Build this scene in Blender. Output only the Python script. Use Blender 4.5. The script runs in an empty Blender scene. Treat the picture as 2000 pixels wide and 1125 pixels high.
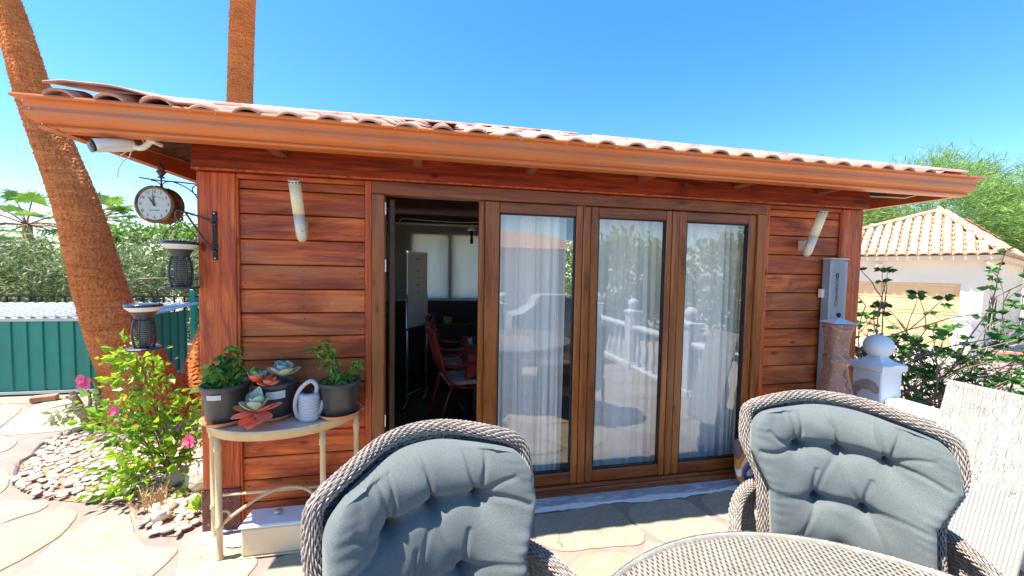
import bpy, math, random
import numpy as np
from math import sin, cos, pi, radians, sqrt, atan2
from mathutils import Matrix, Vector, Euler

SC = bpy.context.scene
COL = SC.collection
random.seed(7)
RNG = np.random.default_rng(7)

# ------------------------------------------------------------------ camera
YAW, PITCH, ROLL, FOC = 0.190357, 0.045677, 0.016994, 721.5
CAM = Vector((0.0, -2.45, 1.6))
_fw = Vector((sin(YAW) * cos(PITCH), cos(YAW) * cos(PITCH), -sin(PITCH)))
_rt = Vector((cos(YAW), -sin(YAW), 0.0))
_up = _rt.cross(_fw)
_rt2 = _rt * cos(ROLL) + _up * sin(ROLL)
_up2 = -_rt * sin(ROLL) + _up * cos(ROLL)
cd = bpy.data.cameras.new('camera')
cam = bpy.data.objects.new('camera', cd)
COL.objects.link(cam)
cam.matrix_world = Matrix(((_rt2.x, _up2.x, -_fw.x, CAM.x), (_rt2.y, _up2.y, -_fw.y, CAM.y),
                           (_rt2.z, _up2.z, -_fw.z, CAM.z), (0, 0, 0, 1)))
cd.sensor_width = 36.0
cd.lens = FOC / 2000.0 * 36.0
cd.clip_start = 0.05
cd.clip_end = 2000.0
SC.camera = cam

# ------------------------------------------------------------------ light
SUN = Vector((-0.405, -0.035, 1.0)).normalized()
world = bpy.data.worlds.new('World')
SC.world = world
world.use_nodes = True
wn = world.node_tree
for n in list(wn.nodes):
    wn.nodes.remove(n)
wo = wn.nodes.new('ShaderNodeOutputWorld')
wb = wn.nodes.new('ShaderNodeBackground')
ws = wn.nodes.new('ShaderNodeTexSky')
ws.sky_type = 'NISHITA'
ws.sun_disc = False
ws.sun_elevation = math.asin(SUN.z)
ws.sun_rotation = atan2(SUN.x, SUN.y)
ws.altitude = 50.0
ws.air_density = 1.0
ws.dust_density = 0.35
ws.ozone_density = 3.0
wh = wn.nodes.new('ShaderNodeHueSaturation')
wh.inputs['Saturation'].default_value = 1.32
wn.links.new(ws.outputs[0], wh.inputs['Color'])
wn.links.new(wh.outputs[0], wb.inputs['Color'])
wb.inputs['Strength'].default_value = 0.108
wn.links.new(wb.outputs[0], wo.inputs['Surface'])
sd = bpy.data.lights.new('sun', 'SUN')
sd.energy = 4.2
sd.angle = radians(0.5)
sd.color = (1.0, 0.95, 0.87)
so = bpy.data.objects.new('sun', sd)
COL.objects.link(so)
so.rotation_euler = SUN.to_track_quat('Z', 'Y').to_euler()
so.location = (-6, -2, 12)
vs = SC.view_settings
vs.view_transform = 'Standard'
vs.look = 'None'
vs.exposure = 1.66
vs.gamma = 1.0
vs.use_curve_mapping = False
try:
    SC.cycles.max_bounces = 10
    SC.cycles.transparent_max_bounces = 24
    SC.cycles.diffuse_bounces = 5
    SC.cycles.glossy_bounces = 4
except Exception:
    pass

# ------------------------------------------------------------------ materials
MATS = {}

def _new(name):
    m = bpy.data.materials.new(name)
    m.use_nodes = True
    nt = m.node_tree
    for n in list(nt.nodes):
        nt.nodes.remove(n)
    out = nt.nodes.new('ShaderNodeOutputMaterial')
    MATS[name] = m
    return m, nt, out

def _ramp(nt, fac, stops):
    r = nt.nodes.new('ShaderNodeValToRGB')
    e = r.color_ramp.elements
    while len(e) > 1:
        e.remove(e[-1])
    e[0].position = stops[0][0]
    e[0].color = (*stops[0][1], 1)
    for p, c in stops[1:]:
        k = e.new(p)
        k.color = (*c, 1)
    nt.links.new(fac, r.inputs[0])
    return r.outputs[0]

def _coords(nt, kind, scale, rand=True, rot=(0, 0, 0)):
    tc = nt.nodes.new('ShaderNodeTexCoord')
    src = tc.outputs[kind]
    if rand:
        oi = nt.nodes.new('ShaderNodeObjectInfo')
        mu = nt.nodes.new('ShaderNodeMath')
        mu.operation = 'MULTIPLY'
        mu.inputs[1].default_value = 37.0
        nt.links.new(oi.outputs['Random'], mu.inputs[0])
        ad = nt.nodes.new('ShaderNodeVectorMath')
        ad.operation = 'ADD'
        nt.links.new(src, ad.inputs[0])
        nt.links.new(mu.outputs[0], ad.inputs[1])
        src = ad.outputs[0]
    mp = nt.nodes.new('ShaderNodeMapping')
    mp.inputs['Scale'].default_value = scale
    mp.inputs['Rotation'].default_value = rot
    nt.links.new(src, mp.inputs[0])
    return mp.outputs[0]

def _noise(nt, vec, scale=1.0, detail=5.0, rough=0.6, dist=0.0):
    n = nt.nodes.new('ShaderNodeTexNoise')
    n.inputs['Scale'].default_value = scale
    n.inputs['Detail'].default_value = detail
    n.inputs['Roughness'].default_value = rough
    n.inputs['Distortion'].default_value = dist
    nt.links.new(vec, n.inputs['Vector'])
    return n.outputs[0]

def _mix(nt, fac, a, b, typ='MIX'):
    m = nt.nodes.new('ShaderNodeMix')
    m.data_type = 'RGBA'
    m.blend_type = typ
    for s, v in ((m.inputs[0], fac), (m.inputs[6], a), (m.inputs[7], b)):
        if isinstance(v, (int, float)):
            s.default_value = v
        elif isinstance(v, tuple):
            s.default_value = (*v, 1)
        else:
            nt.links.new(v, s)
    return m.outputs[2]

def _math(nt, op, a, b=0.0, clamp=False):
    m = nt.nodes.new('ShaderNodeMath')
    m.operation = op
    m.use_clamp = clamp
    for s, v in ((m.inputs[0], a), (m.inputs[1], b)):
        if isinstance(v, (int, float)):
            s.default_value = v
        else:
            nt.links.new(v, s)
    return m.outputs[0]

def _bump(nt, h, strength, dist):
    b = nt.nodes.new('ShaderNodeBump')
    b.inputs['Strength'].default_value = strength
    b.inputs['Distance'].default_value = dist
    nt.links.new(h, b.inputs['Height'])
    return b.outputs[0]

def _princ(nt, out, col, rough=0.6, metal=0.0, spec=0.5, normal=None):
    p = nt.nodes.new('ShaderNodeBsdfPrincipled')
    if isinstance(col, tuple):
        p.inputs['Base Color'].default_value = (*col, 1)
    else:
        nt.links.new(col, p.inputs['Base Color'])
    if isinstance(rough, (int, float)):
        p.inputs['Roughness'].default_value = rough
    else:
        nt.links.new(rough, p.inputs['Roughness'])
    p.inputs['Metallic'].default_value = metal
    p.inputs['Specular IOR Level'].default_value = spec
    if normal is not None:
        nt.links.new(normal, p.inputs['Normal'])
    if out is not None:
        nt.links.new(p.outputs[0], out.inputs[0])
    return p

def mat(name, c1, c2=None, scale=(8, 8, 8), rough=0.6, metal=0.0, spec=0.5, bump=0.0, bscale=None,
        dist=0.002, objvar=0.0, coords='Object', detail=5.0, lo=0.35, hi=0.65, rand=True, blotch=None, disto=0.0, cracks=None):
    """noise-mixed surface: two colours, fine bump, per-object brightness"""
    if name in MATS:
        return MATS[name]
    m, nt, out = _new(name)
    v = _coords(nt, coords, scale, rand)
    f = _noise(nt, v, 1.0, detail, 0.6, disto)
    col = _ramp(nt, f, [(lo, c1), (hi, c2 if c2 else tuple(x * 0.85 for x in c1))])
    if blotch:
        v3 = _coords(nt, coords, blotch[1], rand)
        f3 = _noise(nt, v3, 1.0, 6.0, 0.65)
        f3 = _ramp(nt, f3, [(blotch[2], (0, 0, 0)), (blotch[3], (1, 1, 1))])
        col = _mix(nt, f3, col, blotch[0])
    if cracks:
        cv = _coords(nt, coords, (1, 1, 1), rand)
        dn = nt.nodes.new('ShaderNodeTexNoise')
        dn.inputs['Scale'].default_value = 4.0
        dn.inputs['Detail'].default_value = 5.0
        nt.links.new(cv, dn.inputs['Vector'])
        av = nt.nodes.new('ShaderNodeVectorMath')
        av.operation = 'MULTIPLY_ADD'
        av.inputs[1].default_value = (.35, .35, .35)
        nt.links.new(dn.outputs['Color'], av.inputs[0])
        nt.links.new(cv, av.inputs[2])
        vo = nt.nodes.new('ShaderNodeTexVoronoi')
        vo.feature = 'DISTANCE_TO_EDGE'
        vo.inputs['Scale'].default_value = cracks[0]
        nt.links.new(av.outputs[0], vo.inputs['Vector'])
        ck_ = _ramp(nt, vo.outputs['Distance'], [(cracks[1] * .4, (1, 1, 1)), (cracks[1], (0, 0, 0))])
        gate = _ramp(nt, _noise(nt, _coords(nt, coords, (1.3, 1.3, 1.3), rand)), [(.55, (0, 0, 0)), (.62, (.7, .7, .7))])
        col = _mix(nt, _mix(nt, 1.0, ck_, gate, 'MULTIPLY'), col, cracks[2])
        gr = _noise(nt, _coords(nt, coords, (90, 90, 90), rand), 1.0, 3.0)
        col = _mix(nt, .6, col, _ramp(nt, gr, [(.38, (.72, .70, .68)), (.6, (1.08, 1.08, 1.08))]), 'MULTIPLY')
    if objvar:
        oi = nt.nodes.new('ShaderNodeObjectInfo')
        k = _math(nt, 'MULTIPLY_ADD', oi.outputs['Random'], objvar)
        k.node.inputs[2].default_value = 1.0 - objvar / 2
        h = nt.nodes.new('ShaderNodeHueSaturation')
        nt.links.new(col, h.inputs['Color'])
        nt.links.new(k, h.inputs['Value'])
        col = h.outputs[0]
    nrm = None
    if bump:
        v2 = _coords(nt, coords, bscale or tuple(s * 4 for s in scale), rand)
        nrm = _bump(nt, _noise(nt, v2, 1.0, 6.0, 0.6), bump, dist)
    _princ(nt, out, col, rough, metal, spec, nrm)
    return m

def wood(name, dark, mid, light, axis='x', objvar=0.35, rough=0.5, fleck=None, sc=1.0, bumpd=0.0015, con=1.0, worn=None):
    m, nt, out = _new(name)
    a, b = 1.5 * sc, 40.0 * sc
    s = {'x': (a, b, b), 'y': (b, a, b), 'z': (b, b, a)}[axis]
    v = _coords(nt, 'Object', s)
    f = _noise(nt, v, 1.0, 8.0, 0.7, 0.7)
    s2 = tuple(k * 0.20 if k > 5 else k * .6 for k in s)
    v2 = _coords(nt, 'Object', s2)
    f2 = _noise(nt, v2, 1.0, 4.0, 0.6, 2.5)
    s3 = tuple(k * 4.0 for k in s)
    f3 = _noise(nt, _coords(nt, 'Object', s3), 1.0, 3.0, 0.6, 0.4)
    col = _ramp(nt, f, [(0.28, dark), (0.47, mid), (0.72, light)])
    col2 = _ramp(nt, f2, [(0.32, tuple(x * 0.55 for x in mid)), (0.52, (1, 1, 1)), (0.7, (1.0, 0.93, 0.85))])
    col = _mix(nt, 0.75 * con, col, col2, 'MULTIPLY')
    g = _ramp(nt, f3, [(0.36, (0.35, 0.3, 0.3)), (0.46, (1, 1, 1))])
    col = _mix(nt, 0.45 * con, col, g, 'MULTIPLY')
    if worn:
        sw = {'x': (1.1, 5, 5), 'y': (5, 1.1, 5), 'z': (5, 5, 1.1)}[axis]
        fw_ = _noise(nt, _coords(nt, 'Object', sw), 1.0, 5.0, 0.6, 0.8)
        col = _mix(nt, _ramp(nt, fw_, [(.46, (0, 0, 0)), (.66, (.85, .85, .85))]), col, worn[0], 'MIX')
        fw2 = _noise(nt, _coords(nt, 'Object', tuple(k * .7 + .3 for k in sw)), 1.0, 4.0, 0.6, 1.5)
        col = _mix(nt, 1.0, col, _ramp(nt, fw2, [(.34, worn[1]), (.56, (1, 1, 1))]), 'MULTIPLY')
    # knots
    vk = nt.nodes.new('ShaderNodeTexVoronoi')
    vk.inputs['Scale'].default_value = 1.0
    sk = {'x': (3.2, 7, 7), 'y': (7, 3.2, 7), 'z': (7, 7, 3.2)}[axis]
    nt.links.new(_coords(nt, 'Object', sk), vk.inputs['Vector'])
    kn = _ramp(nt, vk.outputs['Distance'], [(0.06, (0.18, 0.1, 0.08)), (0.13, (1, 1, 1))])
    col = _mix(nt, 0.8 * con, col, kn, 'MULTIPLY')
    if fleck:
        ff = _noise(nt, _coords(nt, 'Object', tuple(k * 0.9 for k in s)), 1.0, 10.0, 0.75, 0.5)
        ff = _ramp(nt, ff, [(fleck[1], (0, 0, 0)), (fleck[1] + 0.02, (1, 1, 1))])
        col = _mix(nt, ff, col, fleck[0])
    if objvar:
        oi = nt.nodes.new('ShaderNodeObjectInfo')
        k = _math(nt, 'MULTIPLY_ADD', oi.outputs['Random'], objvar)
        k.node.inputs[2].default_value = 1.0 - objvar / 2
        h = nt.nodes.new('ShaderNodeHueSaturation')
        nt.links.new(col, h.inputs['Color'])
        nt.links.new(k, h.inputs['Value'])
        col = h.outputs[0]
    hgt = _math(nt, 'ADD', f, f3)
    _princ(nt, out, col, rough, 0, 0.45, _bump(nt, hgt, 0.55, bumpd))
    return m

def leafmat(name, cols, trans=0.35, rough=0.45):
    m, nt, out = _new(name)
    g = nt.nodes.new('ShaderNodeNewGeometry')
    n = len(cols)
    col = _ramp(nt, g.outputs['Random Per Island'], [(i / max(1, n - 1), c) for i, c in enumerate(cols)])
    v = _coords(nt, 'Object', (2.2, 2.2, 2.2), True)
    f = _noise(nt, v, 1.0, 3.0)
    sh = _ramp(nt, f, [(0.35, (0.6, 0.65, 0.6)), (0.65, (1.15, 1.1, 0.95))])
    col = _mix(nt, 1.0, col, sh, 'MULTIPLY')
    p = _princ(nt, None, col, rough, 0, 0.35)
    t = nt.nodes.new('ShaderNodeBsdfTranslucent')
    h = nt.nodes.new('ShaderNodeHueSaturation')
    h.inputs['Value'].default_value = 1.6
    h.inputs['Hue'].default_value = 0.485
    nt.links.new(col, h.inputs['Color'])
    nt.links.new(h.outputs[0], t.inputs[0])
    mx = nt.nodes.new('ShaderNodeMixShader')
    mx.inputs[0].default_value = trans
    nt.links.new(p.outputs[0], mx.inputs[1])
    nt.links.new(t.outputs[0], mx.inputs[2])
    nt.links.new(mx.outputs[0], out.inputs[0])
    return m

def glassmat(name, ior=0.2, tint=(0.93, 0.97, 0.96), rough=0.0):
    m, nt, out = _new(name)
    t = nt.nodes.new('ShaderNodeBsdfTransparent')
    t.inputs[0].default_value = (*tint, 1)
    g = nt.nodes.new('ShaderNodeBsdfGlossy')
    g.inputs['Roughness'].default_value = rough
    f = nt.nodes.new('ShaderNodeLayerWeight')   # facing: same from both sides of the thin pane
    f.inputs[0].default_value = 0.5
    p5 = _math(nt, 'POWER', f.outputs['Facing'], 5.0)
    k = _math(nt, 'MULTIPLY_ADD', p5, 1.0 - ior, True)
    k.node.inputs[2].default_value = ior
    mx = nt.nodes.new('ShaderNodeMixShader')
    nt.links.new(k, mx.inputs[0])
    nt.links.new(t.outputs[0], mx.inputs[1])
    nt.links.new(g.outputs[0], mx.inputs[2])
    nt.links.new(mx.outputs[0], out.inputs[0])
    return m

def clothmat(name, c, trans=0.4, c2=None):
    m, nt, out = _new(name)
    v = _coords(nt, 'Object', (6, 6, 1.5))
    col = _ramp(nt, _noise(nt, v), [(0.3, c), (0.7, c2 or tuple(x * 0.9 for x in c))])
    d = nt.nodes.new('ShaderNodeBsdfDiffuse')
    t = nt.nodes.new('ShaderNodeBsdfTranslucent')
    nt.links.new(col, d.inputs[0])
    nt.links.new(col, t.inputs[0])
    mx = nt.nodes.new('ShaderNodeMixShader')
    mx.inputs[0].default_value = trans
    nt.links.new(d.outputs[0], mx.inputs[1])
    nt.links.new(t.outputs[0], mx.inputs[2])
    nt.links.new(mx.outputs[0], out.inputs[0])
    return m

# ------------------------------------------------------------------ objects
def W(o):
    m = o.matrix_basis.copy()
    return m if o.parent is None else W(o.parent) @ m

def tag(o, label=None, cat=None, group=None, kind=None):
    if label: o['label'] = label
    if cat: o['category'] = cat
    if group: o['group'] = group
    if kind: o['kind'] = kind
    return o

def empty(name, loc, rz=0.0, label=None, cat=None, group=None):
    o = bpy.data.objects.new(name, None)
    o.empty_display_size = 0.1
    COL.objects.link(o)
    o.location = loc
    o.rotation_euler = (0, 0, rz)
    return tag(o, label, cat, group)

def link(name, me, m, parent=None, loc=(0, 0, 0)):
    if m is not None and len(me.materials) == 0:
        me.materials.append(m)
    o = bpy.data.objects.new(name, me)
    COL.objects.link(o)
    o.location = loc
    if parent is not None:
        o.parent = parent
    return o

def np_mesh(name, V, F, smooth=False):
    """V (n,3), F (m,k) all faces with k corners"""
    V = np.asarray(V, dtype=np.float32)
    F = np.asarray(F, dtype=np.int32)
    me = bpy.data.meshes.new(name)
    me.vertices.add(len(V))
    me.vertices.foreach_set('co', V.ravel())
    k = F.shape[1]
    me.loops.add(F.size)
    me.loops.foreach_set('vertex_index', F.ravel())
    me.polygons.add(len(F))
    me.polygons.foreach_set('loop_start', np.arange(len(F), dtype=np.int32) * k)
    me.polygons.foreach_set('use_smooth', np.full(len(F), smooth))
    me.update()
    me.validate()
    return me

def np_obj(name, V, F, m, parent=None, smooth=False, world=False):
    V = np.asarray(V, dtype=np.float64)
    if world and parent is not None:
        inv = np.array(W(parent).inverted())
        V = V @ inv[:3, :3].T + inv[:3, 3]
    c = (V.min(0) + V.max(0)) / 2
    me = np_mesh(name, V - c, F, smooth)
    return link(name, me, m, parent, tuple(c))

class MB:
    def __init__(s):
        s.v, s.f, s.sm = [], [], []
    def add(s, V, F, smooth=False):
        n = len(s.v)
        s.v.extend([tuple(map(float, p)) for p in V])
        for f in F:
            s.f.append(tuple(i + n for i in f))
            s.sm.append(smooth)
        return s
    def box(s, x0, x1, y0, y1, z0, z1, b=0.0, R=None, c=None):
        hx, hy, hz = (x1 - x0) / 2, (y1 - y0) / 2, (z1 - z0) / 2
        cx, cy, cz = (x0 + x1) / 2, (y0 + y1) / 2, (z0 + z1) / 2
        b = min(b, hx * .9, hy * .9, hz * .9)
        V, F = [], []
        if b <= 0:
            V = [(sx * hx, sy * hy, sz * hz) for sx in (-1, 1) for sy in (-1, 1) for sz in (-1, 1)]
            F = [(0, 1, 3, 2), (4, 6, 7, 5), (0, 4, 5, 1), (2, 3, 7, 6), (0, 2, 6, 4), (1, 5, 7, 3)]
        else:
            cs = [(sx, sy, sz) for sx in (-1, 1) for sy in (-1, 1) for sz in (-1, 1)]
            for sx, sy, sz in cs:
                V += [(sx * hx, sy * (hy - b), sz * (hz - b)), (sx * (hx - b), sy * hy, sz * (hz - b)), (sx * (hx - b), sy * (hy - b), sz * hz)]
            ix = {c_: i for i, c_ in enumerate(cs)}
            def fix(idx):
                p = [Vector(V[i]) for i in idx]
                n = (p[1] - p[0]).cross(p[2] - p[0])
                ctr = sum(p, Vector()) / len(p)
                return idx if n.dot(ctr) > 0 else idx[::-1]
            for ax in range(3):
                for sg in (-1, 1):
                    q = []
                    for a, bb in ((-1, -1), (1, -1), (1, 1), (-1, 1)):
                        k = [a, bb]
                        k.insert(ax, sg)
                        q.append(ix[tuple(k)] * 3 + ax)
                    F.append(fix(q))
            for ax in range(3):
                o1, o2 = [i for i in range(3) if i != ax]
                for a in (-1, 1):
                    for bb in (-1, 1):
                        q = []
                        for t, w in ((-1, o1), (1, o1), (1, o2), (-1, o2)):
                            k = [0, 0, 0]
                            k[ax], k[o1], k[o2] = t, a, bb
                            q.append(ix[tuple(k)] * 3 + w)
                        F.append(fix(q))
            for c_ in cs:
                F.append(fix([ix[c_] * 3, ix[c_] * 3 + 1, ix[c_] * 3 + 2]))
        out = []
        for p in V:
            p = Vector(p)
            if R is not None:
                p = R @ p
            out.append((p.x + cx, p.y + cy, p.z + cz))
        return s.add(out, F)
    def obox(s, p0, p1, w, h, b=0.0, up=(0, 0, 1)):
        """beam from p0 to p1, width w (sideways) and height h"""
        p0, p1 = Vector(p0), Vector(p1)
        d = (p1 - p0)
        L = d.length
        d.normalize()
        u = Vector(up)
        sd_ = d.cross(u).normalized()
        u2 = sd_.cross(d)
        R = Matrix((d, sd_, u2)).transposed()
        c = (p0 + p1) / 2
        t = MB().box(-L / 2, L / 2, -w / 2, w / 2, -h / 2, h / 2, b)
        return s.add([tuple(R @ Vector(p) + c) for p in t.v], t.f)
    def tube(s, pts, r, n=8, cap=True, smooth=True, flat=None):
        P = [Vector(p) for p in pts]
        m = len(P)
        rr = r if hasattr(r, '__len__') else [r] * m
        V = []
        ref = None
        for i in range(m):
            d = (P[min(i + 1, m - 1)] - P[max(i - 1, 0)])
            if d.length < 1e-9:
                d = Vector((0, 0, 1))
            d.normalize()
            if ref is None:
                ref = Vector((0, 0, 1)) if abs(d.z) < 0.9 else Vector((1, 0, 0))
            a = (ref - d * ref.dot(d)).normalized()
            ref = a
            b = d.cross(a)
            for k in range(n):
                t = 2 * pi * k / n
                V.append(P[i] + a * (cos(t) * rr[i]) + b * (sin(t) * rr[i]))
        F = []
        for i in range(m - 1):
            for k in range(n):
                k2 = (k + 1) % n
                F.append((i * n + k, i * n + k2, (i + 1) * n + k2, (i + 1) * n + k))
        if cap:
            F.append(tuple(range(n))[::-1])
            F.append(tuple((m - 1) * n + k for k in range(n)))
        return s.add(V, F, smooth)
    def lathe(s, prof, c=(0, 0, 0), n=24, smooth=True, sx=1.0, sy=1.0, M=None, a0=0.0, square=False, cap=True):
        """prof = [(radius, z), ...] from bottom to top"""
        V = []
        for r, z in prof:
            for k in range(n):
                t = a0 + 2 * pi * k / n
                p = Vector((r * cos(t) * sx, r * sin(t) * sy, z))
                if M is not None:
                    p = M @ p
                V.append((p.x + c[0], p.y + c[1], p.z + c[2]))
        F = []
        for i in range(len(prof) - 1):
            for k in range(n):
                k2 = (k + 1) % n
                F.append((i * n + k, i * n + k2, (i + 1) * n + k2, (i + 1) * n + k))
        if cap:
            F.append(tuple(range(n))[::-1])
            F.append(tuple((len(prof) - 1) * n + k for k in range(n)))
        return s.add(V, F, smooth)
    def prism(s, poly, z0, z1, M=None, bev=0.0):
        """poly CCW in xy"""
        n = len(poly)
        if bev > 0:
            cx = sum(p[0] for p in poly) / n
            cy = sum(p[1] for p in poly) / n
            ins = []
            for p in poly:
                L = max(1e-6, math.hypot(p[0] - cx, p[1] - cy))
                k = max(0.0, 1 - bev / L)
                ins.append((cx + (p[0] - cx) * k, cy + (p[1] - cy) * k))
            V = [(p[0], p[1], z0) for p in poly] + [(p[0], p[1], z1 - bev * .5) for p in poly] + [(p[0], p[1], z1) for p in ins]
            F = [tuple(range(n))[::-1], tuple(2 * n + i for i in range(n))]
            for i in range(n):
                j = (i + 1) % n
                F += [(i, j, n + j, n + i), (n + i, n + j, 2 * n + j, 2 * n + i)]
        else:
            V = [(p[0], p[1], z0) for p in poly] + [(p[0], p[1], z1) for p in poly]
            F = [tuple(range(n))[::-1], tuple(n + i for i in range(n))] + [(i, (i + 1) % n, n + (i + 1) % n, n + i) for i in range(n)]
        if M is not None:
            V = [tuple(M @ Vector(p)) for p in V]
        return s.add(V, F)
    def mesh(s, name):
        me = bpy.data.meshes.new(name)
        me.from_pydata(s.v, [], s.f)
        me.polygons.foreach_set('use_smooth', s.sm)
        me.update()
        return me
    def build(s, name, m, parent=None, world=True, origin=None):
        V = np.array(s.v)
        if parent is not None and world:
            inv = np.array(W(parent).inverted())
            V = V @ inv[:3, :3].T + inv[:3, 3]
        c = (V.min(0) + V.max(0)) / 2 if origin is None else np.array(origin, float)
        s2 = MB()
        s2.v = [tuple(p) for p in (V - c)]
        s2.f, s2.sm = s.f, s.sm
        return link(name, s2.mesh(name), m, parent, tuple(c))

def children(o):
    return [c for c in bpy.data.objects if c.parent == o]

def copy_tree(o, parent=None, kids=None):
    if kids is None:
        kids = {}
        for c in bpy.data.objects:
            if c.parent is not None:
                kids.setdefault(c.parent.name, []).append(c)
    c = o.copy()
    COL.objects.link(c)
    if parent is not None:
        c.parent = parent
    for ch in kids.get(o.name, []):
        copy_tree(ch, c, kids)
    return c

def catmull(pts, n=8, closed=False):
    P = [np.array(p, float) for p in pts]
    out = []
    m = len(P)
    rng_ = range(m) if closed else range(m - 1)
    for i in rng_:
        if closed:
            p0, p1, p2, p3 = P[(i - 1) % m], P[i], P[(i + 1) % m], P[(i + 2) % m]
        else:
            p0, p1, p2, p3 = P[max(i - 1, 0)], P[i], P[i + 1], P[min(i + 2, m - 1)]
        for k in range(n):
            t = k / n
            out.append(0.5 * ((2 * p1) + (-p0 + p2) * t + (2 * p0 - 5 * p1 + 4 * p2 - p3) * t * t + (-p0 + 3 * p1 - 3 * p2 + p3) * t ** 3))
    if not closed:
        out.append(P[-1])
    return [tuple(p) for p in out]

def leaves(C, size, aspect=0.45, up=0.3, fold=0.15, dirs=None, sizevar=0.4, rng=RNG):
    """rhombic folded leaves at points C -> V, F (quads)"""
    C = np.asarray(C, float)
    n = len(C)
    d = rng.normal(size=(n, 3)) if dirs is None else np.asarray(dirs, float) + rng.normal(size=(n, 3)) * 0.25
    d[:, 2] += up
    d /= np.linalg.norm(d, axis=1)[:, None] + 1e-9
    r = rng.normal(size=(n, 3))
    r[:, 2] *= 0.4
    w = np.cross(d, r)
    w /= np.linalg.norm(w, axis=1)[:, None] + 1e-9
    nn = np.cross(w, d)
    L = size * (1 + sizevar * rng.uniform(-1, 1, n))[:, None]
    b = C
    tip = C + d * L
    mid = C + d * L * 0.5 + nn * L * fold
    a1 = mid + w * L * aspect / 2
    a2 = mid - w * L * aspect / 2
    V = np.stack([b, a1, tip, a2], 1).reshape(-1, 3)
    F = np.arange(n * 4).reshape(n, 4)
    return V, F

def clumps(n_cl, per, box, sig, rng=RNG, shell=0.5):
    """points clustered through an ellipsoid (centre, radii)"""
    c, r = np.array(box[0], float), np.array(box[1], float)
    d = rng.normal(size=(n_cl, 3))
    d /= np.linalg.norm(d, axis=1)[:, None]
    k = (shell + (1 - shell) * rng.uniform(0, 1, n_cl)) ** 0.6
    cc = c + d * r * k[:, None]
    p = cc[:, None, :] + rng.normal(size=(n_cl, per, 3)) * sig
    return p.reshape(-1, 3)

def cat(*VF):
    Vs, Fs, n = [], [], 0
    for V, F in VF:
        Vs.append(V)
        Fs.append(np.asarray(F) + n)
        n += len(V)
    return np.concatenate(Vs), np.concatenate(Fs)

def text_obj(s, size, m, name, parent=None, loc=(0, 0, 0), rot=(0, 0, 0), align='CENTER', ext=0.0006):
    cu = bpy.data.curves.new(name, 'FONT')
    cu.body = s
    cu.size = size
    cu.align_x = align
    cu.align_y = 'CENTER'
    cu.extrude = ext
    cu.resolution_u = 2
    t = bpy.data.objects.new(name, cu)
    COL.objects.link(t)
    bpy.context.view_layer.update()
    dg = bpy.context.evaluated_depsgraph_get()
    me = bpy.data.meshes.new_from_object(t.evaluated_get(dg))
    bpy.data.objects.remove(t)
    me.materials.clear()
    o = link(name, me, m, parent, loc)
    o.rotation_euler = rot
    return o
# ================================================================== MATERIALS
M_plank = wood('stained_plank', (0.20, 0.028, 0.004), (0.62, 0.112, 0.014), (0.82, 0.225, 0.036), 'x', 0.5, 0.5,
               fleck=((0.60, 0.38, 0.18), 0.69), worn=((0.46, 0.150, 0.050), (.42, .26, .20)))
M_post = wood('stained_post', (0.28, 0.040, 0.008), (0.54, 0.092, 0.016), (0.68, 0.165, 0.034), 'z', 0.2, 0.5)
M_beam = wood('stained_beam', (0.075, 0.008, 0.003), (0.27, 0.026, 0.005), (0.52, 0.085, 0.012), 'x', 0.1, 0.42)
M_postbase = mat('scorched_wood', (0.10, 0.03, 0.022), (0.20, 0.07, 0.05), (30, 30, 12), 0.8, bump=0.6, dist=0.004,
                 blotch=((0.55, 0.42, 0.36), (60, 60, 60), 0.62, 0.68))
M_frame_v = wood('door_frame_upright', (0.17, 0.046, 0.010), (0.28, 0.080, 0.015), (0.38, 0.125, 0.026), 'z', 0.25, 0.3, sc=1.1, bumpd=0.0004, con=.75)
M_frame_h = wood('door_frame_level', (0.13, 0.035, 0.008), (0.22, 0.060, 0.012), (0.31, 0.095, 0.020), 'x', 0.2, 0.3, sc=1.1, bumpd=0.0004, con=.75)
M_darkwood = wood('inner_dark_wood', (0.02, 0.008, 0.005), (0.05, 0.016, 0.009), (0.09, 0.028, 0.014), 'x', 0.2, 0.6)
M_rafter = wood('rafter_wood', (0.10, 0.03, 0.015), (0.25, 0.08, 0.03), (0.40, 0.16, 0.07), 'y', 0.2, 0.6)
M_gutter = mat('copper_brown_gutter', (0.54, 0.140, 0.030), (0.60, 0.170, 0.040), (2, 2, 2), 0.34, 0.15, 0.5, bump=0.05, dist=0.002,
               blotch=((0.40, 0.19, 0.11), (3, 18, 9), 0.52, 0.80), bscale=(1.2, 1.2, 1.2))
M_tile = mat('cabin_roof_tile', (0.46, 0.20, 0.14), (0.60, 0.34, 0.25), (9, 9, 9), 0.75, bump=0.4, dist=0.003, objvar=0.45,
             blotch=((0.25, 0.10, 0.09), (3, 6, 6), 0.5, 0.75))
M_gtile = mat('garage_roof_tile', (0.44, 0.27, 0.175), (0.50, 0.345, 0.235), (5, 5, 5), 0.85, bump=0.3, dist=0.004, objvar=0.5,
              blotch=((0.26, 0.18, 0.14), (4, 4, 4), 0.56, 0.76))
M_hiptile = mat('garage_hip_tile', (0.47, 0.235, 0.155), (0.52, 0.29, 0.20), (5, 5, 5), 0.85, bump=0.3, dist=0.004, objvar=0.2)
M_white = mat('white_painted_render', (0.78, 0.76, 0.72), (0.72, 0.70, 0.66), (3, 3, 3), 0.85, bump=0.15, dist=0.003)
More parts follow.
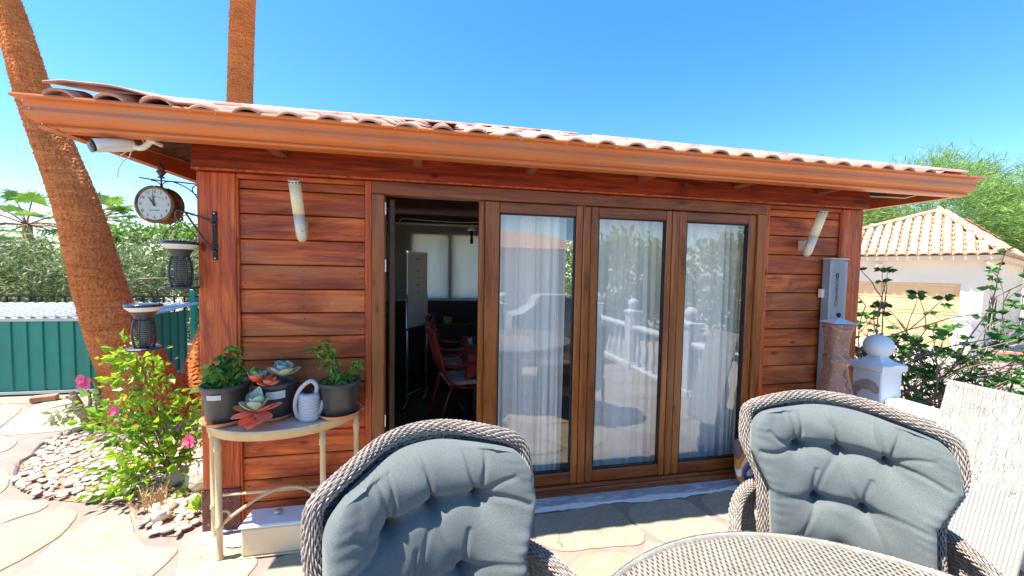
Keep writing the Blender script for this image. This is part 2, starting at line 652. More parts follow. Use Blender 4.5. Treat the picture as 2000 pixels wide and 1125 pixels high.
M_stone = mat('flagstone', (0.30, 0.25, 0.168), (0.36, 0.31, 0.225), (3.1, 5.5, 3.1), 0.8, bump=0.8, dist=0.004, objvar=0.2, disto=1.6, lo=.3, hi=.7,
              blotch=((0.265, 0.205, 0.15), (5, 13, 5), 0.58, 0.85), bscale=(22, 34, 22), cracks=(1.5, .009, (0.13, 0.09, 0.07)))
M_grout = mat('pink_grout', (0.235, 0.165, 0.135), (0.31, 0.225, 0.18), (7, 7, 7), 0.9, bump=0.5, dist=0.004, rand=False,
              blotch=((0.23, 0.15, 0.125), (5, 5, 5), 0.58, 0.78))
M_soil = mat('dry_soil', (0.26, 0.15, 0.09), (0.42, 0.27, 0.17), (18, 18, 18), 0.95, bump=0.9, dist=0.02, rand=False)
M_ground = mat('pale_ground', (0.38, 0.31, 0.24), (0.46, 0.39, 0.31), (0.6, 0.6, 0.6), 0.95, bump=0.3, dist=0.01, rand=False)
M_glass = glassmat('door_glass', 0.19, (0.97, 0.99, 0.98))
M_curtain = clothmat('white_curtain', (0.95, 0.93, 0.87), 0.08)
M_blind = clothmat('cream_blind', (0.92, 0.90, 0.82), 0.85)
M_black = mat('black_iron', (0.012, 0.012, 0.014), (0.03, 0.03, 0.034), (30, 30, 30), 0.45, 0.6)
M_rustiron = mat('weathered_iron', (0.05, 0.045, 0.05), (0.16, 0.10, 0.07), (60, 60, 60), 0.5, 0.5, bump=0.2)
M_steel = mat('brushed_steel', (0.62, 0.60, 0.55), (0.72, 0.70, 0.64), (8, 8, 120), 0.32, 0.85)
M_whiteplastic = mat('white_plastic', (0.74, 0.72, 0.66), (0.70, 0.67, 0.60), (8, 8, 8), 0.4)
M_dark = mat('dark_void', (0.01, 0.01, 0.012), (0.015, 0.015, 0.018), (5, 5, 5), 0.8)

M_rustnail = mat('rusty_nail', (0.04, 0.02, 0.015), (0.10, 0.05, 0.03), (50, 50, 50), .7, .4)
# ================================================================== SETTING
g = MB()
g.add([(-400, -400, -0.85), (400, -400, -0.85), (400, 400, -0.85), (-400, 400, -0.85)], [(0, 1, 2, 3)])
tag(g.build('ground', M_ground), kind='structure')
t = MB().box(-14, 3.36, -9, 7.4, -0.9, -0.004)
tag(t.build('patio_terrace', M_grout), kind='structure')
strip = MB().box(-1.40, 3.30, -0.115, -0.002, -0.02, 0.010, 0.003)
M_conc = mat('grey_cement', (0.30, 0.29, 0.28), (0.42, 0.41, 0.40), (6, 6, 6), 0.85, bump=0.4, dist=0.002, rand=False,
             blotch=((0.62, 0.60, 0.58), (9, 60, 9), 0.52, 0.62))
tag(strip.build('cement_strip', M_conc), kind='structure')
# rough pale smear along the cement joint
sm = MB()
xs = np.linspace(-1.3, 3.2, 120)
up_ = [-0.118 + 0.010 * sin(x * 9) + 0.006 * random.uniform(-1, 1) for x in xs]
lo_ = [-0.152 + 0.012 * sin(x * 6.3 + 1) + 0.010 * random.uniform(-1, 1) for x in xs]
V = [(x, a, 0.0125) for x, a in zip(xs, up_)] + [(x, a, 0.004) for x, a in zip(xs, lo_)]
sm.add(V, [(i + 120, i + 121, i + 1, i) for i in range(119)])
M_smear = mat('pale_mortar', (0.60, 0.58, 0.55), (0.70, 0.68, 0.64), (20, 20, 20), 0.9, bump=0.6, dist=0.003, rand=False)
tag(sm.build('mortar_smear', M_smear), kind='structure')

TR = [[[-3.44,1.04],[-3.32,1.01],[-3.22,0.95],[-3.08,0.8],[-3.01,0.7],[-3.01,0.65],[-3.06,0.64]],[[-2.99,0.55],[-2.88,0.55],[-2.69,0.52],[-2.57,0.48],[-2.54,0.4],[-2.62,0.35],[-2.65,0.3],[-2.71,0.26]],[[-2.67,0.24],[-2.63,0.27],[-2.5,0.36],[-2.38,0.38],[-2.3,0.34],[-2.23,0.21],[-2.2,0.09],[-2.22,-0.03],[-2.25,-0.13],[-2.29,-0.15]],[[-2.12,-0.1],[-2.14,-0.02],[-2.14,0.13],[-2.15,0.26],[-2.08,0.31],[-1.99,0.3],[-1.88,0.18],[-1.79,0.05],[-1.68,-0.05],[-1.56,-0.1],[-1.46,-0.1],[-1.45,-0.19],[-1.46,-0.3],[-1.49,-0.39],[-1.71,-0.38],[-1.92,-0.25]],[[-4.12,1.74],[-3.94,1.68],[-3.79,1.61],[-3.69,1.52],[-3.64,1.41],[-3.65,1.37],[-3.75,1.36]],[[-1.43,-0.12],[-1.33,-0.12],[-1.25,-0.14],[-0.97,-0.26],[-0.99,-0.38],[-0.98,-0.49],[-1.33,-0.43],[-1.31,-0.31]],[[-0.85,-0.27],[-0.71,-0.28],[-0.57,-0.45],[-0.48,-0.64],[-0.84,-0.58],[-0.89,-0.4]],[[0.64,-0.18],[0.84,-0.19],[0.97,-0.13],[1.05,-0.12],[1.15,-0.15],[1.19,-0.23],[1.18,-0.33],[1.24,-0.41],[1.21,-0.48],[1.16,-0.52],[1.03,-0.5],[0.86,-0.49],[0.73,-0.5],[0.6,-0.43],[0.59,-0.33],[0.62,-0.22]],[[1.26,-0.24],[1.33,-0.18],[1.46,-0.18],[1.67,-0.17],[1.72,-0.22],[1.73,-0.32],[1.75,-0.4],[1.79,-0.48],[1.77,-0.54],[1.55,-0.58],[1.33,-0.54],[1.29,-0.44],[1.24,-0.34]],[[1.85,-0.18],[1.99,-0.14],[2.22,-0.14],[2.53,-0.17],[2.59,-0.32],[2.24,-0.53],[1.99,-0.49],[1.86,-0.43],[1.82,-0.31]],[[0.76,-0.56],[0.92,-0.55],[1.06,-0.58],[1.1,-0.64],[0.98,-0.72],[0.81,-0.77],[0.66,-0.71]]]
# the three stones that run out of the photograph on the left
TR[0] += [(-3.9, 0.75), (-4.0, 1.0), (-3.7, 1.08)]
TR[1] += [(-3.1, 0.18), (-3.4, 0.30), (-3.3, 0.52)]
TR[2] += [(-2.6, -0.35), (-3.0, -0.25), (-3.1, 0.02), (-2.9, 0.16)]
TR[4] += [(-4.4, 1.42), (-4.45, 1.7)]
BED = [(-2.862, 0.665), (-2.687, 0.565), (-2.427, 0.477), (-2.205, 0.412), (-1.926, 0.366), (-1.85, 0.25), (-1.75, 0.08),
       (-1.617, 0.01), (-1.50, -0.01), (-1.40, 0.20), (-1.40, 2.9), (-2.2, 3.1), (-3.0, 2.9), (-3.25, 2.3), (-3.33, 2.0),
       (-3.42, 1.75), (-3.42, 1.541), (-3.33, 1.3), (-3.208, 1.104), (-3.069, 0.80)]

def inpoly(x, y, P):
    c = False
    n = len(P)
    for i in range(n):
        x0, y0 = P[i][:2]
        x1, y1 = P[(i + 1) % n][:2]
        if (y0 > y) != (y1 > y) and x < (x1 - x0) * (y - y0) / (y1 - y0) + x0:
            c = not c
    return c

def chaikin(P, n=2):
    for _ in range(n):
        Q = []
        for i in range(len(P)):
            a, b = P[i], P[(i + 1) % len(P)]
            Q.append((a[0] * .75 + b[0] * .25, a[1] * .75 + b[1] * .25))
            Q.append((a[0] * .25 + b[0] * .75, a[1] * .25 + b[1] * .75))
        P = Q
    return P

def area(P):
    return 0.5 * sum(P[i][0] * P[(i + 1) % len(P)][1] - P[(i + 1) % len(P)][0] * P[i][1] for i in range(len(P)))

def densify(P, d=0.15):
    o = []
    for i in range(len(P)):
        a, b = P[i], P[(i + 1) % len(P)]
        n = max(1, int(math.hypot(b[0] - a[0], b[1] - a[1]) / d))
        o += [(a[0] + (b[0] - a[0]) * k / n, a[1] + (b[1] - a[1]) * k / n) for k in range(n)]
    return o

CAB = [(-1.42, -0.14), (3.42, -0.14), (3.42, 3.5), (-1.42, 3.5)]
blocked = [p[:] for p in TR] + [BED, CAB]
bpts = []
for P in blocked:
    bpts += densify(P)
seeds = []
rr = random.Random(5)
yy = -6.4
while yy < 4.9:
    xx = -7.4
    while xx < 3.2:
        p = (xx + rr.uniform(-.26, .26), yy + rr.uniform(-.24, .24))
        if not any(inpoly(p[0], p[1], P) for P in blocked) and p[0] < 3.15 and min(math.hypot(p[0] - q[0], p[1] - q[1]) for q in bpts) > .13:
            seeds.append(p)
        xx += 0.86
    yy += 0.72

def clip(P, nx, ny, c):
    o = []
    for i in range(len(P)):
        a, b = P[i], P[(i + 1) % len(P)]
        da, db = nx * a[0] + ny * a[1] - c, nx * b[0] + ny * b[1] - c
        if da <= 0:
            o.append(a)
        if (da < 0) != (db < 0) and abs(da - db) > 1e-12:
            t_ = da / (da - db)
            o.append((a[0] + (b[0] - a[0]) * t_, a[1] + (b[1] - a[1]) * t_))
    return o

patio = bpy.data.objects['patio_terrace']
def stone(P):
    gx, gy = sum(p[0] for p in P) / len(P), sum(p[1] for p in P) / len(P)
    P = [(p[0] + (p[0] - gx) / max(.01, math.hypot(p[0] - gx, p[1] - gy)) * .018, p[1] + (p[1] - gy) / max(.01, math.hypot(p[0] - gx, p[1] - gy)) * .018) for p in P]
    P = chaikin(P, 2)
    if area(P) < 0:
        P = P[::-1]
    if area(P) < 0.02:
        return
    P = densify(P, .03)
    P = [(x + random.uniform(-.0028, .0028), y + random.uniform(-.0028, .0028)) for x, y in P]
    MB().prism(P, -0.012, 0.004, bev=0.006).build('flagstone', M_stone, patio)
for P in TR:
    stone([tuple(p) for p in P])
for s in seeds:
    P = [(max(s[0] - .75, -7.8), s[1] - .75), (min(s[0] + .75, 3.3), s[1] - .75), (min(s[0] + .75, 3.3), s[1] + .75), (max(s[0] - .75, -7.8), s[1] + .75)]
    for q in seeds:
        dx, dy = q[0] - s[0], q[1] - s[1]
        L = math.hypot(dx, dy)
        if 0 < L < 2:
            P = clip(P, dx / L, dy / L, (dx * (s[0] + q[0]) / 2 + dy * (s[1] + q[1]) / 2) / L - 0.024)
            if len(P) < 3: break
    for q in bpts:
        dx, dy = q[0] - s[0], q[1] - s[1]
        L = math.hypot(dx, dy)
        if 0 < L < 1.3 and len(P) >= 3:
            P = clip(P, dx / L, dy / L, (dx * q[0] + dy * q[1]) / L - 0.030)
    if len(P) >= 3:
        stone([(p[0] + rr.uniform(-.015, .015), p[1] + rr.uniform(-.015, .015)) for p in P])

# ---- planting bed with pebbles
def bedz(x, y):
    return 0.012 + 0.035 * max(0.0, min(1.0, (x + 3.5) * 0.5)) * max(0, min(1, (y - 0.1) * 1.2))
bm_ = []
n = len(BED)
bedp = chaikin(BED, 1)
soil = MB()
cx, cy = -2.3, 1.5
nb = len(bedp)
V = [(cx, cy, 0.05)]
rings = 7
for r in range(1, rings + 1):
    for p in bedp:
        k = r / rings
        x, y = cx + (p[0] - cx) * k, cy + (p[1] - cy) * k
        V.append((x, y, (bedz(x, y) + random.uniform(-.006, .008)) if r < rings else 0.001))
F = [(0, 1 + i, 1 + (i + 1) % nb) for i in range(nb)]
for r in range(rings - 1):
    for i in range(nb):
        j = (i + 1) % nb
        F.append((1 + r * nb + i, 1 + (r + 1) * nb + i, 1 + (r + 1) * nb + j, 1 + r * nb + j))
soil.add(V, F, True)
bed = soil.build('planting_bed', M_soil)
tag(bed, kind='structure')
M_pebble = mat('pebble', (0.38, 0.28, 0.19), (0.56, 0.46, 0.36), (9, 9, 9), 0.7, bump=0.2, objvar=0.6,
               blotch=((0.40, 0.24, 0.15), (5, 5, 5), 0.58, 0.75))
M_pebw = mat('white_pebble', (0.74, 0.72, 0.70), (0.66, 0.63, 0.60), (9, 9, 9), 0.65, bump=0.2, objvar=0.15)
pebs = []
for k in range(4):
    mb = MB()
    prof = [(0.02, -0.5), (0.62, -0.38), (0.95, -0.12), (1.0, 0.05), (0.78, 0.33), (0.4, 0.47), (0.02, 0.5)]
    mb.lathe(prof, n=9, cap=False)
    V = np.array(mb.v)
    V += RNG.normal(size=V.shape) * 0.035
    mb.v = [tuple(p) for p in V]
    pebs.append(mb.mesh('pebble'))
placed = []
rp = random.Random(11)
cand = []
tries = 0
while tries < 45000 and len(placed) < 1300:
    tries += 1
    x, y = rp.uniform(-3.45, -1.42), rp.uniform(-0.02, 2.6)
    if not inpoly(x, y, BED): continue
    if y > 1.9 and rp.random() < .6: continue
    a = rp.uniform(.018, .040) * (1.45 if (x > -1.9 and y < .6 and rp.random() < .35) else 1)
    if any((x - q[0]) ** 2 + (y - q[1]) ** 2 < ((a + q[2]) * .70) ** 2 for q in placed): continue
    placed.append((x, y, a))
placed.sort(key=lambda q: math.hypot(q[0], q[1] + 2.45))
restV, restF, off = [], [], 0
pmats = []
for i, (x, y, a) in enumerate(placed):
    me = pebs[i % 4]
    wht = math.hypot((x + 2.85) / .42, (y - 1.45) / .38) < 1 and rp.random() < .8 or rp.random() < .1
    zz = bedz(x, y) + 0.004
    ang = rp.uniform(0, pi)
    sc_ = (a * rp.uniform(.95, 1.25), a * rp.uniform(.66, .9), a * rp.uniform(.62, .9))
    if i < 290:
        if me.name + 'w' not in bpy.data.meshes and wht:
            mw = me.copy(); mw.name = me.name + 'w'; mw.materials.clear(); mw.materials.append(M_pebw)
        m2 = bpy.data.meshes[me.name + 'w'] if wht else me
        o = link('pebble', m2, M_pebble, bed, (0, 0, 0))
        o.location = Vector((x, y, zz + sc_[2] * .22)) - bed.location
        o.rotation_euler = (rp.uniform(-.15, .15), rp.uniform(-.15, .15), ang)
        o.scale = sc_
    else:
        V = np.array([tuple(v.co) for v in me.vertices]) * np.array(sc_)
        ca, sa = cos(ang), sin(ang)
        V = V @ np.array([[ca, sa, 0], [-sa, ca, 0], [0, 0, 1]]) + np.array([x, y, zz + sc_[2] * .22])
        for p in me.polygons:
            vv = list(p.vertices)
            restF.append(tuple(v + off for v in vv))
        restV += [tuple(v) for v in V]
        off += len(V)
if restV:
    rb = MB(); rb.add(restV, restF, True)
    tag(rb.build('pebble_bed_rest', M_pebble, bed), kind='stuff')
# twigs and straw lying on the bed
C = []
for _ in range(700):
    x, y = rp.uniform(-3.3, -1.42), rp.uniform(0.0, 2.4)
    if inpoly(x, y, BED) and (y < 0.75 and x > -2.3 or rp.random() < .35):
        C.append((x, y, bedz(x, y) + .02 + rp.uniform(0, .012)))
V, F = leaves(C, 0.09, 0.035, 0.0, 0.0, dirs=[(rp.uniform(-1, 1), rp.uniform(-1, 1), 0) for _ in C])
M_straw = mat('dry_straw', (0.42, 0.26, 0.12), (0.55, 0.38, 0.2), (9, 9, 9), 0.9)
tag(np_obj('straw_litter', V, F, M_straw, bed, world=True), kind='stuff')

# ================================================================== CABIN
bounce_m = mat('pale_bounce', (0.50, 0.46, 0.40), (0.56, 0.52, 0.46), (2, 2, 2), .9, rand=False)
tag(MB().box(-1.3, 3.34, 3.45, 5.2, -.02, .004).build('bounce_slab', bounce_m), kind='structure')  # unseen pale slab, added to bounce sunlight onto the back blinds
cab = empty('wooden_cabin', (1.0, 0.0, 0.0), 0, 'red brown timber garden cabin with tiled hip roof and glazed folding doors', 'cabin')
# posts
po = MB().box(-1.385, -1.187, 0.0, 0.2, 0.26, 2.145, 0.006).build('corner_post', M_post, cab)
MB().box(-1.390, -1.182, -0.006, 0.206, 0.0, 0.262, 0.004).build('post_base', M_postbase, po)
po = MB().box(3.187, 3.392, 0.0, 0.2, 0.26, 2.145, 0.006).build('corner_post', M_post, cab)
MB().box(3.182, 3.397, -0.006, 0.206, 0.0, 0.262, 0.004).build('post_base', M_postbase, po)
for x0, x1 in ((-1.385, -1.187), (3.187, 3.392)):
    MB().box(x0, x1, 3.12, 3.32, 0, 2.36, 0.006).build('corner_post', M_post, cab)
# planks
zs = [0.004, 0.147, 0.287, 0.430, 0.578, 0.728, 0.880, 1.032, 1.177, 1.321, 1.465, 1.614, 1.766, 1.917, 2.062, 2.118]
for x0, x1 in ((-1.186, -0.470), (2.500, 3.186)):
    for a, b in zip(zs[:-1], zs[1:]):
        dy = random.uniform(-.0015, .0015)
        MB().box(x0, x1, 0.022 + dy, 0.052, a + .003, b - .003, 0.0048).build('wall_plank', M_plank, cab)
    MB().box(x0 + .01, x1 - .01, 0.054, 0.075, 0.0, 2.14).build('wall_lining', M_darkwood, cab)
    MB().box(x0, x1, 0.008, 0.05, 2.1185, 2.146, 0.004).build('top_batten', M_plank, cab)
MB().box(-1.1865, -1.174, 0.006, 0.0215, 0.0, 2.118, 0.003).build('corner_batten', M_post, cab)
MB().box(3.174, 3.1865, 0.006, 0.0215, 0.0, 2.118, 0.003).build('corner_batten', M_post, cab)
MB().box(-0.469, -0.428, 0.002, 0.08, 0.0, 2.146, 0.004).build('door_side_trim', M_post, cab)
MB().box(2.458, 2.499, 0.002, 0.08, 0.0, 2.146, 0.004).build('door_side_trim', M_post, cab)
nl = MB()
for x0, x1 in ((-1.186, -0.470), (2.500, 3.186)):
    for a, b in zip(zs[:-1], zs[1:]):
        for xn in (x0 + .035, x1 - .035, (x0 + x1) / 2):
            if b - a > .1:
                for zn in (a + .038, b - .038):
                    nl.lathe([(.0034, 0), (.0034, .0012), (.0005, .0016)], (xn + random.uniform(-.006, .006), .0225, zn + random.uniform(-.005, .005)), 8, M=Matrix.Rotation(pi / 2, 4, 'X'))
tag(nl.build('nail_heads', M_rustnail, cab), kind='stuff')
# side and back walls: clapboards
for i, (a, b) in enumerate(zip(zs[:-1], zs[1:])):
    for xw, sgn in ((-1.352, -1), (3.358, 1)):
        for ya, yb in (((0.202, 0.95), (2.35, 3.118)) if 1.1 < a < 2.0 else ((0.202, 3.118),)):  # planks stop short for the added light openings
            MB().box(xw - .018, xw + .018, ya, yb, a + .002, b - .002 + (0.2 if i == 14 else 0), 0.004).build('side_plank', M_plank, cab)
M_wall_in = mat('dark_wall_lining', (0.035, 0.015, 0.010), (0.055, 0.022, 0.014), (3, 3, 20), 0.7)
mb = MB()
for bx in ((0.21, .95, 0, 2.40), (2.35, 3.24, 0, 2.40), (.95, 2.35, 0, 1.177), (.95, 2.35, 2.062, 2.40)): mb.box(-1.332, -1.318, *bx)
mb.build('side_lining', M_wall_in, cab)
fo = MB().box(-1.332 - .03, -1.318 + .03, .95, 2.35, 1.178, 1.215).build('added_light_window', M_frame_h, cab)  # unseen opening, added to let daylight into the dark room
for ya in (.951, 1.62, 2.31): MB().box(-1.332 - .03, -1.318 + .03, ya, ya + .039, 1.2155, 2.06).build('frame_upright', M_frame_v, fo)
mb = MB()
for bx in ((0.21, .95, 0, 2.40), (2.35, 3.24, 0, 2.40), (.95, 2.35, 0, 1.177), (.95, 2.35, 2.062, 2.40)): mb.box(3.318, 3.332, *bx)
mb.build('side_lining', M_wall_in, cab)
fo = MB().box(3.318 - .03, 3.332 + .03, .95, 2.35, 1.178, 1.215).build('added_light_window', M_frame_h, cab)  # same opening on the right wall, also added to brighten the room
for ya in (.951, 1.62, 2.31): MB().box(3.318 - .03, 3.332 + .03, ya, ya + .039, 1.2155, 2.06).build('frame_upright', M_frame_v, fo)
M_backglass = glassmat('back_window_glass', 0.04)
# back wall, three window openings
wins = [(-0.42, 0.10), (0.17, 0.72), (1.62, 2.42)]
zb0, zb1 = 1.18, 2.12
bw = MB()
bw.box(-1.186, 3.186, 3.25, 3.31, 0.0, zb0)
bw.box(-1.186, 3.186, 3.25, 3.31, zb1, 2.42)
xe = -1.186
for a, b in wins + [(3.186, 3.3)]:
    if a > xe: bw.box(xe, a, 3.25, 3.31, zb0, zb1)
    xe = b
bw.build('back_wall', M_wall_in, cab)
for a, b in wins:
    f = MB()
    f.box(a - .03, b + .03, 3.312, 3.34, zb0 - .04, zb0); f.box(a - .03, b + .03, 3.312, 3.34, zb1, zb1 + .04)
    f.box(a - .03, a + .01, 3.312, 3.34, zb0, zb1); f.box(b - .01, b + .03, 3.312, 3.34, zb0, zb1)
    fo = f.build('back_window', M_frame_h, cab)
    MB().box(a + .012, b - .012, 3.322, 3.326, zb0 + .002, zb1 - .002).build('pane', M_backglass, fo)
# cabin floor
M_floor = wood('floor_boards', (0.03, 0.02, 0.018), (0.07, 0.045, 0.035), (0.11, 0.075, 0.06), 'x', 0.2, 0.5)
MB().box(-1.31, 3.31, 0.13, 3.24, -0.003, 0.020).build('cabin_floor', M_floor, cab)
# lintel beam
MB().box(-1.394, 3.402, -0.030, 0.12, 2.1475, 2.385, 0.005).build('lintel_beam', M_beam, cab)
MB().box(-1.39, 3.40, -0.036, -0.0305, 2.148, 2.158).build('beam_edge', M_post, cab)
for x0 in (-1.394, 3.255):
    MB().box(x0, x0 + .147, 0.122, 3.25, 2.19, 2.385, 0.005).build('side_beam', M_beam, cab)

# ---- roof: low hip
EX0, EX1, EY0, EY1, EZ = -1.70, 3.72, -0.395, 3.72, 2.335
PT = math.tan(radians(21.5))
half = (EY1 - EY0) / 2
RZ = EZ + half * PT
ym = (EY0 + EY1) / 2
dk = MB()
th = .03
A_ = [(EX0, EY0, EZ), (EX1, EY0, EZ), (EX1, EY1, EZ), (EX0, EY1, EZ), (EX0 + half, ym, RZ), (EX1 - half, ym, RZ)]
B_ = [(x, y, z - th) for x, y, z in A_]
dk.add(A_ + B_, [(0, 1, 5, 4), (1, 2, 5), (2, 3, 4, 5), (3, 0, 4), (6, 10, 11, 7), (7, 11, 8), (8, 11, 10, 9), (9, 10, 6),
                 (0, 6, 7, 1), (1, 7, 8, 2), (2, 8, 9, 3), (3, 9, 6, 0)])
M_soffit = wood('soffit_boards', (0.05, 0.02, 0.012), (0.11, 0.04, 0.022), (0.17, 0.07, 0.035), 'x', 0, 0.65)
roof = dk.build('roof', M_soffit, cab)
for xr in (-0.93, -0.145, 0.575, 1.38, 2.165, 2.90):
    # rafter tail and rafter, following the slope
    y1 = min(ym, EY0 + min(xr - EX0, EX1 - xr))
    MB().obox((xr, EY0 + .07, EZ + .07 * PT - .075), (xr, y1, EZ + (y1 - EY0) * PT - .075), 0.065, 0.085, 0.004).build('rafter', M_rafter, cab)
for sx, xx0, xc in ((1, EX0, EX0 + half), (-1, EX1, EX1 - half)):
    MB().obox((xx0 + sx * .08, EY0 + .08, EZ - .05), (xc, ym, RZ - .08), 0.05, 0.07, 0.004).build('hip_rafter', M_rafter, cab)
for xr in (-.92, -.144, .568, 1.377, 2.158, 2.90):
    MB().box(xr - .03, xr + .03, -.315, -.031, 2.243, 2.335, .006).build('rafter_tail', M_rafter, cab)
# conduit lines under the left and right eave
MB().tube([(-1.60, -.30, 2.215), (-1.392, .18, 2.20)], 0.006, 6).build('eave_conduit', M_rafter, cab)
MB().tube([(3.40, -.02, 2.255), (3.62, -.12, 2.235), (3.70, -.18, 2.26), (3.73, -.2, 2.29)], 0.006, 6).build('eave_cable', M_whiteplastic, cab)

# gutter: ogee profile, offset outwards (o) and height (z)
prof = [(0.0, .128), (0.0, .0), (.050, .0), (.062, .003), (.067, .010), (.064, .018), (.060, .021), (.066, .026), (.080, .036), (.089, .050), (.092, .068), (.090, .086),
        (.092, .100), (.098, .110), (.104, .113), (.116, .116), (.119, .124), (.116, .132), (.108, .132), (.102, .122), (.088, .112), (.084, .082), (.078, .056), (.060, .034), (.05, .010), (.006, .010), (.006, .128)]
GX0, GX1, GY0, GY1, GZ = -1.715, 3.725, -0.328, 3.65, 2.203
def gutter(side):
    mb = MB()
    V = []
    for o, z in prof:
        if side == 'front': a, b = (GX0 - o, GY0 - o), (GX1 + o, GY0 - o)
        if side == 'back': a, b = (GX1 + o, GY1 + o), (GX0 - o, GY1 + o)
        if side == 'left': a, b = (GX0 - o, GY1 + o), (GX0 - o, GY0 - o)
        if side == 'right': a, b = (GX1 + o, GY0 - o), (GX1 + o, GY1 + o)
        V += [(a[0], a[1], GZ + z), (b[0], b[1], GZ + z)]
    n = len(prof)
    mb.add(V, [(2 * i, 2 * i + 1, 2 * ((i + 1) % n) + 1, 2 * ((i + 1) % n)) for i in range(n)])
    return mb.build('gutter', M_gutter, cab)
gf = gutter('front')
for s_ in ('left', 'right', 'back'): gutter(s_)
# small rivets at the mitre
mb = MB()
for i in range(4):
    o = .07 + i * .012
    mb.lathe([(0.004, 0), (0.003, .002), (0.0005, .003)], (GX0 - o + .03, GY0 - o - .002, GZ + .02 + i * .028), 8, M=Matrix.Rotation(pi / 2, 4, 'X'))
mb.build('rivet', M_steel, gf)
MB().box(GX0 + .0, GX0 + .004, GY0 - .114, GY0 - .02, GZ - .003, GZ + .0).build('gutter_seam', M_gutter, gf)

# tiles: barrel caps with pans between, courses up the front slope
def tile_mesh(name, L, r0, r1, up=True, n=8, rise=0.62, t=0.012):
    """half barrel, wide end at y=0 (eave), narrow at y=L"""
    V, F = [], []
    for k, (y, r, off) in enumerate(((0, r0, 0), (L * .5, (r0 + r1) / 2, -.0), (L, r1, 0))):
        for j in range(n + 1):
            a = pi * j / n
            V.append((-r * cos(a), y, r * rise * sin(a)))
        for j in range(n + 1):
            a = pi * j / n
            V.append((-(r - t) * cos(a), y, (r * rise - t) * sin(a)))
    m_ = 2 * (n + 1)
    for k in range(2):
        for j in range(n):
            a = k * m_ + j
            F.append((a, a + 1, a + m_ + 1, a + m_))
            b = a + n + 1
            F.append((b + m_, b + m_ + 1, b + 1, b))
    for k in (0, 2):
        for j in range(n):
            a = k * m_ + j
            q = (a, a + n + 1, a + n + 2, a + 1)
            F.append(q if k == 0 else q[::-1])
    mb = MB()
    mb.add(V, F, True)
    return mb.mesh(name)
cabt = [tile_mesh('roof_tile', .40, .064 + d, .056 + d, rise=.62) for d in (0, .003, -.002)]
SL = sqrt(1 + PT * PT)
ang = math.atan(PT)
sp = 0.1845
nt_ = int((EX1 - EX0) / sp)
restV, restF = [], []
off = 0
rt_ = random.Random(3)
def bake(me, mtx, RV, RF):
    n0 = len(RV)
    for v in me.vertices:
        RV.append(tuple(mtx @ v.co))
    for p in me.polygons:
        RF.append(tuple(i + n0 for i in p.vertices))
for i in range(nt_):
    x = 0.045 - 10 * sp + i * sp - 0.04
    if x < EX0 + .04 or x > EX1 - .04: continue
    dmax = min(x - EX0, EX1 - x, half)
    s = -0.045
    k = 0
    while s < dmax - .08 or k == 0:
        y, z = EY0 + s, EZ + s * PT - 0.004
        mtx = Matrix.Translation((x + rt_.uniform(-.004, .004), y, z + rt_.uniform(0, .006))) @ Matrix.Rotation(ang + radians(rt_.uniform(-.2, 1.2)), 4, 'X') @ Matrix.Rotation(rt_.uniform(-.02, .02), 4, 'Z')
        if x < -1.25 and k == 0:
            mtx = Matrix.Translation((0, 0, .012)) @ mtx
        me = cabt[rt_.randrange(3)]
        mtx = mtx @ Matrix.Diagonal((1, max(.25, min(1.0, (dmax - s + .03) / .40)), 1, 1))
        if k < 3:
            o = link('roof_tile', me, M_tile, roof)
            o.matrix_basis = W(roof).inverted() @ mtx
        else:
            bake(me, mtx, restV, restF)
        s += .36
        k += 1
# pans and the other slopes, one joined layer
pan = MB()
for i in range(nt_ + 1):
    x = 0.045 - 10 * sp + i * sp - 0.04 - sp / 2
    if x < EX0 + .03 or x > EX1 - .03: continue
    dmax = min(x - EX0, EX1 - x, half)
    s = 0.0
    while s < dmax:
        L = min(.38, dmax - s + .05)
        y, z = EY0 + s - .03, EZ + s * PT + .000 + 0.002 * ((s / .36) % 2)
        V, F = [], []
        for yy_, zz_ in ((0, .005), (L, -.002)):
            for j in range(7):
                u = -1 + j / 3
                V.append((x + u * .072, y + yy_, z + yy_ * PT + zz_ + .016 * u * u))
        for j in range(6):
            F.append((j, j + 1, j + 8, j + 7))
        pan.add(V, F, True)
        s += .36
tag(pan.build('pan_tiles', M_tile, roof), kind='stuff')
for side in ('back', 'left', 'right'):
    length = (EX1 - EX0) if side == 'back' else (EY1 - EY0)
    for i in range(int(length / sp)):
        a = .1 + i * sp
        dmax = min(a, length - a, half)
        s = -.04
        while s < dmax - .08:
            loc = Matrix.Translation((0, s, s * PT + .0)) @ Matrix.Rotation(ang + .02, 4, 'X') @ Matrix.Diagonal((1, max(.25, min(1.0, (dmax - s + .03) / .40)), 1, 1))
            if side == 'back': fr = Matrix.Translation((EX1 - a, EY1, EZ)) @ Matrix.Rotation(pi, 4, 'Z')
            if side == 'left': fr = Matrix.Translation((EX0, EY1 - a, EZ)) @ Matrix.Rotation(-pi / 2, 4, 'Z')
            if side == 'right': fr = Matrix.Translation((EX1, EY0 + a, EZ)) @ Matrix.Rotation(pi / 2, 4, 'Z')
            bake(cabt[0], fr @ loc, restV, restF)
            s += .36
rb = MB(); rb.add(restV, restF, True)
tag(rb.build('upper_roof_tiles', M_tile, roof), kind='stuff')
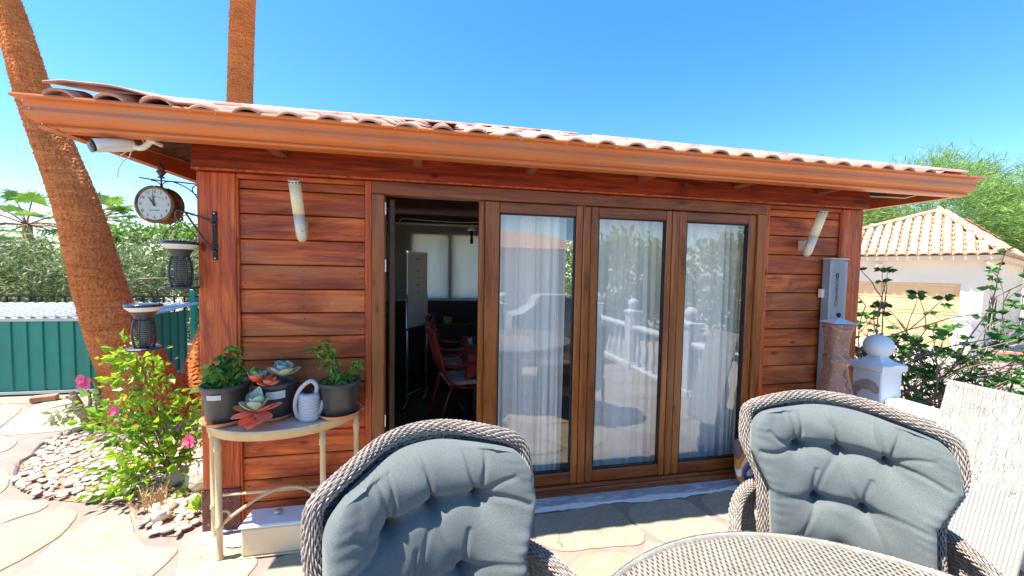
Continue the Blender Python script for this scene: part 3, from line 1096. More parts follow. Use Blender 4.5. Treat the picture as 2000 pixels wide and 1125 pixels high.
# hip and ridge caps
for (p, q) in (((EX0, EY0, EZ), (EX0 + half, ym, RZ)), ((EX1, EY0, EZ), (EX1 - half, ym, RZ)), ((EX0 + half, ym, RZ), (EX1 - half, ym, RZ))):
    p, q = Vector(p), Vector(q)
    d = (q - p)
    L = d.length
    d.normalize()
    n_ = int(L / .36)
    side_ = d.cross(Vector((0, 0, 1))).normalized()
    R = Matrix((side_, d, side_.cross(d))).transposed().to_4x4()
    for k in range(1 if p.x < 0 and p.z < 2.4 else 0, n_):
        o = link('hip_tile', cabt[1], M_tile, roof)
        pos = p + d * (.0 + k * .36) + Vector((0, 0, .014))
        mtx = Matrix.Translation(pos) @ R @ Matrix.Rotation(.01, 4, 'X') @ Matrix.Diagonal((1.2, 1.08, .8, 1))
        o.matrix_basis = W(roof).inverted() @ mtx
# the lifted first sheet at the left end of the eave
V, F = [], []
nx_, ny_ = 26, 6
for j in range(ny_ + 1):
    for i in range(nx_ + 1):
        u, w_ = i / nx_, j / ny_
        x = -1.705 + u * .52
        y = -.452 + w_ * .34
        lift = .058 * (1 - u) ** 1.4 * (1 - .6 * w_) + .022 * max(0, sin(u * pi)) * (1 - w_)
        V.append((x + .03 * w_, y + .01 * sin(u * 9), 2.352 + lift + w_ * .34 * PT - 0.05 * max(0, .12 - u) * 3))
for j in range(ny_):
    for i in range(nx_):
        a = j * (nx_ + 1) + i
        F.append((a, a + 1, a + nx_ + 2, a + nx_ + 1))
n0 = len(V)
V2 = V + [(x, y, z - .009) for x, y, z in V]
F2 = F + [tuple(i + n0 for i in f)[::-1] for f in F]
F2 += [(i, i + n0, i + 1 + n0, i + 1) for i in range(nx_)]
F2 += [((j + 1) * (nx_ + 1), (j + 1) * (nx_ + 1) + n0, j * (nx_ + 1) + n0, j * (nx_ + 1)) for j in range(ny_)]
F2 += [(j * (nx_ + 1) + nx_, j * (nx_ + 1) + nx_ + n0, (j + 1) * (nx_ + 1) + nx_ + n0, (j + 1) * (nx_ + 1) + nx_) for j in range(ny_)]
ls = MB(); ls.add(V2, F2, True)
tag(ls.build('lifted_corner_tile', M_tile, roof), label='warped corner tile lifted clear of the gutter')

# ---- door frame and leaves
fr_ = MB()
dfr = MB().box(-.428, -.352, -.012, .085, 0.0, 2.066, .006).build('door_frame', M_frame_v, cab)
MB().box(2.384, 2.457, -.012, .085, 0.0, 2.066, .006).build('frame_upright', M_frame_v, dfr)
MB().box(-.428, 2.457, -.012, .085, 2.0665, 2.1465, .006).build('frame_head', M_frame_h, dfr)
MB().box(-.3515, 2.3835, -.018, .085, 0.0, 0.050, .008).build('threshold', M_frame_h, dfr)
MB().box(-.3515, 2.3835, -.006, .085, 0.0505, 0.074, .004).build('threshold_upper', M_frame_h, dfr)
for z in (1.98, 1.62, .62):
    MB().box(-.3515, -.343, .004, .016, z - .04, z + .04, .002).build('hinge', M_steel, dfr)
def leaf(x0, x1, z0=.077, z1=2.063, y0=.008, wl=.085, wr=.085):
    y1 = y0 + .062
    lf = MB().box(x0, x0 + wl, y0, y1, z0, z1, .007).build('door_leaf', M_frame_v, cab)
    MB().box(x1 - wr, x1, y0, y1, z0, z1, .007).build('stile', M_frame_v, lf)
    MB().box(x0 + wl + .0005, x1 - wr - .0005, y0 + .002, y1, z1 - .072, z1 - .001, .007).build('top_rail', M_frame_h, lf)
    MB().box(x0 + wl + .0005, x1 - wr - .0005, y0 + .002, y1, z0, z0 + .085, .007).build('bottom_rail', M_frame_h, lf)
    gx0, gx1, gz0, gz1 = x0 + wl, x1 - wr, z0 + .085, z1 - .072
    b = MB()
    b.box(gx0 + .0005, gx0 + .010, y0 + .012, y0 + .040, gz0, gz1); b.box(gx1 - .010, gx1 - .0005, y0 + .012, y0 + .040, gz0, gz1)
    b.box(gx0 + .011, gx1 - .011, y0 + .012, y0 + .040, gz0 + .0005, gz0 + .010); b.box(gx0 + .011, gx1 - .011, y0 + .012, y0 + .040, gz1 - .010, gz1 - .0005)
    b.build('glazing_bead', M_black, lf)
    V = [(gx0 + .009, y0 + .026, gz0 + .009), (gx1 - .009, y0 + .026, gz0 + .009), (gx1 - .009, y0 + .026, gz1 - .009), (gx0 + .009, y0 + .026, gz1 - .009)]
    MB().add(V, [(0, 1, 2, 3)]).build('glass_pane', M_glass, lf)
    return lf
leaf(.282, .9745, wl=.100, wr=.050)
leaf(1.0305, 1.6665, wl=.060, wr=.045)
leaf(1.7225, 2.3825, wl=.065, wr=.062)
for xa, xb in ((.9755, 1.0295), (1.6675, 1.7215)):
    MB().box(xa, xb, -.002, .06, .077, 2.063, .010).build('meeting_stile', M_frame_v, cab)
MB().box(.245, .281, -.002, .06, .077, 2.063, .010).build('meeting_stile', M_frame_v, cab)
# folded leaf opened inwards at the left jamb
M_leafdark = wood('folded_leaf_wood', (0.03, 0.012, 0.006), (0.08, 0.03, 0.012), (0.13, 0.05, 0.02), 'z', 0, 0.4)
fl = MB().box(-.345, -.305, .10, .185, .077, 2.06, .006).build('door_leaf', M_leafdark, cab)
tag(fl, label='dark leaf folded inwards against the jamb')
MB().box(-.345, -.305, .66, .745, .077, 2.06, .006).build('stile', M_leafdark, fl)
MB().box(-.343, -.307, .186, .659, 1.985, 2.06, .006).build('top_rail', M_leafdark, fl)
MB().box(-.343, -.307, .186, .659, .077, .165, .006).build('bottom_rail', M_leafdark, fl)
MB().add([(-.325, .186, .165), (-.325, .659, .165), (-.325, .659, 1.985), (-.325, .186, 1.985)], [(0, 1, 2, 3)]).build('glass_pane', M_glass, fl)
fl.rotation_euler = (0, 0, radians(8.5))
# ================================================================== WALL-MOUNTED THINGS
M_lampshade = mat('lamp_diffuser', (0.78, 0.70, 0.46), (0.74, 0.66, 0.42), (5, 5, 5), 0.35)
M_agedsteel = mat('aged_steel', (0.60, 0.55, 0.45), (0.70, 0.64, 0.52), (20, 20, 20), 0.5, 0.35, bump=0.2,
                  blotch=((0.36, 0.27, 0.17), (40, 40, 40), 0.60, 0.70))
def wall_lamp(x, label):
    rt = empty('wall_lamp', (x, -.03, 1.76), 0, label, 'wall lamp', 'torch shaped wall lamps on the cabin front')
    p0, p1 = Vector((x, -.040, 1.752)), Vector((x, -.160, 2.092))
    d = (p1 - p0).normalized()
    L = (p1 - p0).length
    q = Vector((0, 0, 1)).rotation_difference(d).to_matrix().to_4x4()
    r = .030
    MB().lathe([(.003, 0), (.015, .004), (.026, .018), (r, .045), (r, L * .47)], p0, 28, M=q).build('lamp_body', M_agedsteel, rt)
    MB().lathe([(r - .002, L * .4715), (r + .001, L * .475), (r + .001, L * .93)], p0, 28, M=q).build('lamp_shade', M_lampshade, rt)
    MB().lathe([(r + .002, L * .931), (r + .002, L * .995), (r - .004, L)], p0, 28, M=q).build('lamp_cap', M_agedsteel, rt)
    v = MB()
    for k in range(12):
        a = 2 * pi * k / 12
        c = p0 + q.to_3x3() @ Vector((cos(a) * (r + .003), sin(a) * (r + .003), L * .962))
        v.box(c.x - .004, c.x + .004, c.y - .003, c.y + .003, c.z - .003, c.z + .003)
    v.build('vent_slot', M_dark, rt)
    MB().box(x - .014, x + .014, -.05, .021, 1.80, 1.88, .006).build('lamp_mount', M_agedsteel, rt)
wall_lamp(-.812, 'cream and steel torch lamp on the planks left of the open doorway')
wall_lamp(2.795, 'cream and steel torch lamp on the planks right of the glass doors')

# roller cassette with lettering
M_alu = mat('grey_aluminium', (0.28, 0.31, 0.35), (0.32, 0.35, 0.39), (40, 40, 1), 0.4, 0.3, bump=0.15)
rc = empty('roller_cassette', (3.09, 0, .3), 0, 'tall grey aluminium roller cassette upright beside the right corner post', 'awning cassette')
b = MB()
b.box(3.008, 3.138, -.072, .004, .35, 1.735, .010)
for i in range(9):
    x = 3.02 + i * .0125
    b.box(x, x + .005, -.0738, -.0721, .352, 1.733)
b.build('cassette_body', M_alu, rc)
MB().box(3.1385, 3.1505, -.045, .004, .35, 1.730).build('cassette_slot', M_dark, rc)
MB().box(3.151, 3.186, -.062, .004, .35, 1.728, .008).build('pull_bar', M_alu, rc)
MB().box(3.006, 3.188, -.068, .002, 1.7355, 1.744, .003).build('end_cap', M_whiteplastic, rc)
MB().box(2.985, 3.0075, -.030, .004, 1.43, 1.50, .003).build('wall_clip', M_whiteplastic, rc)
text_obj('SONOMACS', .040, M_black, 'lettering', rc, Vector((3.066, -.0745, 1.475)) - rc.location, (pi / 2, pi / 2, 0))
lg = MB()
lg.tube([(3.066 + .012 * cos(a), -.0748, 1.610 + .015 * sin(a)) for a in np.linspace(.6, 4.2, 12)], .003, 5)
lg.tube([(3.066 + .012 * cos(a + pi), -.0748, 1.602 + .015 * sin(a + pi)) for a in np.linspace(.6, 4.2, 12)], .003, 5)
lg.build('logo', M_black, rc)
# magnetic catch
M_brass = mat('brass', (0.45, 0.33, 0.12), (0.55, 0.42, 0.18), (20, 20, 20), 0.35, 0.8)
ct = empty('door_catch', (3.24, -.02, .93), 0, 'small black and brass catch screwed to the right corner post', 'catch')
MB().box(3.222, 3.238, -.045, -.001, .93, 1.06, .003).build('catch_body', M_black, ct)
MB().box(3.240, 3.262, -.034, -.001, .90, 1.07, .003).build('catch_plate', M_brass, ct)

# ---- station clock on scroll bracket
M_clock = mat('clock_bronze', (0.10, 0.055, 0.03), (0.30, 0.14, 0.05), (14, 14, 14), 0.42, 0.6, blotch=((0.03, 0.02, 0.02), (18, 18, 18), 0.5, 0.65))
M_face = mat('clock_face_paper', (0.60, 0.59, 0.53), (0.56, 0.55, 0.49), (10, 10, 10), 0.6)
M_ink = mat('ink', (0.05, 0.05, 0.055), (0.06, 0.06, 0.06), (5, 5, 5), 0.6)
ck = Vector((-1.603, .015, 1.945))
cl = empty('station_clock', (-1.385, .05, 1.95), 0, 'round bronze station clock with cream dial on a scroll bracket from the left corner post', 'clock')
RX = Matrix.Rotation(pi / 2, 4, 'X')   # z axis -> -y
Rz = Matrix.Rotation(radians(-7), 4, 'Z') @ RX
def cp(x, z, y):   # dial plane helper: right, up, towards viewer
    return ck + (Matrix.Rotation(radians(-7), 3, 'Z') @ Vector((x, -y, z)))
MB().lathe([(.02, -.095), (.080, -.092), (.100, -.084), (.106, -.074), (.100, -.064), (.093, -.058), (.093, -.020), (.100, -.014), (.108, -.006), (.106, .003), (.096, .008), (.0895, .003), (.0885, -.001)],
           ck, 56, M=Rz, cap=False).build('clock_case', M_clock, cl)
MB().lathe([(.089, -.0012), (.089, .0)], ck, 48, M=Rz, smooth=False).build('clock_dial', M_face, cl)
num = ['12', '1', '2', '3', '4', '5', '6', '7', '8', '9', '10', '11']
dial = [o for o in children(cl) if o.name.startswith('clock_dial')][0]
for i, s in enumerate(num):
    a = 2 * pi * i / 12
    o = text_obj(s, .025, M_ink, 'numeral', dial)
    o.matrix_basis = W(dial).inverted() @ Matrix.Translation(cp(.074 * sin(a), .074 * cos(a), .0008)) @ Rz
hands = MB()
def hand(a, L, w):
    d = Vector((sin(a), cos(a))); s_ = Vector((cos(a), -sin(a)))
    P = [-d * .012 + s_ * w * .6, d * L * .55 + s_ * w, d * L, d * L * .55 - s_ * w, -d * .012 - s_ * w * .6]
    hands.add([cp(p.x, p.y, .0035) for p in P] + [cp(p.x, p.y, .005) for p in P], [(4, 3, 2, 1, 0), (5, 6, 7, 8, 9)] + [(i, (i + 1) % 5, 5 + (i + 1) % 5, 5 + i) for i in range(5)])
hand(radians(-35), .046, .0045); hand(radians(-4), .066, .003)
hands.lathe([(.006, 0.002), (.006, .007)], ck, 12, M=Rz)
hands.build('clock_hand', M_ink, cl)
o = text_obj('OLD TOWN', .0095, M_ink, 'dial_lettering', dial)
o.matrix_basis = W(dial).inverted() @ Matrix.Translation(cp(0, -.034, .0008)) @ Rz
ar = MB(); ar.tube([cp(.055 * cos(t_), .02 + .022 * sin(t_), .001) for t_ in np.linspace(.25, 2.2, 14)], .0012, 4)
ar.build('dial_ornament', M_ink, dial)
V = [cp(.0885 * cos(a), .0885 * sin(a), .004) for a in np.linspace(0, 2 * pi, 40, endpoint=False)]
MB().add(V, [tuple(range(40))]).build('clock_glass', glassmat('clock_glass', 0.03), cl)
br = MB()
zt = 2.088
xc = ck.x + .012
br.tube([(xc, .055, 2.05), (xc, .055, 2.115)], .0045, 8)
br.tube(catmull([(-1.70, .055, zt + .012), (-1.66, .055, zt + .006), (xc, .055, zt), (-1.5, .055, zt - .004), (-1.388, .055, zt - .012)], 5), .004, 6)
br.tube(catmull([(-1.54, .055, zt - .001), (-1.47, .055, zt - .03), (-1.42, .055, zt - .075), (-1.388, .055, zt - .15)], 6), .0035, 6)
br.tube(catmull([(-1.388, .055, zt - .018), (-1.41, .055, zt - .014), (-1.435, .055, zt - .035), (-1.425, .055, zt - .068), (-1.39, .055, zt - .07)], 6), .0035, 6)
for s_ in (-1, 1):
    br.tube(catmull([(xc + s_ * .05, .055, zt - .002), (xc + s_ * .02, .055, zt - .008), (xc + s_ * .004, .055, zt - .028), (xc + s_ * .018, .055, zt - .046), (xc + s_ * .038, .055, zt - .044)], 6), .003, 6)
br.box(-1.388, -1.3855, .035, .075, zt - .17, zt + .01)
br.build('scroll_bracket', M_rustiron, cl)
MB().lathe([(.004, 2.10), (.022, 2.104), (.008, 2.112), (.013, 2.120), (.024, 2.137), (.013, 2.148), (.020, 2.155), (.012, 2.170), (.001, 2.187)], (xc, .055, 0), 16).build('finial', M_rustiron, cl)

# ---- hanging insect lanterns
M_grey = mat('charcoal_plastic', (0.035, 0.040, 0.047), (0.05, 0.057, 0.064), (8, 8, 8), 0.42)
M_mesh = mat('lantern_tube', (0.50, 0.44, 0.30), (0.38, 0.33, 0.23), (10, 10, 60), 0.5)
M_solar = mat('solar_top', (0.02, 0.03, 0.045), (0.03, 0.045, 0.06), (8, 8, 8), 0.2)
def lantern(c, label):
    rt = empty('insect_lantern', c, 0, label, 'insect lantern', 'charcoal solar insect lanterns hanging at the left corner')
    x, y, z = c       # z = bottom plate underside
    MB().lathe([(.076, 0), (.082, .003), (.082, .012), (.078, .015), (.03, .016)], c, 8, a0=pi / 8, smooth=False).build('base_tray', M_grey, rt)
    MB().lathe([(.022, .016), (.024, .05), (.024, .16), (.02, .175)], c, 16).build('lamp_tube', M_mesh, rt)
    cg = MB()
    for k in range(8):
        a = 2 * pi * k / 8 + .2
        pts = [(x + cos(a) * r, y + sin(a) * r, z + h) for r, h in ((.040, .012), (.050, .05), (.054, .09), (.050, .14), (.040, .18))]
        cg.tube(catmull(pts, 3), .0062 if k % 2 else .004, 5)
    for i in range(15):
        h = .022 + i * .0105
        r = .040 + .0145 * math.sin(pi * (h - .01) / .175)
        cg.tube([(x + cos(a) * r, y + sin(a) * r, z + h) for a in np.linspace(0, 2 * pi, 21)], .0026, 4, cap=False)
    cg.build('cage', M_grey, rt)
    MB().lathe([(.039, .178), (.043, .195), (.052, .210), (.060, .222)], c, 32, cap=False).build('lantern_neck', M_grey, rt)
    MB().lathe([(.059, .2225), (.069, .232), (.079, .241), (.082, .2485)], c, 32, cap=False).build('white_rim', M_whiteplastic, rt)
    MB().lathe([(.0825, .249), (.084, .252), (.083, .262), (.076, .266), (.02, .268)], c, 32).build('solar_cap', M_solar, rt)
    h = MB()
    h.tube(catmull([(x - .078, y, z + .262), (x - .075, y, z + .30), (x - .040, y, z + .345), (x - .012, y, z + .372), (x, y, z + .377), (x + .012, y, z + .372), (x + .040, y, z + .345), (x + .075, y, z + .30), (x + .078, y, z + .262)], 5), .0028, 6)
    h.build('handle', M_rustiron, rt)
    return rt
lantern((-1.435, -.06, 1.468), 'charcoal insect lantern hanging from the black bracket on the corner post')
lantern((-1.672, .02, 1.112), 'lower charcoal insect lantern hanging in front of the leaning palm trunk')
bk = empty('wall_bracket', (-1.295, -.004, 1.64), 0, 'black bracket with scrolled hook screwed to the front of the left post', 'bracket')
MB().box(-1.304, -1.280, -.008, -.0005, 1.635, 1.915, .002).build('back_plate', M_black, bk)
hk = MB()
A0, A1, HK = Vector((-1.292, -.012, 1.855)), Vector((-1.290, -.012, 1.70)), Vector((-1.435, -.062, 1.905))
hk.tube(catmull([tuple(A0), tuple(A0.lerp(HK, .5) + Vector((0, 0, .004))), tuple(HK), (-1.448, -.066, 1.895), (-1.45, -.067, 1.872), (-1.438, -.062, 1.850), (-1.424, -.058, 1.858), (-1.424, -.058, 1.872)], 6), .0055, 6)
hk.tube(catmull([tuple(A1), (-1.312, -.02, 1.715), (-1.355, -.035, 1.79), tuple(A0.lerp(HK, .82))], 6), .0055, 6)
for zz in (1.855, 1.70):
    hk.tube([(-1.292 + .014 * cos(a), -.014, zz + .014 * sin(a)) for a in np.linspace(0, 5.5, 16)], .005, 6)
hk.build('scroll_arm', M_rustiron, bk)
for zz in (1.905, 1.645): MB().lathe([(.006, 0), (.005, .003), (.001, .004)], (-1.292, -.008, zz), 10, M=RX).build('screw', M_steel, bk)
bk = empty('wall_bracket', (-1.39, .08, 1.5), 0, 'thin dark bracket on the side of the left post holding the lower lantern', 'bracket')
hk = MB()
hk.tube(catmull([(-1.387, .09, 1.515), (-1.5, .06, 1.522), (-1.62, .035, 1.522), (-1.69, .018, 1.515), (-1.70, .018, 1.495), (-1.685, .02, 1.482), (-1.672, .02, 1.489)], 6), .0045, 6)
hk.tube(catmull([(-1.387, .09, 1.40), (-1.42, .08, 1.43), (-1.50, .06, 1.50), (-1.56, .05, 1.52)], 6), .0045, 6)
hk.build('scroll_arm', M_rustiron, bk)
MB().box(-1.391, -1.3855, .075, .105, 1.37, 1.55, .002).build('back_plate', M_black, bk)

# ---- security camera under the eave
sc_ = empty('security_camera', (-1.46, -.30, 2.2), 0, 'cream bullet security camera under the left end of the gutter', 'camera')
q = Vector((0, 0, 1)).rotation_difference(Vector((-.75, -.85, -.36)).normalized()).to_matrix().to_4x4()
c0 = (-1.485, -.285, 2.190)
MB().lathe([(.004, 0), (.023, .002), (.029, .010), (.029, .13), (.028, .142)], c0, 28, M=q).build('camera_body', M_whiteplastic, sc_)
MB().lathe([(.027, .1425), (.026, .148), (.0, .149)], c0, 28, M=q).build('lens_window', mat('camera_glass', (0.01, 0.015, 0.015), (0.02, 0.03, 0.03), (9, 9, 9), 0.45, spec=.2), sc_)
le = MB()
for k in range(7):
    a = 2 * pi * k / 7
    p = Vector(c0) + q.to_3x3() @ Vector((.015 * cos(a), .015 * sin(a), .149))
    le.lathe([(.005, 0), (.004, .002), (.0005, .003)], p, 8, M=q)
le.build('infrared_led', mat('led', (0.12, 0.14, 0.08), (0.2, 0.2, 0.12), (9, 9, 9), 0.3), sc_)
hd = MB()
V, F = [], []
for j, t_ in enumerate(np.linspace(.02, .158, 9)):
    for k in range(15):
        a = -.35 + (pi + .7) * k / 14
        rr_ = .0325
        if j >= 7: a = pi / 2 + (a - pi / 2) * (1 - .22 * (j - 6))
        V.append(Vector(c0) + q.to_3x3() @ Vector((rr_ * cos(a) , 0, t_)) + Vector((0, 0, 0)) if False else Vector(c0) + q.to_3x3() @ (Matrix.Rotation(0, 3, 'Z') @ Vector((-rr_ * sin(a), rr_ * cos(a), t_))))
for j in range(8):
    for k in range(14):
        a = j * 15 + k
        F.append((a, a + 1, a + 16, a + 15))
hd.add(V, F, True)
hd.build('sun_shield', M_whiteplastic, sc_)
mb = MB()
mb.tube(catmull([(-1.478, -.30, 2.175), (-1.45, -.30, 2.17), (-1.43, -.295, 2.185), (-1.41, -.29, 2.215)], 5), .013, 10)
mb.box(-1.442, -1.372, -.325, -.262, 2.203, 2.222, .005, R=Matrix.Rotation(radians(28), 3, 'Y'))
mb.build('camera_mount', M_whiteplastic, sc_)
mb = MB()
mb.tube(catmull([(-1.50, -.3, 2.155), (-1.535, -.305, 2.122), (-1.515, -.31, 2.105), (-1.497, -.305, 2.12), (-1.49, -.3, 2.15)], 6), .0022, 5)
mb.tube(catmull([(-1.512, -.31, 2.106), (-1.535, -.312, 2.06), (-1.54, -.312, 2.02)], 6), .0026, 5)
mb.tube(catmull([(-1.43, -.3, 2.19), (-1.46, -.28, 2.235), (-1.43, -.27, 2.245), (-1.39, -.27, 2.23)], 6), .0026, 5)
mb.build('cable', M_whiteplastic, sc_)

# ================================================================== CONSOLE TABLE AND WHAT STANDS ON IT
M_cream = mat('cream_painted_metal', (0.60, 0.42, 0.20), (0.68, 0.52, 0.30), (9, 9, 9), 0.45, bump=0.2, blotch=((0.36, 0.25, 0.14), (30, 30, 30), 0.66, 0.74))
M_topstone = mat('travertine_top', (0.48, 0.40, 0.27), (0.62, 0.54, 0.40), (5, 14, 5), 0.4, bump=0.3, blotch=((0.30, 0.24, 0.16), (8, 22, 8), 0.58, 0.7))
ctb = empty('console_table', (-.915, -.02, 0), 0, 'half round cream metal console table with stone top against the planks', 'console table')
cx0, cy0, TW, TD, TZ = -.908, -.004, .418, .345, .742
half_p = [(cx0 + TW * cos(a), cy0 - .002 - TD * sin(a)) for a in np.linspace(0, pi, 33)][::-1]
MB().prism(half_p[::-1] if area(half_p) < 0 else half_p, TZ - .014, TZ, bev=.004).build('table_top', M_topstone, ctb)
ap = MB()
hp = [(cx0 + (TW - .012) * cos(a), cy0 - .004 - (TD - .012) * sin(a)) for a in np.linspace(0, pi, 33)]
hi = [(cx0 + (TW - .024) * cos(a), cy0 - .004 - (TD - .024) * sin(a)) for a in np.linspace(0, pi, 33)]
V = [(x, y, z) for z in (TZ - .055, TZ - .0145) for x, y in hp] + [(x, y, z) for z in (TZ - .055, TZ - .0145) for x, y in hi]
n = 33
F = [(i, i + 1, n + i + 1, n + i) for i in range(n - 1)] + [(3 * n + i, 3 * n + i + 1, 2 * n + i + 1, 2 * n + i) for i in range(n - 1)] + [(i, 2 * n + i, 2 * n + i + 1, i + 1) for i in range(n - 1)]
ap.add(V, F, True)
ap.build('apron', M_cream, ctb)
legs = [(-1.302, -.045), (-1.172, -.243), (-.648, -.243), (-.512, -.045)]
lp = [(.018, 0), (.020, .012), (.016, .02), (.0155, .17), (.021, .178), (.018, .186), (.021, .194), (.0155, .20), (.0155, .60), (.021, .607), (.018, .618), (.021, .629), (.0155, .64), (.017, TZ - .0555)]
for x, y in legs:
    MB().lathe(lp, (x, y, 0), 14).build('leg', M_cream, ctb)
st = MB()
st.tube(catmull([(-1.172, -.243, .185), (-1.10, -.20, .235), (-.99, -.14, .285), (-.87, -.11, .300), (-.74, -.15, .28), (-.648, -.243, .185)], 6), .009, 8)
st.tube([(-1.302, -.045, .25), (-.512, -.045, .25)], .009, 8)
for s_, xx in ((1, -1.172), (-1, -.648)):
    st.tube(catmull([(xx, -.243, .27), (xx + s_ * .035, -.235, .262), (xx + s_ * .045, -.232, .235), (xx + s_ * .02, -.238, .20), (xx, -.243, .19)], 5), .006, 6)
st.build('stretcher', M_cream, ctb)

M_terra = mat('terracotta_saucer', (0.55, 0.20, 0.09), (0.62, 0.27, 0.14), (9, 9, 9), 0.6)
M_pot = mat('dark_plastic_pot', (0.035, 0.036, 0.038), (0.06, 0.058, 0.055), (6, 6, 6), 0.36, bump=0.08, blotch=((0.14, 0.13, 0.11), (7, 7, 3), 0.55, 0.8))
M_label = mat('paper_label', (0.72, 0.70, 0.64), (0.60, 0.58, 0.52), (16, 16, 16), 0.6, blotch=((0.25, 0.24, 0.22), (22, 22, 22), 0.66, 0.72))
def potted(name, c, r, h, label, cat_):
    rt = empty(name, c, 0, label, cat_)
    MB().lathe([(r * .80, .014), (r * .86, .03), (r * .96, h * .86), (r * .97, h * .865), (r * 1.04, h * .875), (r * 1.06, h * .985), (r * 1.04, h), (r * .97, h), (r * .95, h * .88), (r * .9, h * .80)], c, 40, cap=False).build('pot', M_pot, rt)
    MB().lathe([(.001, h * .805), (r * .5, h * .81), (r * .915, h * .80)], c, 30, cap=False).build('potting_soil', M_soil, rt)
    return rt
def saucer(c, r, label):
    o = MB().lathe([(r * .8, 0), (r * .86, .004), (r, .024), (r * 1.01, .027), (r * .97, .027), (r * .84, .008), (.001, .007)], c, 40, cap=False).build('pot_saucer', M_terra)
    tag(o, label, 'saucer', 'terracotta saucers under the pots')
pL, pM, pR = (-1.160, -.178, TZ + .001), (-.930, -.140, TZ + .001), (-.577, -.165, TZ + .001)
saucer(pL, .118, 'terracotta saucer under the left dark pot on the console table')
saucer((pM[0], pM[1] - .01, pM[2]), .105, 'terracotta saucer under the red and green succulent')
saucer((pR[0], pR[1], pR[2]), .118, 'terracotta saucer under the right dark pot, by the table end')
M_ficus = leafmat('ficus_leaf', [(0.05, 0.20, 0.03), (0.12, 0.34, 0.045), (0.05, 0.17, 0.03), (0.36, 0.46, 0.06), (0.08, 0.26, 0.04)], .3, .28)
M_stem = mat('woody_stem', (0.22, 0.13, 0.07), (0.32, 0.21, 0.12), (20, 20, 6), 0.8, bump=0.4)
def ficus(rt, c, h, branches, seed):
    rg = np.random.default_rng(seed)
    st_ = MB()
    Cs, Ds = [], []
    for (dx, dy, hh) in branches:
        p = catmull([(c[0], c[1], c[2] + h * .8), (c[0] + dx * .3, c[1] + dy * .3, c[2] + h + hh * .45), (c[0] + dx * .8, c[1] + dy * .8, c[2] + h + hh * .85), (c[0] + dx, c[1] + dy, c[2] + h + hh)], 7)
        st_.tube(p, list(np.linspace(.005, .0018, len(p))), 6)
        for i, q_ in enumerate(p[5:]):
            for _ in range(2):
                Cs.append(tuple(np.array(q_) + rg.normal(size=3) * .006))
                Ds.append((rg.normal(), rg.normal(), -.5))
    st_.build('stem', M_stem, rt)
    V, F = leaves(Cs, .050, .46, -.35, .12, dirs=Ds, rng=rg)
    np_obj('foliage', V, F, M_ficus, rt, world=True)
rt = potted('potted_ficus', pL, .110, .215, 'small bushy ficus in the wider dark pot at the left end of the console table', 'potted plant')
ficus(rt, pL, .165, [(.01, .03, .25), (-.02, .0, .21), (-.06, -.02, .16), (.06, .02, .14), (-.10, .02, .10), (.05, -.04, .06), (.14, 0, .13), (-.01, -.05, .12), (-.12, -.03, .05), (.03, .03, .19)], 4)
# label patch and hoop stake
lb = MB()
a_ = np.linspace(radians(248), radians(285), 9)
V = [(pL[0] + .1080 * cos(a), pL[1] + .1080 * sin(a), pL[2] + .152) for a in a_] + [(pL[0] + .1090 * cos(a), pL[1] + .1090 * sin(a), pL[2] + .178) for a in a_]
lb.add(V, [(i, i + 1, 9 + i + 1, 9 + i) for i in range(8)], True).build('pot_label', M_label, rt)
mb = MB(); mb.tube([(pL[0] + .015, pL[1] + .03, pL[2] + .17), (pL[0] + .02, pL[1] + .03, pL[2] + .335)], .0016, 5)
mb.tube([(pL[0] + .02 + .011 * cos(a), pL[1] + .03, pL[2] + .346 + .011 * sin(a)) for a in np.linspace(0, 2 * pi, 14)], .0016, 5)
mb.build('plant_stake', M_whiteplastic, rt)
rt = potted('potted_ficus', pR, .108, .205, 'sparse arching ficus with pale stake in the pot right of the watering can', 'potted plant')
ficus(rt, pR, .16, [(-.15, 0, .24), (-.10, .0, .28), (-.05, 0, .24), (.01, -.02, .09), (.055, .0, .07), (.095, .01, .15), (-.07, -.01, .06), (.02, -.05, .05)], 9)
mb = MB(); mb.tube([(pR[0] - .035, pR[1] - .01, pR[2] + .16), (pR[0] - .046, pR[1] - .01, pR[2] + .285)], .0035, 6)
mb.build('plant_stake', M_whiteplastic, rt)
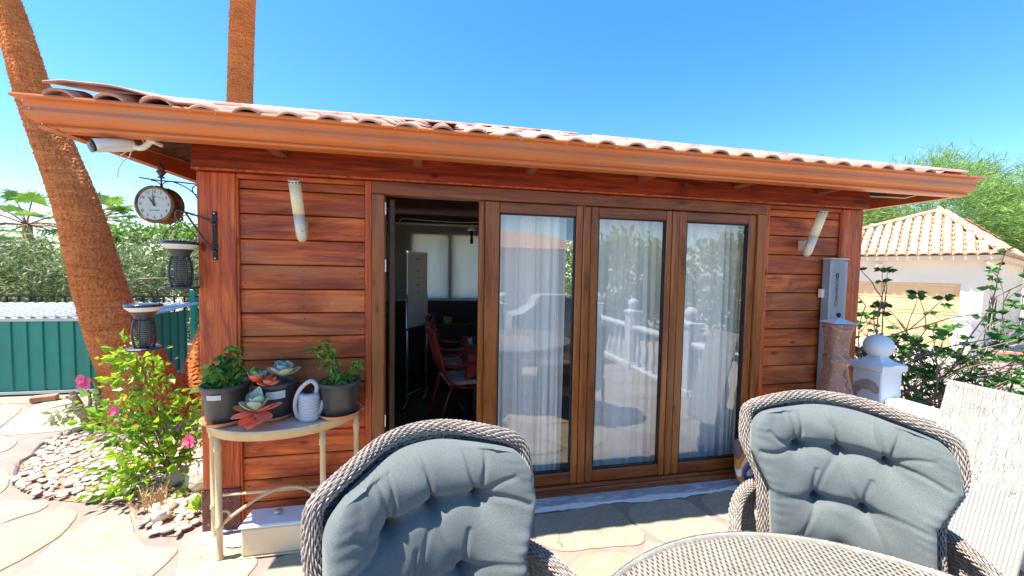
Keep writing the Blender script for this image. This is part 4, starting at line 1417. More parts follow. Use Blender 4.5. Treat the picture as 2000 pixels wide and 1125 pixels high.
# paddle succulents
M_succ = mat('blue_green_succulent', (0.27, 0.42, 0.34), (0.42, 0.54, 0.42), (10, 10, 10), 0.45, objvar=0.25)
M_succr = mat('red_succulent', (0.86, 0.13, 0.06), (0.88, 0.30, 0.15), (9, 9, 9), 0.42, objvar=0.3)
M_succp = mat('pale_cream_succulent', (0.60, 0.58, 0.36), (0.42, 0.52, 0.36), (9, 9, 9), 0.45, objvar=0.15)
rt = potted('potted_succulent', (pM[0], pM[1], pM[2]), .108, .205, 'blue green and red paddle succulent in a dark pot between the two ficus pots', 'potted plant')
MB().add([(pM[0] + .108 * cos(a), pM[1] + .108 * sin(a), pM[2] + z) for z in (.130, .172) for a in np.linspace(radians(268), radians(318), 7)],
         [(i, i + 1, 8 + i, 7 + i) for i in range(6)], True).build('pot_label', M_label, rt)
def paddle(L, wd, th_, cup, m, base, az, el, roll=0.0):
    """fleshy round-ended leaf, grows from base towards (az, el)"""
    nu, nv = 10, 8
    V = []
    for side in (1, -1):
        for i in range(nu + 1):
            t_ = i / nu
            wv = wd * (sin(min(1, t_ * 1.02) ** .75 * pi) ** .6 if 0 < t_ < 1 else 0) * (0.45 + .75 * t_) + .006
            for j in range(nv + 1):
                u = -1 + 2 * j / nv
                e = sqrt(max(0, 1 - u * u))
                V.append((t_ * L, u * wv, cup * L * (t_ ** 2) * .6 + cup * .5 * wv * u * u * 2 + side * th_ * e * sin(pi * min(1, t_ * .9 + .08))))
    n0 = (nu + 1) * (nv + 1)
    F = []
    for i in range(nu):
        for j in range(nv):
            a = i * (nv + 1) + j
            F.append((a, a + nv + 1, a + nv + 2, a + 1)[::-1])
            F.append((n0 + a, n0 + a + nv + 1, n0 + a + nv + 2, n0 + a + 1))
    R = Matrix.Rotation(az, 4, 'Z') @ Matrix.Rotation(-el, 4, 'Y') @ Matrix.Rotation(roll, 4, 'X')
    mb = MB()
    mb.add([tuple(R @ Vector(p) + Vector(base)) for p in V], F, True)
    return mb.build('succulent_leaf', m, rt)
def rosette(c, n, L, wd, mats_, tilt0, tilt1, rg, az0=0):
    for k in range(n):
        t_ = k / n
        az = az0 + k * 2.4 + rg.uniform(-.1, .1)
        el = tilt0 + (tilt1 - tilt0) * t_
        m = mats_(t_, az)
        paddle(L * (1 - .38 * t_) * rg.uniform(.9, 1.1), wd * (1 - .3 * t_), .0045, .35, m, c, az, el)
rg = random.Random(2)
rosette((pM[0] - .07, pM[1] - .05, pM[2] + .215), 10, .085, .030, lambda t_, a: M_succ if t_ > .2 else M_succr, radians(15), radians(78), rg)
rosette((pM[0] + .045, pM[1] - .01, pM[2] + .235), 12, .108, .040, lambda t_, a: M_succ if t_ > .3 else M_succp, radians(8), radians(75), rg, .6)
rosette((pM[0] + .005, pM[1] - .075, pM[2] + .195), 7, .07, .030, lambda t_, a: M_succr, radians(5), radians(60), rg, 1.2)
# the drooping front head: red outer paddles, cream inner ones
hc = (pM[0] - .030, pM[1] - .150, pM[2] + .085)
for az, el, L, m in ((-1.57, -.75, .11, M_succr), (-.7, -.35, .12, M_succr), (-2.5, -.25, .115, M_succr), (.1, .1, .125, M_succr), (3.1, .05, .12, M_succr), (-1.1, -.6, .10, M_succr), (-2.1, -.65, .10, M_succr),
                     (-.3, .25, .10, M_succr), (-2.9, .45, .10, M_succp), (.3, .75, .11, M_succp), (2.6, .85, .11, M_succ), (1.2, 1.25, .13, M_succ), (-1.57, .75, .085, M_succp), (-.9, 1.0, .10, M_succp), (2.0, 1.3, .12, M_succ), (-2.4, 1.0, .09, M_succ)):
    paddle(L * .98, .038 if el < .9 else .032, .004, .30, m, hc, az, el)
MB().tube(catmull([(pM[0], pM[1] - .02, pM[2] + .17), (pM[0] - .01, pM[1] - .09, pM[2] + .16), hc], 5), .009, 8).build('stem', M_stem, rt)

# watering can
M_can = mat('pale_grey_plastic', (0.47, 0.47, 0.48), (0.52, 0.52, 0.53), (6, 6, 6), 0.35, bump=0.05)
wc = empty('watering_can', (-.735, -.225, TZ), 0, 'small pale grey ribbed plastic watering can beside the right pot', 'watering can')
c = (-.722, -.225, TZ + .001)
pr_ = [(.046, 0), (.052, .006)]
for i in range(7):
    z = .016 + i * .017
    pr_ += [(.055, z), (.055, z + .009), (.0515, z + .0115), (.0515, z + .0145)]
pr_ += [(.054, .138), (.050, .150), (.030, .156), (.028, .150), (.001, .148)]
MB().lathe(pr_, c, 36, sx=1.0, sy=.86, cap=False).build('can_body', M_can, wc)
MB().lathe([(.024, .1565), (.022, .158), (.001, .158)], (c[0] - .006, c[1], c[2]), 20, cap=False).build('filler_hole', M_dark, wc)
MB().tube(catmull([(c[0] + .035, c[1], c[2] + .150), (c[0] + .038, c[1], c[2] + .195), (c[0] + .008, c[1] - .004, c[2] + .222), (c[0] - .035, c[1] - .008, c[2] + .190), (c[0] - .062, c[1] - .010, c[2] + .14), (c[0] - .070, c[1] - .010, c[2] + .08), (c[0] - .060, c[1] - .006, c[2] + .03), (c[0] - .045, c[1], c[2] + .012)], 6), .0115, 10).build('can_handle', M_can, wc)
MB().tube(catmull([(c[0] + .045, c[1], c[2] + .03), (c[0] + .066, c[1] + .01, c[2] + .09), (c[0] + .074, c[1] + .015, c[2] + .17)], 5), [.014] * 6 + [.009] * 5, 10).build('spout', M_can, wc)

# white lidded box below the table
M_boxw = mat('white_box_warm_bounce', (0.70, 0.54, 0.32), (0.74, 0.59, 0.37), (3, 3, 3), 0.35)  # warm light off the ground is put into the white body's colour
M_lidw = mat('white_lid', (0.66, 0.67, 0.68), (0.7, 0.7, 0.7), (3, 3, 3), 0.25)
wbx = empty('storage_box', (-.85, -.18, 0), 0, 'low white lidded box, warm bounce light in its body colour, standing on the paving under the console table', 'storage box')
MB().box(-1.062, -.605, -.262, -.115, .010, .168, .010).build('box_body', M_boxw, wbx)
MB().box(-1.072, -.597, -.270, -.108, .1685, .186, .007).build('box_lid', M_lidw, wbx)
MB().box(-1.068, -.60, -.267, -.110, .006, .0095).build('box_foot', M_boxw, wbx)
kn = MB(); kn.lathe([(.008, .186), (.008, .196), (.022, .200), (.022, .207), (.004, .210)], (-.905, -.18, 0), 18); kn.build('lid_knob', M_steel, wbx)

# ================================================================== RIGHT CORNER THINGS
M_clay = mat('glazed_chiminea', (0.22, 0.10, 0.068), (0.36, 0.185, 0.13), (7, 7, 4), 0.38, bump=0.3, dist=0.002,
             blotch=((0.46, 0.33, 0.21), (40, 40, 40), 0.54, 0.66))
M_clayd = mat('chiminea_dark', (0.16, 0.07, 0.045), (0.28, 0.13, 0.09), (9, 9, 9), 0.5)
ch = empty('chiminea', (2.80, -.30, 0), 0, 'brown clay chimney column with white pyramid lid beside the right corner post', 'chiminea')
def rsq(r, n=40, pw=4.0):
    return [((r * abs(cos(a)) ** (2 / pw)) * (1 if cos(a) >= 0 else -1), (r * abs(sin(a)) ** (2 / pw)) * (1 if sin(a) >= 0 else -1)) for a in np.linspace(0, 2 * pi, n, endpoint=False)]
def sqlathe(prof_, c, rot, n=40, pw=4.0):
    mb = MB(); V = []
    for r, z in prof_:
        for x, y in rsq(r, n, pw):
            V.append((c[0] + x * cos(rot) - y * sin(rot), c[1] + x * sin(rot) + y * cos(rot), z))
    F = []
    for i in range(len(prof_) - 1):
        for k in range(n):
            F.append((i * n + k, i * n + (k + 1) % n, (i + 1) * n + (k + 1) % n, (i + 1) * n + k))
    F += [tuple(range(n))[::-1], tuple((len(prof_) - 1) * n + k for k in range(n))]
    return mb.add(V, F, True)
cc = (2.805, -.30)
rot = radians(-18)
pr_ = [(r_ * .66, z_) for r_, z_ in [(.26, 0), (.265, .05), (.24, .28), (.205, .45), (.168, .62), (.128, .78), (.098, .90), (.085, .965), (.088, .975), (.100, .980), (.103, .995), (.094, 1.003), (.101, 1.010), (.101, 1.024), (.090, 1.032), (.087, 1.06), (.091, 1.14), (.101, 1.20), (.105, 1.215), (.113, 1.222), (.116, 1.232), (.108, 1.240), (.112, 1.245), (.115, 1.262), (.104, 1.268)]]
sqlathe(pr_, cc, rot).build('chimney_column', M_clay, ch)
lid = MB()
V = [(cc[0] + x * cos(rot) - y * sin(rot), cc[1] + x * sin(rot) + y * cos(rot), 1.2695) for x, y in ((-.080, -.080), (.080, -.080), (.080, .080), (-.080, .080))] + [(cc[0], cc[1], 1.308)]
lid.add(V, [(0, 1, 4), (1, 2, 4), (2, 3, 4), (3, 0, 4), (3, 2, 1, 0)])
lid.build('pyramid_lid', mat('white_enamel', (0.62, 0.62, 0.63), (0.68, 0.68, 0.68), (5, 5, 5), 0.4), ch)
MB().lathe([(.008, 1.300), (.006, 1.312), (.014, 1.320), (.015, 1.332), (.006, 1.340)], (cc[0], cc[1], 0), 14).build('lid_knob', M_black, ch)
ov = MB()
def onface(u, z, d=.002):
    # front face point at height z
    r = np.interp(z, [p[1] for p in pr_[:8]], [p[0] for p in pr_[:8]])
    x, y = u, -(r + d)
    return (cc[0] + x * cos(rot) - y * sin(rot), cc[1] + x * sin(rot) + y * cos(rot), z)
ov.tube([onface(.044 * cos(a), .715 + .036 * sin(a)) for a in np.linspace(0, 2 * pi, 36)], .0032, 6)
ov.tube([onface(.028 * cos(a), .715 + .020 * sin(a)) for a in np.linspace(0, 2 * pi, 26)], .003, 6)
ov.tube([onface(.045 - .02 * k + .010 * sin(k * 9), .78 + .02 * k * 5) for k in np.linspace(0, 1.6, 20)], .003, 6)
ov.build('raised_ornament', M_clay, ch)

# balustrade
M_balw = mat('white_balustrade_paint', (0.66, 0.68, 0.70), (0.72, 0.73, 0.74), (5, 5, 5), 0.55, bump=0.2, dist=0.001,
             blotch=((0.50, 0.47, 0.43), (9, 9, 9), 0.70, 0.8))
M_peel = mat('bare_concrete_patch', (0.38, 0.26, 0.20), (0.50, 0.38, 0.31), (25, 25, 25), 0.9, bump=0.6, dist=0.003)
def bal_post(x, y, label, world_peel=False):
    rt = empty('balustrade_post', (x, y, 0), 0, label, 'balustrade post', 'white ball topped balustrade posts along the terrace edge')
    MB().box(x - .095, x + .095, y - .095, y + .095, -.004, .915, .006).build('post_shaft', M_balw, rt)
    MB().box(x - .115, x + .115, y - .115, y + .115, 0.0, .10, .008).build('post_plinth', M_balw, rt)
    p = MB(); n = 4
    V = []
    P = [(.104, .9155), (.114, .925), (.114, .962), (.102, .970), (.065, .985), (.045, 1.005), (.040, 1.02)]
    for r, z in P: V += [(x - r, y - r, z), (x + r, y - r, z), (x + r, y + r, z), (x - r, y + r, z)]
    F = [(0, 3, 2, 1), (24, 25, 26, 27)]
    for i in range(6):
        for k in range(4): F.append((i * 4 + k, i * 4 + (k + 1) % 4, i * 4 + 4 + (k + 1) % 4, i * 4 + 4 + k))
    p.add(V, F).build('post_cap', M_balw, rt)
    MB().lathe([(.030, 1.012)] + [(.088 * sin(a), 1.088 - .088 * cos(a)) for a in np.linspace(.38, pi - .01, 20)], (x, y, 0), 36).build('ball_finial', M_balw, rt)
    return rt
P0 = bal_post(3.205, -.285, 'white ball topped post with a peeled brown patch beside the chiminea')
pp = [(-.085, .80), (-.06, .835), (-.01, .85), (.03, .835), (.075, .80), (.09, .76), (.085, .62), (.07, .66), (.05, .73), (.02, .765), (-.03, .77), (-.06, .75), (-.085, .765)]
V = [(3.205 - .0965, -.285 - a, z) for a, z in [(-q_[0], q_[1]) for q_ in pp][::-1]]
V = [(3.1085, -.285 + a, z) for a, z in pp]
mb = MB().add(V, [tuple(range(len(V)))])
mb.build('peeled_patch', M_peel, P0)
bal_post(3.205, -1.745, 'white ball topped post on the terrace edge behind the tilted white panel')
bal_post(3.205, -3.225, 'white ball topped post on the terrace edge near the covered barbecue')
bal_post(3.205, -4.70, 'white ball topped post at the far corner of the terrace edge')
bal_post(1.205, -4.70, 'white ball topped post on the terrace side opposite the cabin, behind the barbecue')
bal_post(-.795, -4.70, 'white ball topped post at the open end of the railing opposite the cabin')
balp = [(.034, .065), (.038, .08), (.024, .10), (.024, .12), (.044, .20), (.050, .26), (.040, .34), (.024, .42), (.020, .48), (.030, .52), (.022, .56), (.022, .60), (.036, .63), (.036, .655)]
proto = MB().lathe(balp, (0, 0, 0), 12).mesh('baluster')
proto.materials.append(M_balw)
def rail(a, b, label):
    a, b = Vector(a), Vector(b)
    m_ = (a + b) / 2
    rt = empty('balustrade_rail', (m_.x, m_.y, 0), 0, label, 'railing', 'white railings between the ball topped posts')
    d = (b - a).normalized()
    MB().obox(a + d * .097 + Vector((0, 0, .695)), b - d * .097 + Vector((0, 0, .695)), .150, .075, .022).build('handrail', M_balw, rt)
    MB().obox(a + d * .097 + Vector((0, 0, .03)), b - d * .097 + Vector((0, 0, .03)), .15, .06, .01).build('bottom_rail', M_balw, rt)
    n = int((b - a).length / .19)
    for i in range(1, n):
        p = a + (b - a) * (i / n)
        o = link('baluster', proto, None, rt, Vector((p.x, p.y, 0)) - rt.location)
rail((3.205, -.285, 0), (3.205, -1.745, 0), 'white railing from the post by the chiminea, partly behind the tilted panel')
rail((3.205, -1.745, 0), (3.205, -3.225, 0), 'white railing along the terrace edge between the second and third posts')
rail((3.205, -3.225, 0), (3.205, -4.70, 0), 'white railing along the terrace edge up to the far corner post')
rail((3.205, -4.70, 0), (1.205, -4.70, 0), 'white railing opposite the cabin behind the barbecue')
rail((1.205, -4.70, 0), (-.795, -4.70, 0), 'white railing opposite the cabin left of the barbecue')

# leaning ribbed panel
M_rib = mat('white_ribbed_sheet', (0.40, 0.395, 0.38), (0.36, 0.35, 0.34), (3, 3, 3), 0.6, bump=0.2)
M_flake = mat('cream_flakes', (0.42, 0.39, 0.33), (0.48, 0.455, 0.405), (12, 12, 12), 0.8, objvar=0.1)
M_back = mat('panel_backing', (0.36, 0.325, 0.27), (0.42, 0.385, 0.33), (16, 16, 16), 0.85, bump=0.5)
pn = empty('ribbed_panel', (2.79, -.98, 0), 0, 'white ribbed panel with ragged cream strips on its upper half, leaning on the railing', 'panel')
LX, LZ = .262, .972
up_d = Vector((LX, 0, LZ)).normalized()
nrm_ = Vector((-LZ, 0, LX)).normalized()
PB = Vector((2.79, 0, .012))
PL_ = sqrt(LX * LX + LZ * LZ)
def pp_(yv, s, d=0.0):
    return PB + up_d * s + nrm_ * d + Vector((0, yv, 0))
y_a, y_b = -1.195, -.77
bd = MB()
V = [pp_(y, s, d) for d in (0, .012) for y, s in ((y_a, 0), (y_b, 0), (y_b, PL_), (y_a, PL_))]
bd.add(V, [(0, 3, 2, 1)[::-1], (4, 5, 6, 7)[::-1], (0, 1, 5, 4), (1, 2, 6, 5), (2, 3, 7, 6), (3, 0, 4, 7)])
bd.build('backing_board', M_back, pn)
rp2 = random.Random(8)
nr = 26
for i in range(nr):
    ya = y_a + (y_b - y_a) * i / nr + .0016
    yb_ = y_a + (y_b - y_a) * (i + 1) / nr - .0016
    top = .52 + .05 * sin(i * .9) + rp2.uniform(-.05, .05)
    mb = MB()
    V = []
    for s in (0.002, top):
        V += [pp_(ya, s, .0125), pp_(ya + .002, s, .0165), pp_(yb_ - .002, s, .0165), pp_(yb_, s, .0125)]
    mb.add(V, [(0, 1, 5, 4), (1, 2, 6, 5), (2, 3, 7, 6), (4, 5, 6, 7), (3, 2, 1, 0)])
    mb.build('rib', M_rib, pn)
fk = MB()
for i in range(2600):
    s = rp2.uniform(.48, PL_ - .05)
    y = rp2.uniform(y_a + .005, y_b - .005)
    L = rp2.uniform(.03, .10) * (1 if s < .9 else .6)
    w_ = rp2.uniform(.0010, .0030)
    dy = rp2.uniform(-.02, .02)
    d0 = rp2.uniform(.0128, .0165)
    s1 = min(s + L, PL_)
    V = [pp_(y - w_, s, d0), pp_(y + w_, s, d0), pp_(y + dy * L * 5 + w_ * .6, s1, d0 + .002), pp_(y + dy * L * 5 - w_ * .6, s1, d0 + .002), pp_(y, s, .0125), pp_(y + dy * L * 5, s1, .0125)]
    V = [Vector((v.x, max(y_a, min(y_b, v.y)), v.z)) for v in V]
    fk.add(V, [(0, 1, 2, 3), (0, 3, 5, 4), (1, 4, 5, 2)])
tag(fk.build('frayed_strips', M_flake, pn), kind='stuff')

# patterned textile propped beside the doors
def pattern_mat():
    m, nt, out = _new('wavy_pattern')
    v = _coords(nt, 'Object', (4.2, 4.2, 2.6), False)
    w_ = nt.nodes.new('ShaderNodeTexNoise')
    w_.inputs['Scale'].default_value = 1.5
    w_.inputs['Detail'].default_value = 0.0
    nt.links.new(v, w_.inputs['Vector'])
    r = nt.nodes.new('ShaderNodeValToRGB')
    r.color_ramp.interpolation = 'CONSTANT'
    e = r.color_ramp.elements
    e[0].position, e[0].color = 0, (0.16, 0.10, 0.10, 1)
    e[1].position, e[1].color = .40, (0.66, 0.22, 0.02, 1)
    for p_, c_ in ((.50, (0.74, 0.70, 0.62, 1)), (.58, (0.66, 0.22, 0.02, 1)), (.63, (0.01, 0.14, 0.40, 1)), (.70, (0.74, 0.70, 0.62, 1))):
        k = e.new(p_); k.color = c_
    nt.links.new(w_.outputs[0], r.inputs[0])
    _princ(nt, out, r.outputs[0], .85)
    return m
M_pat = pattern_mat()
def soft_pad(name, c, sx, sy, sz, rz, tilt, label, cat_):
    n = 22
    V, F = [], []
    for side in (1, -1):
        for i in range(n + 1):
            for j in range(n + 1):
                u, v = -1 + 2 * i / n, -1 + 2 * j / n
                pf = (max(0, 1 - u ** 6) * max(0, 1 - v ** 6)) ** .4
                x = u * sx * (1 - .06 * v * v) + .008 * sin(v * 5)
                z = v * sz * (1 - .04 * u * u)
                V.append((x, side * sy * pf + .006 * sin(u * 7 + v * 4), z))
    n0 = (n + 1) ** 2
    for i in range(n):
        for j in range(n):
            a = i * (n + 1) + j
            F.append((a, a + 1, a + n + 2, a + n + 1)); F.append((n0 + a, n0 + a + n + 1, n0 + a + n + 2, n0 + a + 1))
    R = Matrix.Rotation(rz, 3, 'Z') @ Matrix.Rotation(tilt, 3, 'X')
    mb = MB(); mb.add([tuple(R @ Vector(p) + Vector(c)) for p in V], F, True)
    return tag(mb.build(name, M_pat), label, cat_)
soft_pad('patterned_cushion', (2.285, -.105, .19), .115, .030, .185, radians(10), radians(-8), 'orange, blue and brown patterned cushion leaning against the right door jamb', 'cushion')
soft_pad('patterned_cushion', (2.335, -.25, .16), .115, .032, .155, radians(25), radians(-14), 'orange and white patterned cushion on the paving, nearer of the two by the jamb', 'cushion')
# ================================================================== WICKER CHAIRS AND TABLE
M_wick = mat('wicker_strand', (0.21, 0.17, 0.14), (0.42, 0.355, 0.295), (60, 60, 60), 0.5, rand=False, bump=0.2, blotch=((0.20, 0.15, 0.13), (25, 25, 25), 0.58, 0.72))
M_wickd = mat('wicker_dark_core', (0.05, 0.035, 0.03), (0.08, 0.06, 0.05), (30, 30, 30), 0.8, rand=False)
def fabric(name, c1, c2):
    m, nt, out = _new(name)
    v = _coords(nt, 'Object', (1, 1, 1), False)
    f = _noise(nt, v, 6.0, 5.0)
    col = _ramp(nt, f, [(0.3, c1), (0.7, c2)])
    wv = nt.nodes.new('ShaderNodeTexNoise'); wv.inputs['Scale'].default_value = 330.0; wv.inputs['Detail'].default_value = 2.0
    nt.links.new(v, wv.inputs['Vector'])
    col = _mix(nt, .34, col, _ramp(nt, wv.outputs[0], [(.36, (.45, .5, .54)), (.62, (1.35, 1.33, 1.28))]), 'MULTIPLY')
    p = _princ(nt, out, col, .9, 0, .2, _bump(nt, wv.outputs[0], .5, .0012))
    p.inputs['Sheen Weight'].default_value = .25
    p.inputs['Sheen Roughness'].default_value = .5
    return m
M_fab = fabric('grey_blue_canvas', (0.105, 0.120, 0.116), (0.133, 0.148, 0.142))

def weave(S, rows, cross, r_u=.0045, r_n=.0028, amp=.0028, u0=0.0, u1=1.0, v0=0.0, v1=1.0, per=3, sides=5, phase=0.0, alt=True, adv=1.0):
    """strands that run along u, one per v row, going over and under `cross` stakes"""
    m = max(8, int(cross * per)) + 1
    uu = np.linspace(u0, u1, m)
    vv = v0 + (v1 - v0) * (np.arange(rows) + .5) / rows
    U, Vv = np.meshgrid(uu, vv)
    P = S(U, Vv)
    e = 1e-3
    du = S(np.clip(U + e, 0, 1), Vv) - S(np.clip(U - e, 0, 1), Vv)
    dv = S(U, np.clip(Vv + e, 0, 1)) - S(U, np.clip(Vv - e, 0, 1))
    nrm = np.cross(du, dv)
    nrm /= np.linalg.norm(nrm, axis=2)[..., None] + 1e-12
    tv = np.cross(nrm, du)
    tv /= np.linalg.norm(tv, axis=2)[..., None] + 1e-12
    w = np.sin(pi * cross * (U - u0) / (u1 - u0) + (pi * adv * np.arange(rows)[:, None] if alt else 0) + phase)
    ctr = P + nrm * (amp * w)[..., None]
    Vs = []
    for k in range(sides):
        a = 2 * pi * k / sides + pi / 2
        Vs.append(ctr + tv * (r_u * cos(a)) + nrm * (r_n * sin(a)))
    A = np.stack(Vs, 2).reshape(-1, 3)
    i, j, k = np.meshgrid(np.arange(rows), np.arange(m - 1), np.arange(sides), indexing='ij')
    k2 = (k + 1) % sides
    idx = lambda a, b, c: (a * m + b) * sides + c
    F = np.stack([idx(i, j, k), idx(i, j + 1, k), idx(i, j + 1, k2), idx(i, j, k2)], -1).reshape(-1, 4)
    return A, F

def grid(S, nu, nv, d=0.0):
    U, Vv = np.meshgrid(np.linspace(0, 1, nu + 1), np.linspace(0, 1, nv + 1))
    P = S(U, Vv).reshape(-1, 3)
    i, j = np.meshgrid(np.arange(nv), np.arange(nu), indexing='ij')
    a = i * (nu + 1) + j
    return P, np.stack([a, a + 1, a + nu + 2, a + nu + 1], -1).reshape(-1, 4)

# --- chair geometry in its own frame: origin on the floor under the seat, sitter looks towards -Y
HV = np.array([0, .25, .50, .72, .88, .96, 1.0])
HW = np.array([.265, .255, .262, .334, .330, .334, .240])
Z0, Z1 = .40, 1.030
def back_pt(a, v, inset=0.0, fwd=0.0):
    """a in -1..1 across, v 0..1 up"""
    hw = np.interp(v, HV, HW) - inset
    if inset > 0:
        hw = hw - .085 * np.clip((v - .84) / .16, 0, 1) ** 2.2
    x = hw * a
    z = Z0 + (Z1 - Z0 - inset * .8) * v + .020 * (1 - a * a) * np.clip((v - .85) / .15, 0, 1)
    y = .1786 + .1354 * v - (.1989 - .0497 * v) * np.abs(a) ** 2.44 + fwd
    return np.stack([x, y, z], -1)
S_back = lambda U, V: back_pt(U * 2 - 1, V)
def outline(n=160):
    pts = []
    for v in np.linspace(.12, 1, 50): pts.append(back_pt(np.array(-1.0), np.array(v)))
    for a in np.linspace(-1, 1, 26)[1:-1]: pts.append(back_pt(np.array(a), np.array(1.0)))
    for v in np.linspace(1, .12, 50): pts.append(back_pt(np.array(1.0), np.array(v)))
    P = np.array(pts)
    for _ in range(10):
        P[1:-1] = (P[:-2] + 2 * P[1:-1] + P[2:]) / 4
    d = np.r_[0, np.cumsum(np.linalg.norm(np.diff(P, axis=0), axis=1))]
    t_ = np.linspace(0, d[-1], n)
    return np.stack([np.interp(t_, d, P[:, k]) for k in range(3)], -1)

def braid(path, R, nst, r, turns, closed=False, amp=.0):
    """strands laid along a path, slowly twisting: a rolled wicker edge"""
    P = np.array(path)
    n = len(P)
    T = np.gradient(P, axis=0)
    T /= np.linalg.norm(T, axis=1)[:, None]
    A = np.zeros_like(P)
    ref = np.array([0.0, 1.0, 0.0])
    for i in range(n):
        a = ref - T[i] * ref.dot(T[i])
        a /= np.linalg.norm(a)
        A[i] = a
        ref = a
    B = np.cross(T, A)
    out = MB()
    for s in range(nst):
        ph = 2 * pi * s / nst
        t_ = np.linspace(0, 1, n)
        an = ph + turns * 2 * pi * t_
        RR = R * (1 + amp * np.sin(t_ * n * .9 + s * pi))
        Q = P + A * (np.cos(an) * RR)[:, None] + B * (np.sin(an) * RR)[:, None]
        out.tube([tuple(q_) for q_ in Q], r, 5, cap=False)
    core = MB()
    core.tube([tuple(q_) for q_ in P], R * .8, 10)
    return out, core

def rolled(path, R, rows, cross):
    """a fat rolled edge: many fine strands woven along a tube round the path"""
    P = np.array(path, float)
    n = len(P)
    T = np.gradient(P, axis=0)
    T /= np.linalg.norm(T, axis=1)[:, None]
    A = np.zeros_like(P)
    ref = np.array([0.0, 1.0, 0.0])
    for i in range(n):
        a = ref - T[i] * ref.dot(T[i])
        a /= np.linalg.norm(a)
        A[i] = a
        ref = a
    B = np.cross(T, A)
    k = np.linspace(0, 1, n)
    def S(U, V, R=R):
        itp = lambda Q: np.stack([np.interp(U, k, Q[:, j]) for j in range(3)], -1)
        an = V * 2 * pi
        rr_ = R * (1 - .5 * np.clip((.03 - U) / .03, 0, 1) - .5 * np.clip((U - .97) / .03, 0, 1))
        return itp(P) + itp(A) * (np.cos(an) * rr_)[..., None] + itp(B) * (np.sin(an) * rr_)[..., None]
    strands = weave(S, rows, cross, r_u=R * pi / rows * .86, r_n=.0028, amp=.0030, per=4, adv=.84)
    core = grid(lambda U, V: S(U, V, R - .0028), 120, 10)
    return strands, core

def vnoise(X, Y, seed, f):
    rg = np.random.default_rng(seed)
    o = np.zeros_like(X)
    for k in range(9):
        a = rg.uniform(0, 2 * pi)
        fr = f * rg.uniform(.6, 1.6)
        o += np.sin((X * cos(a) + Y * sin(a)) * fr + rg.uniform(0, 6.28))
    return o / 4

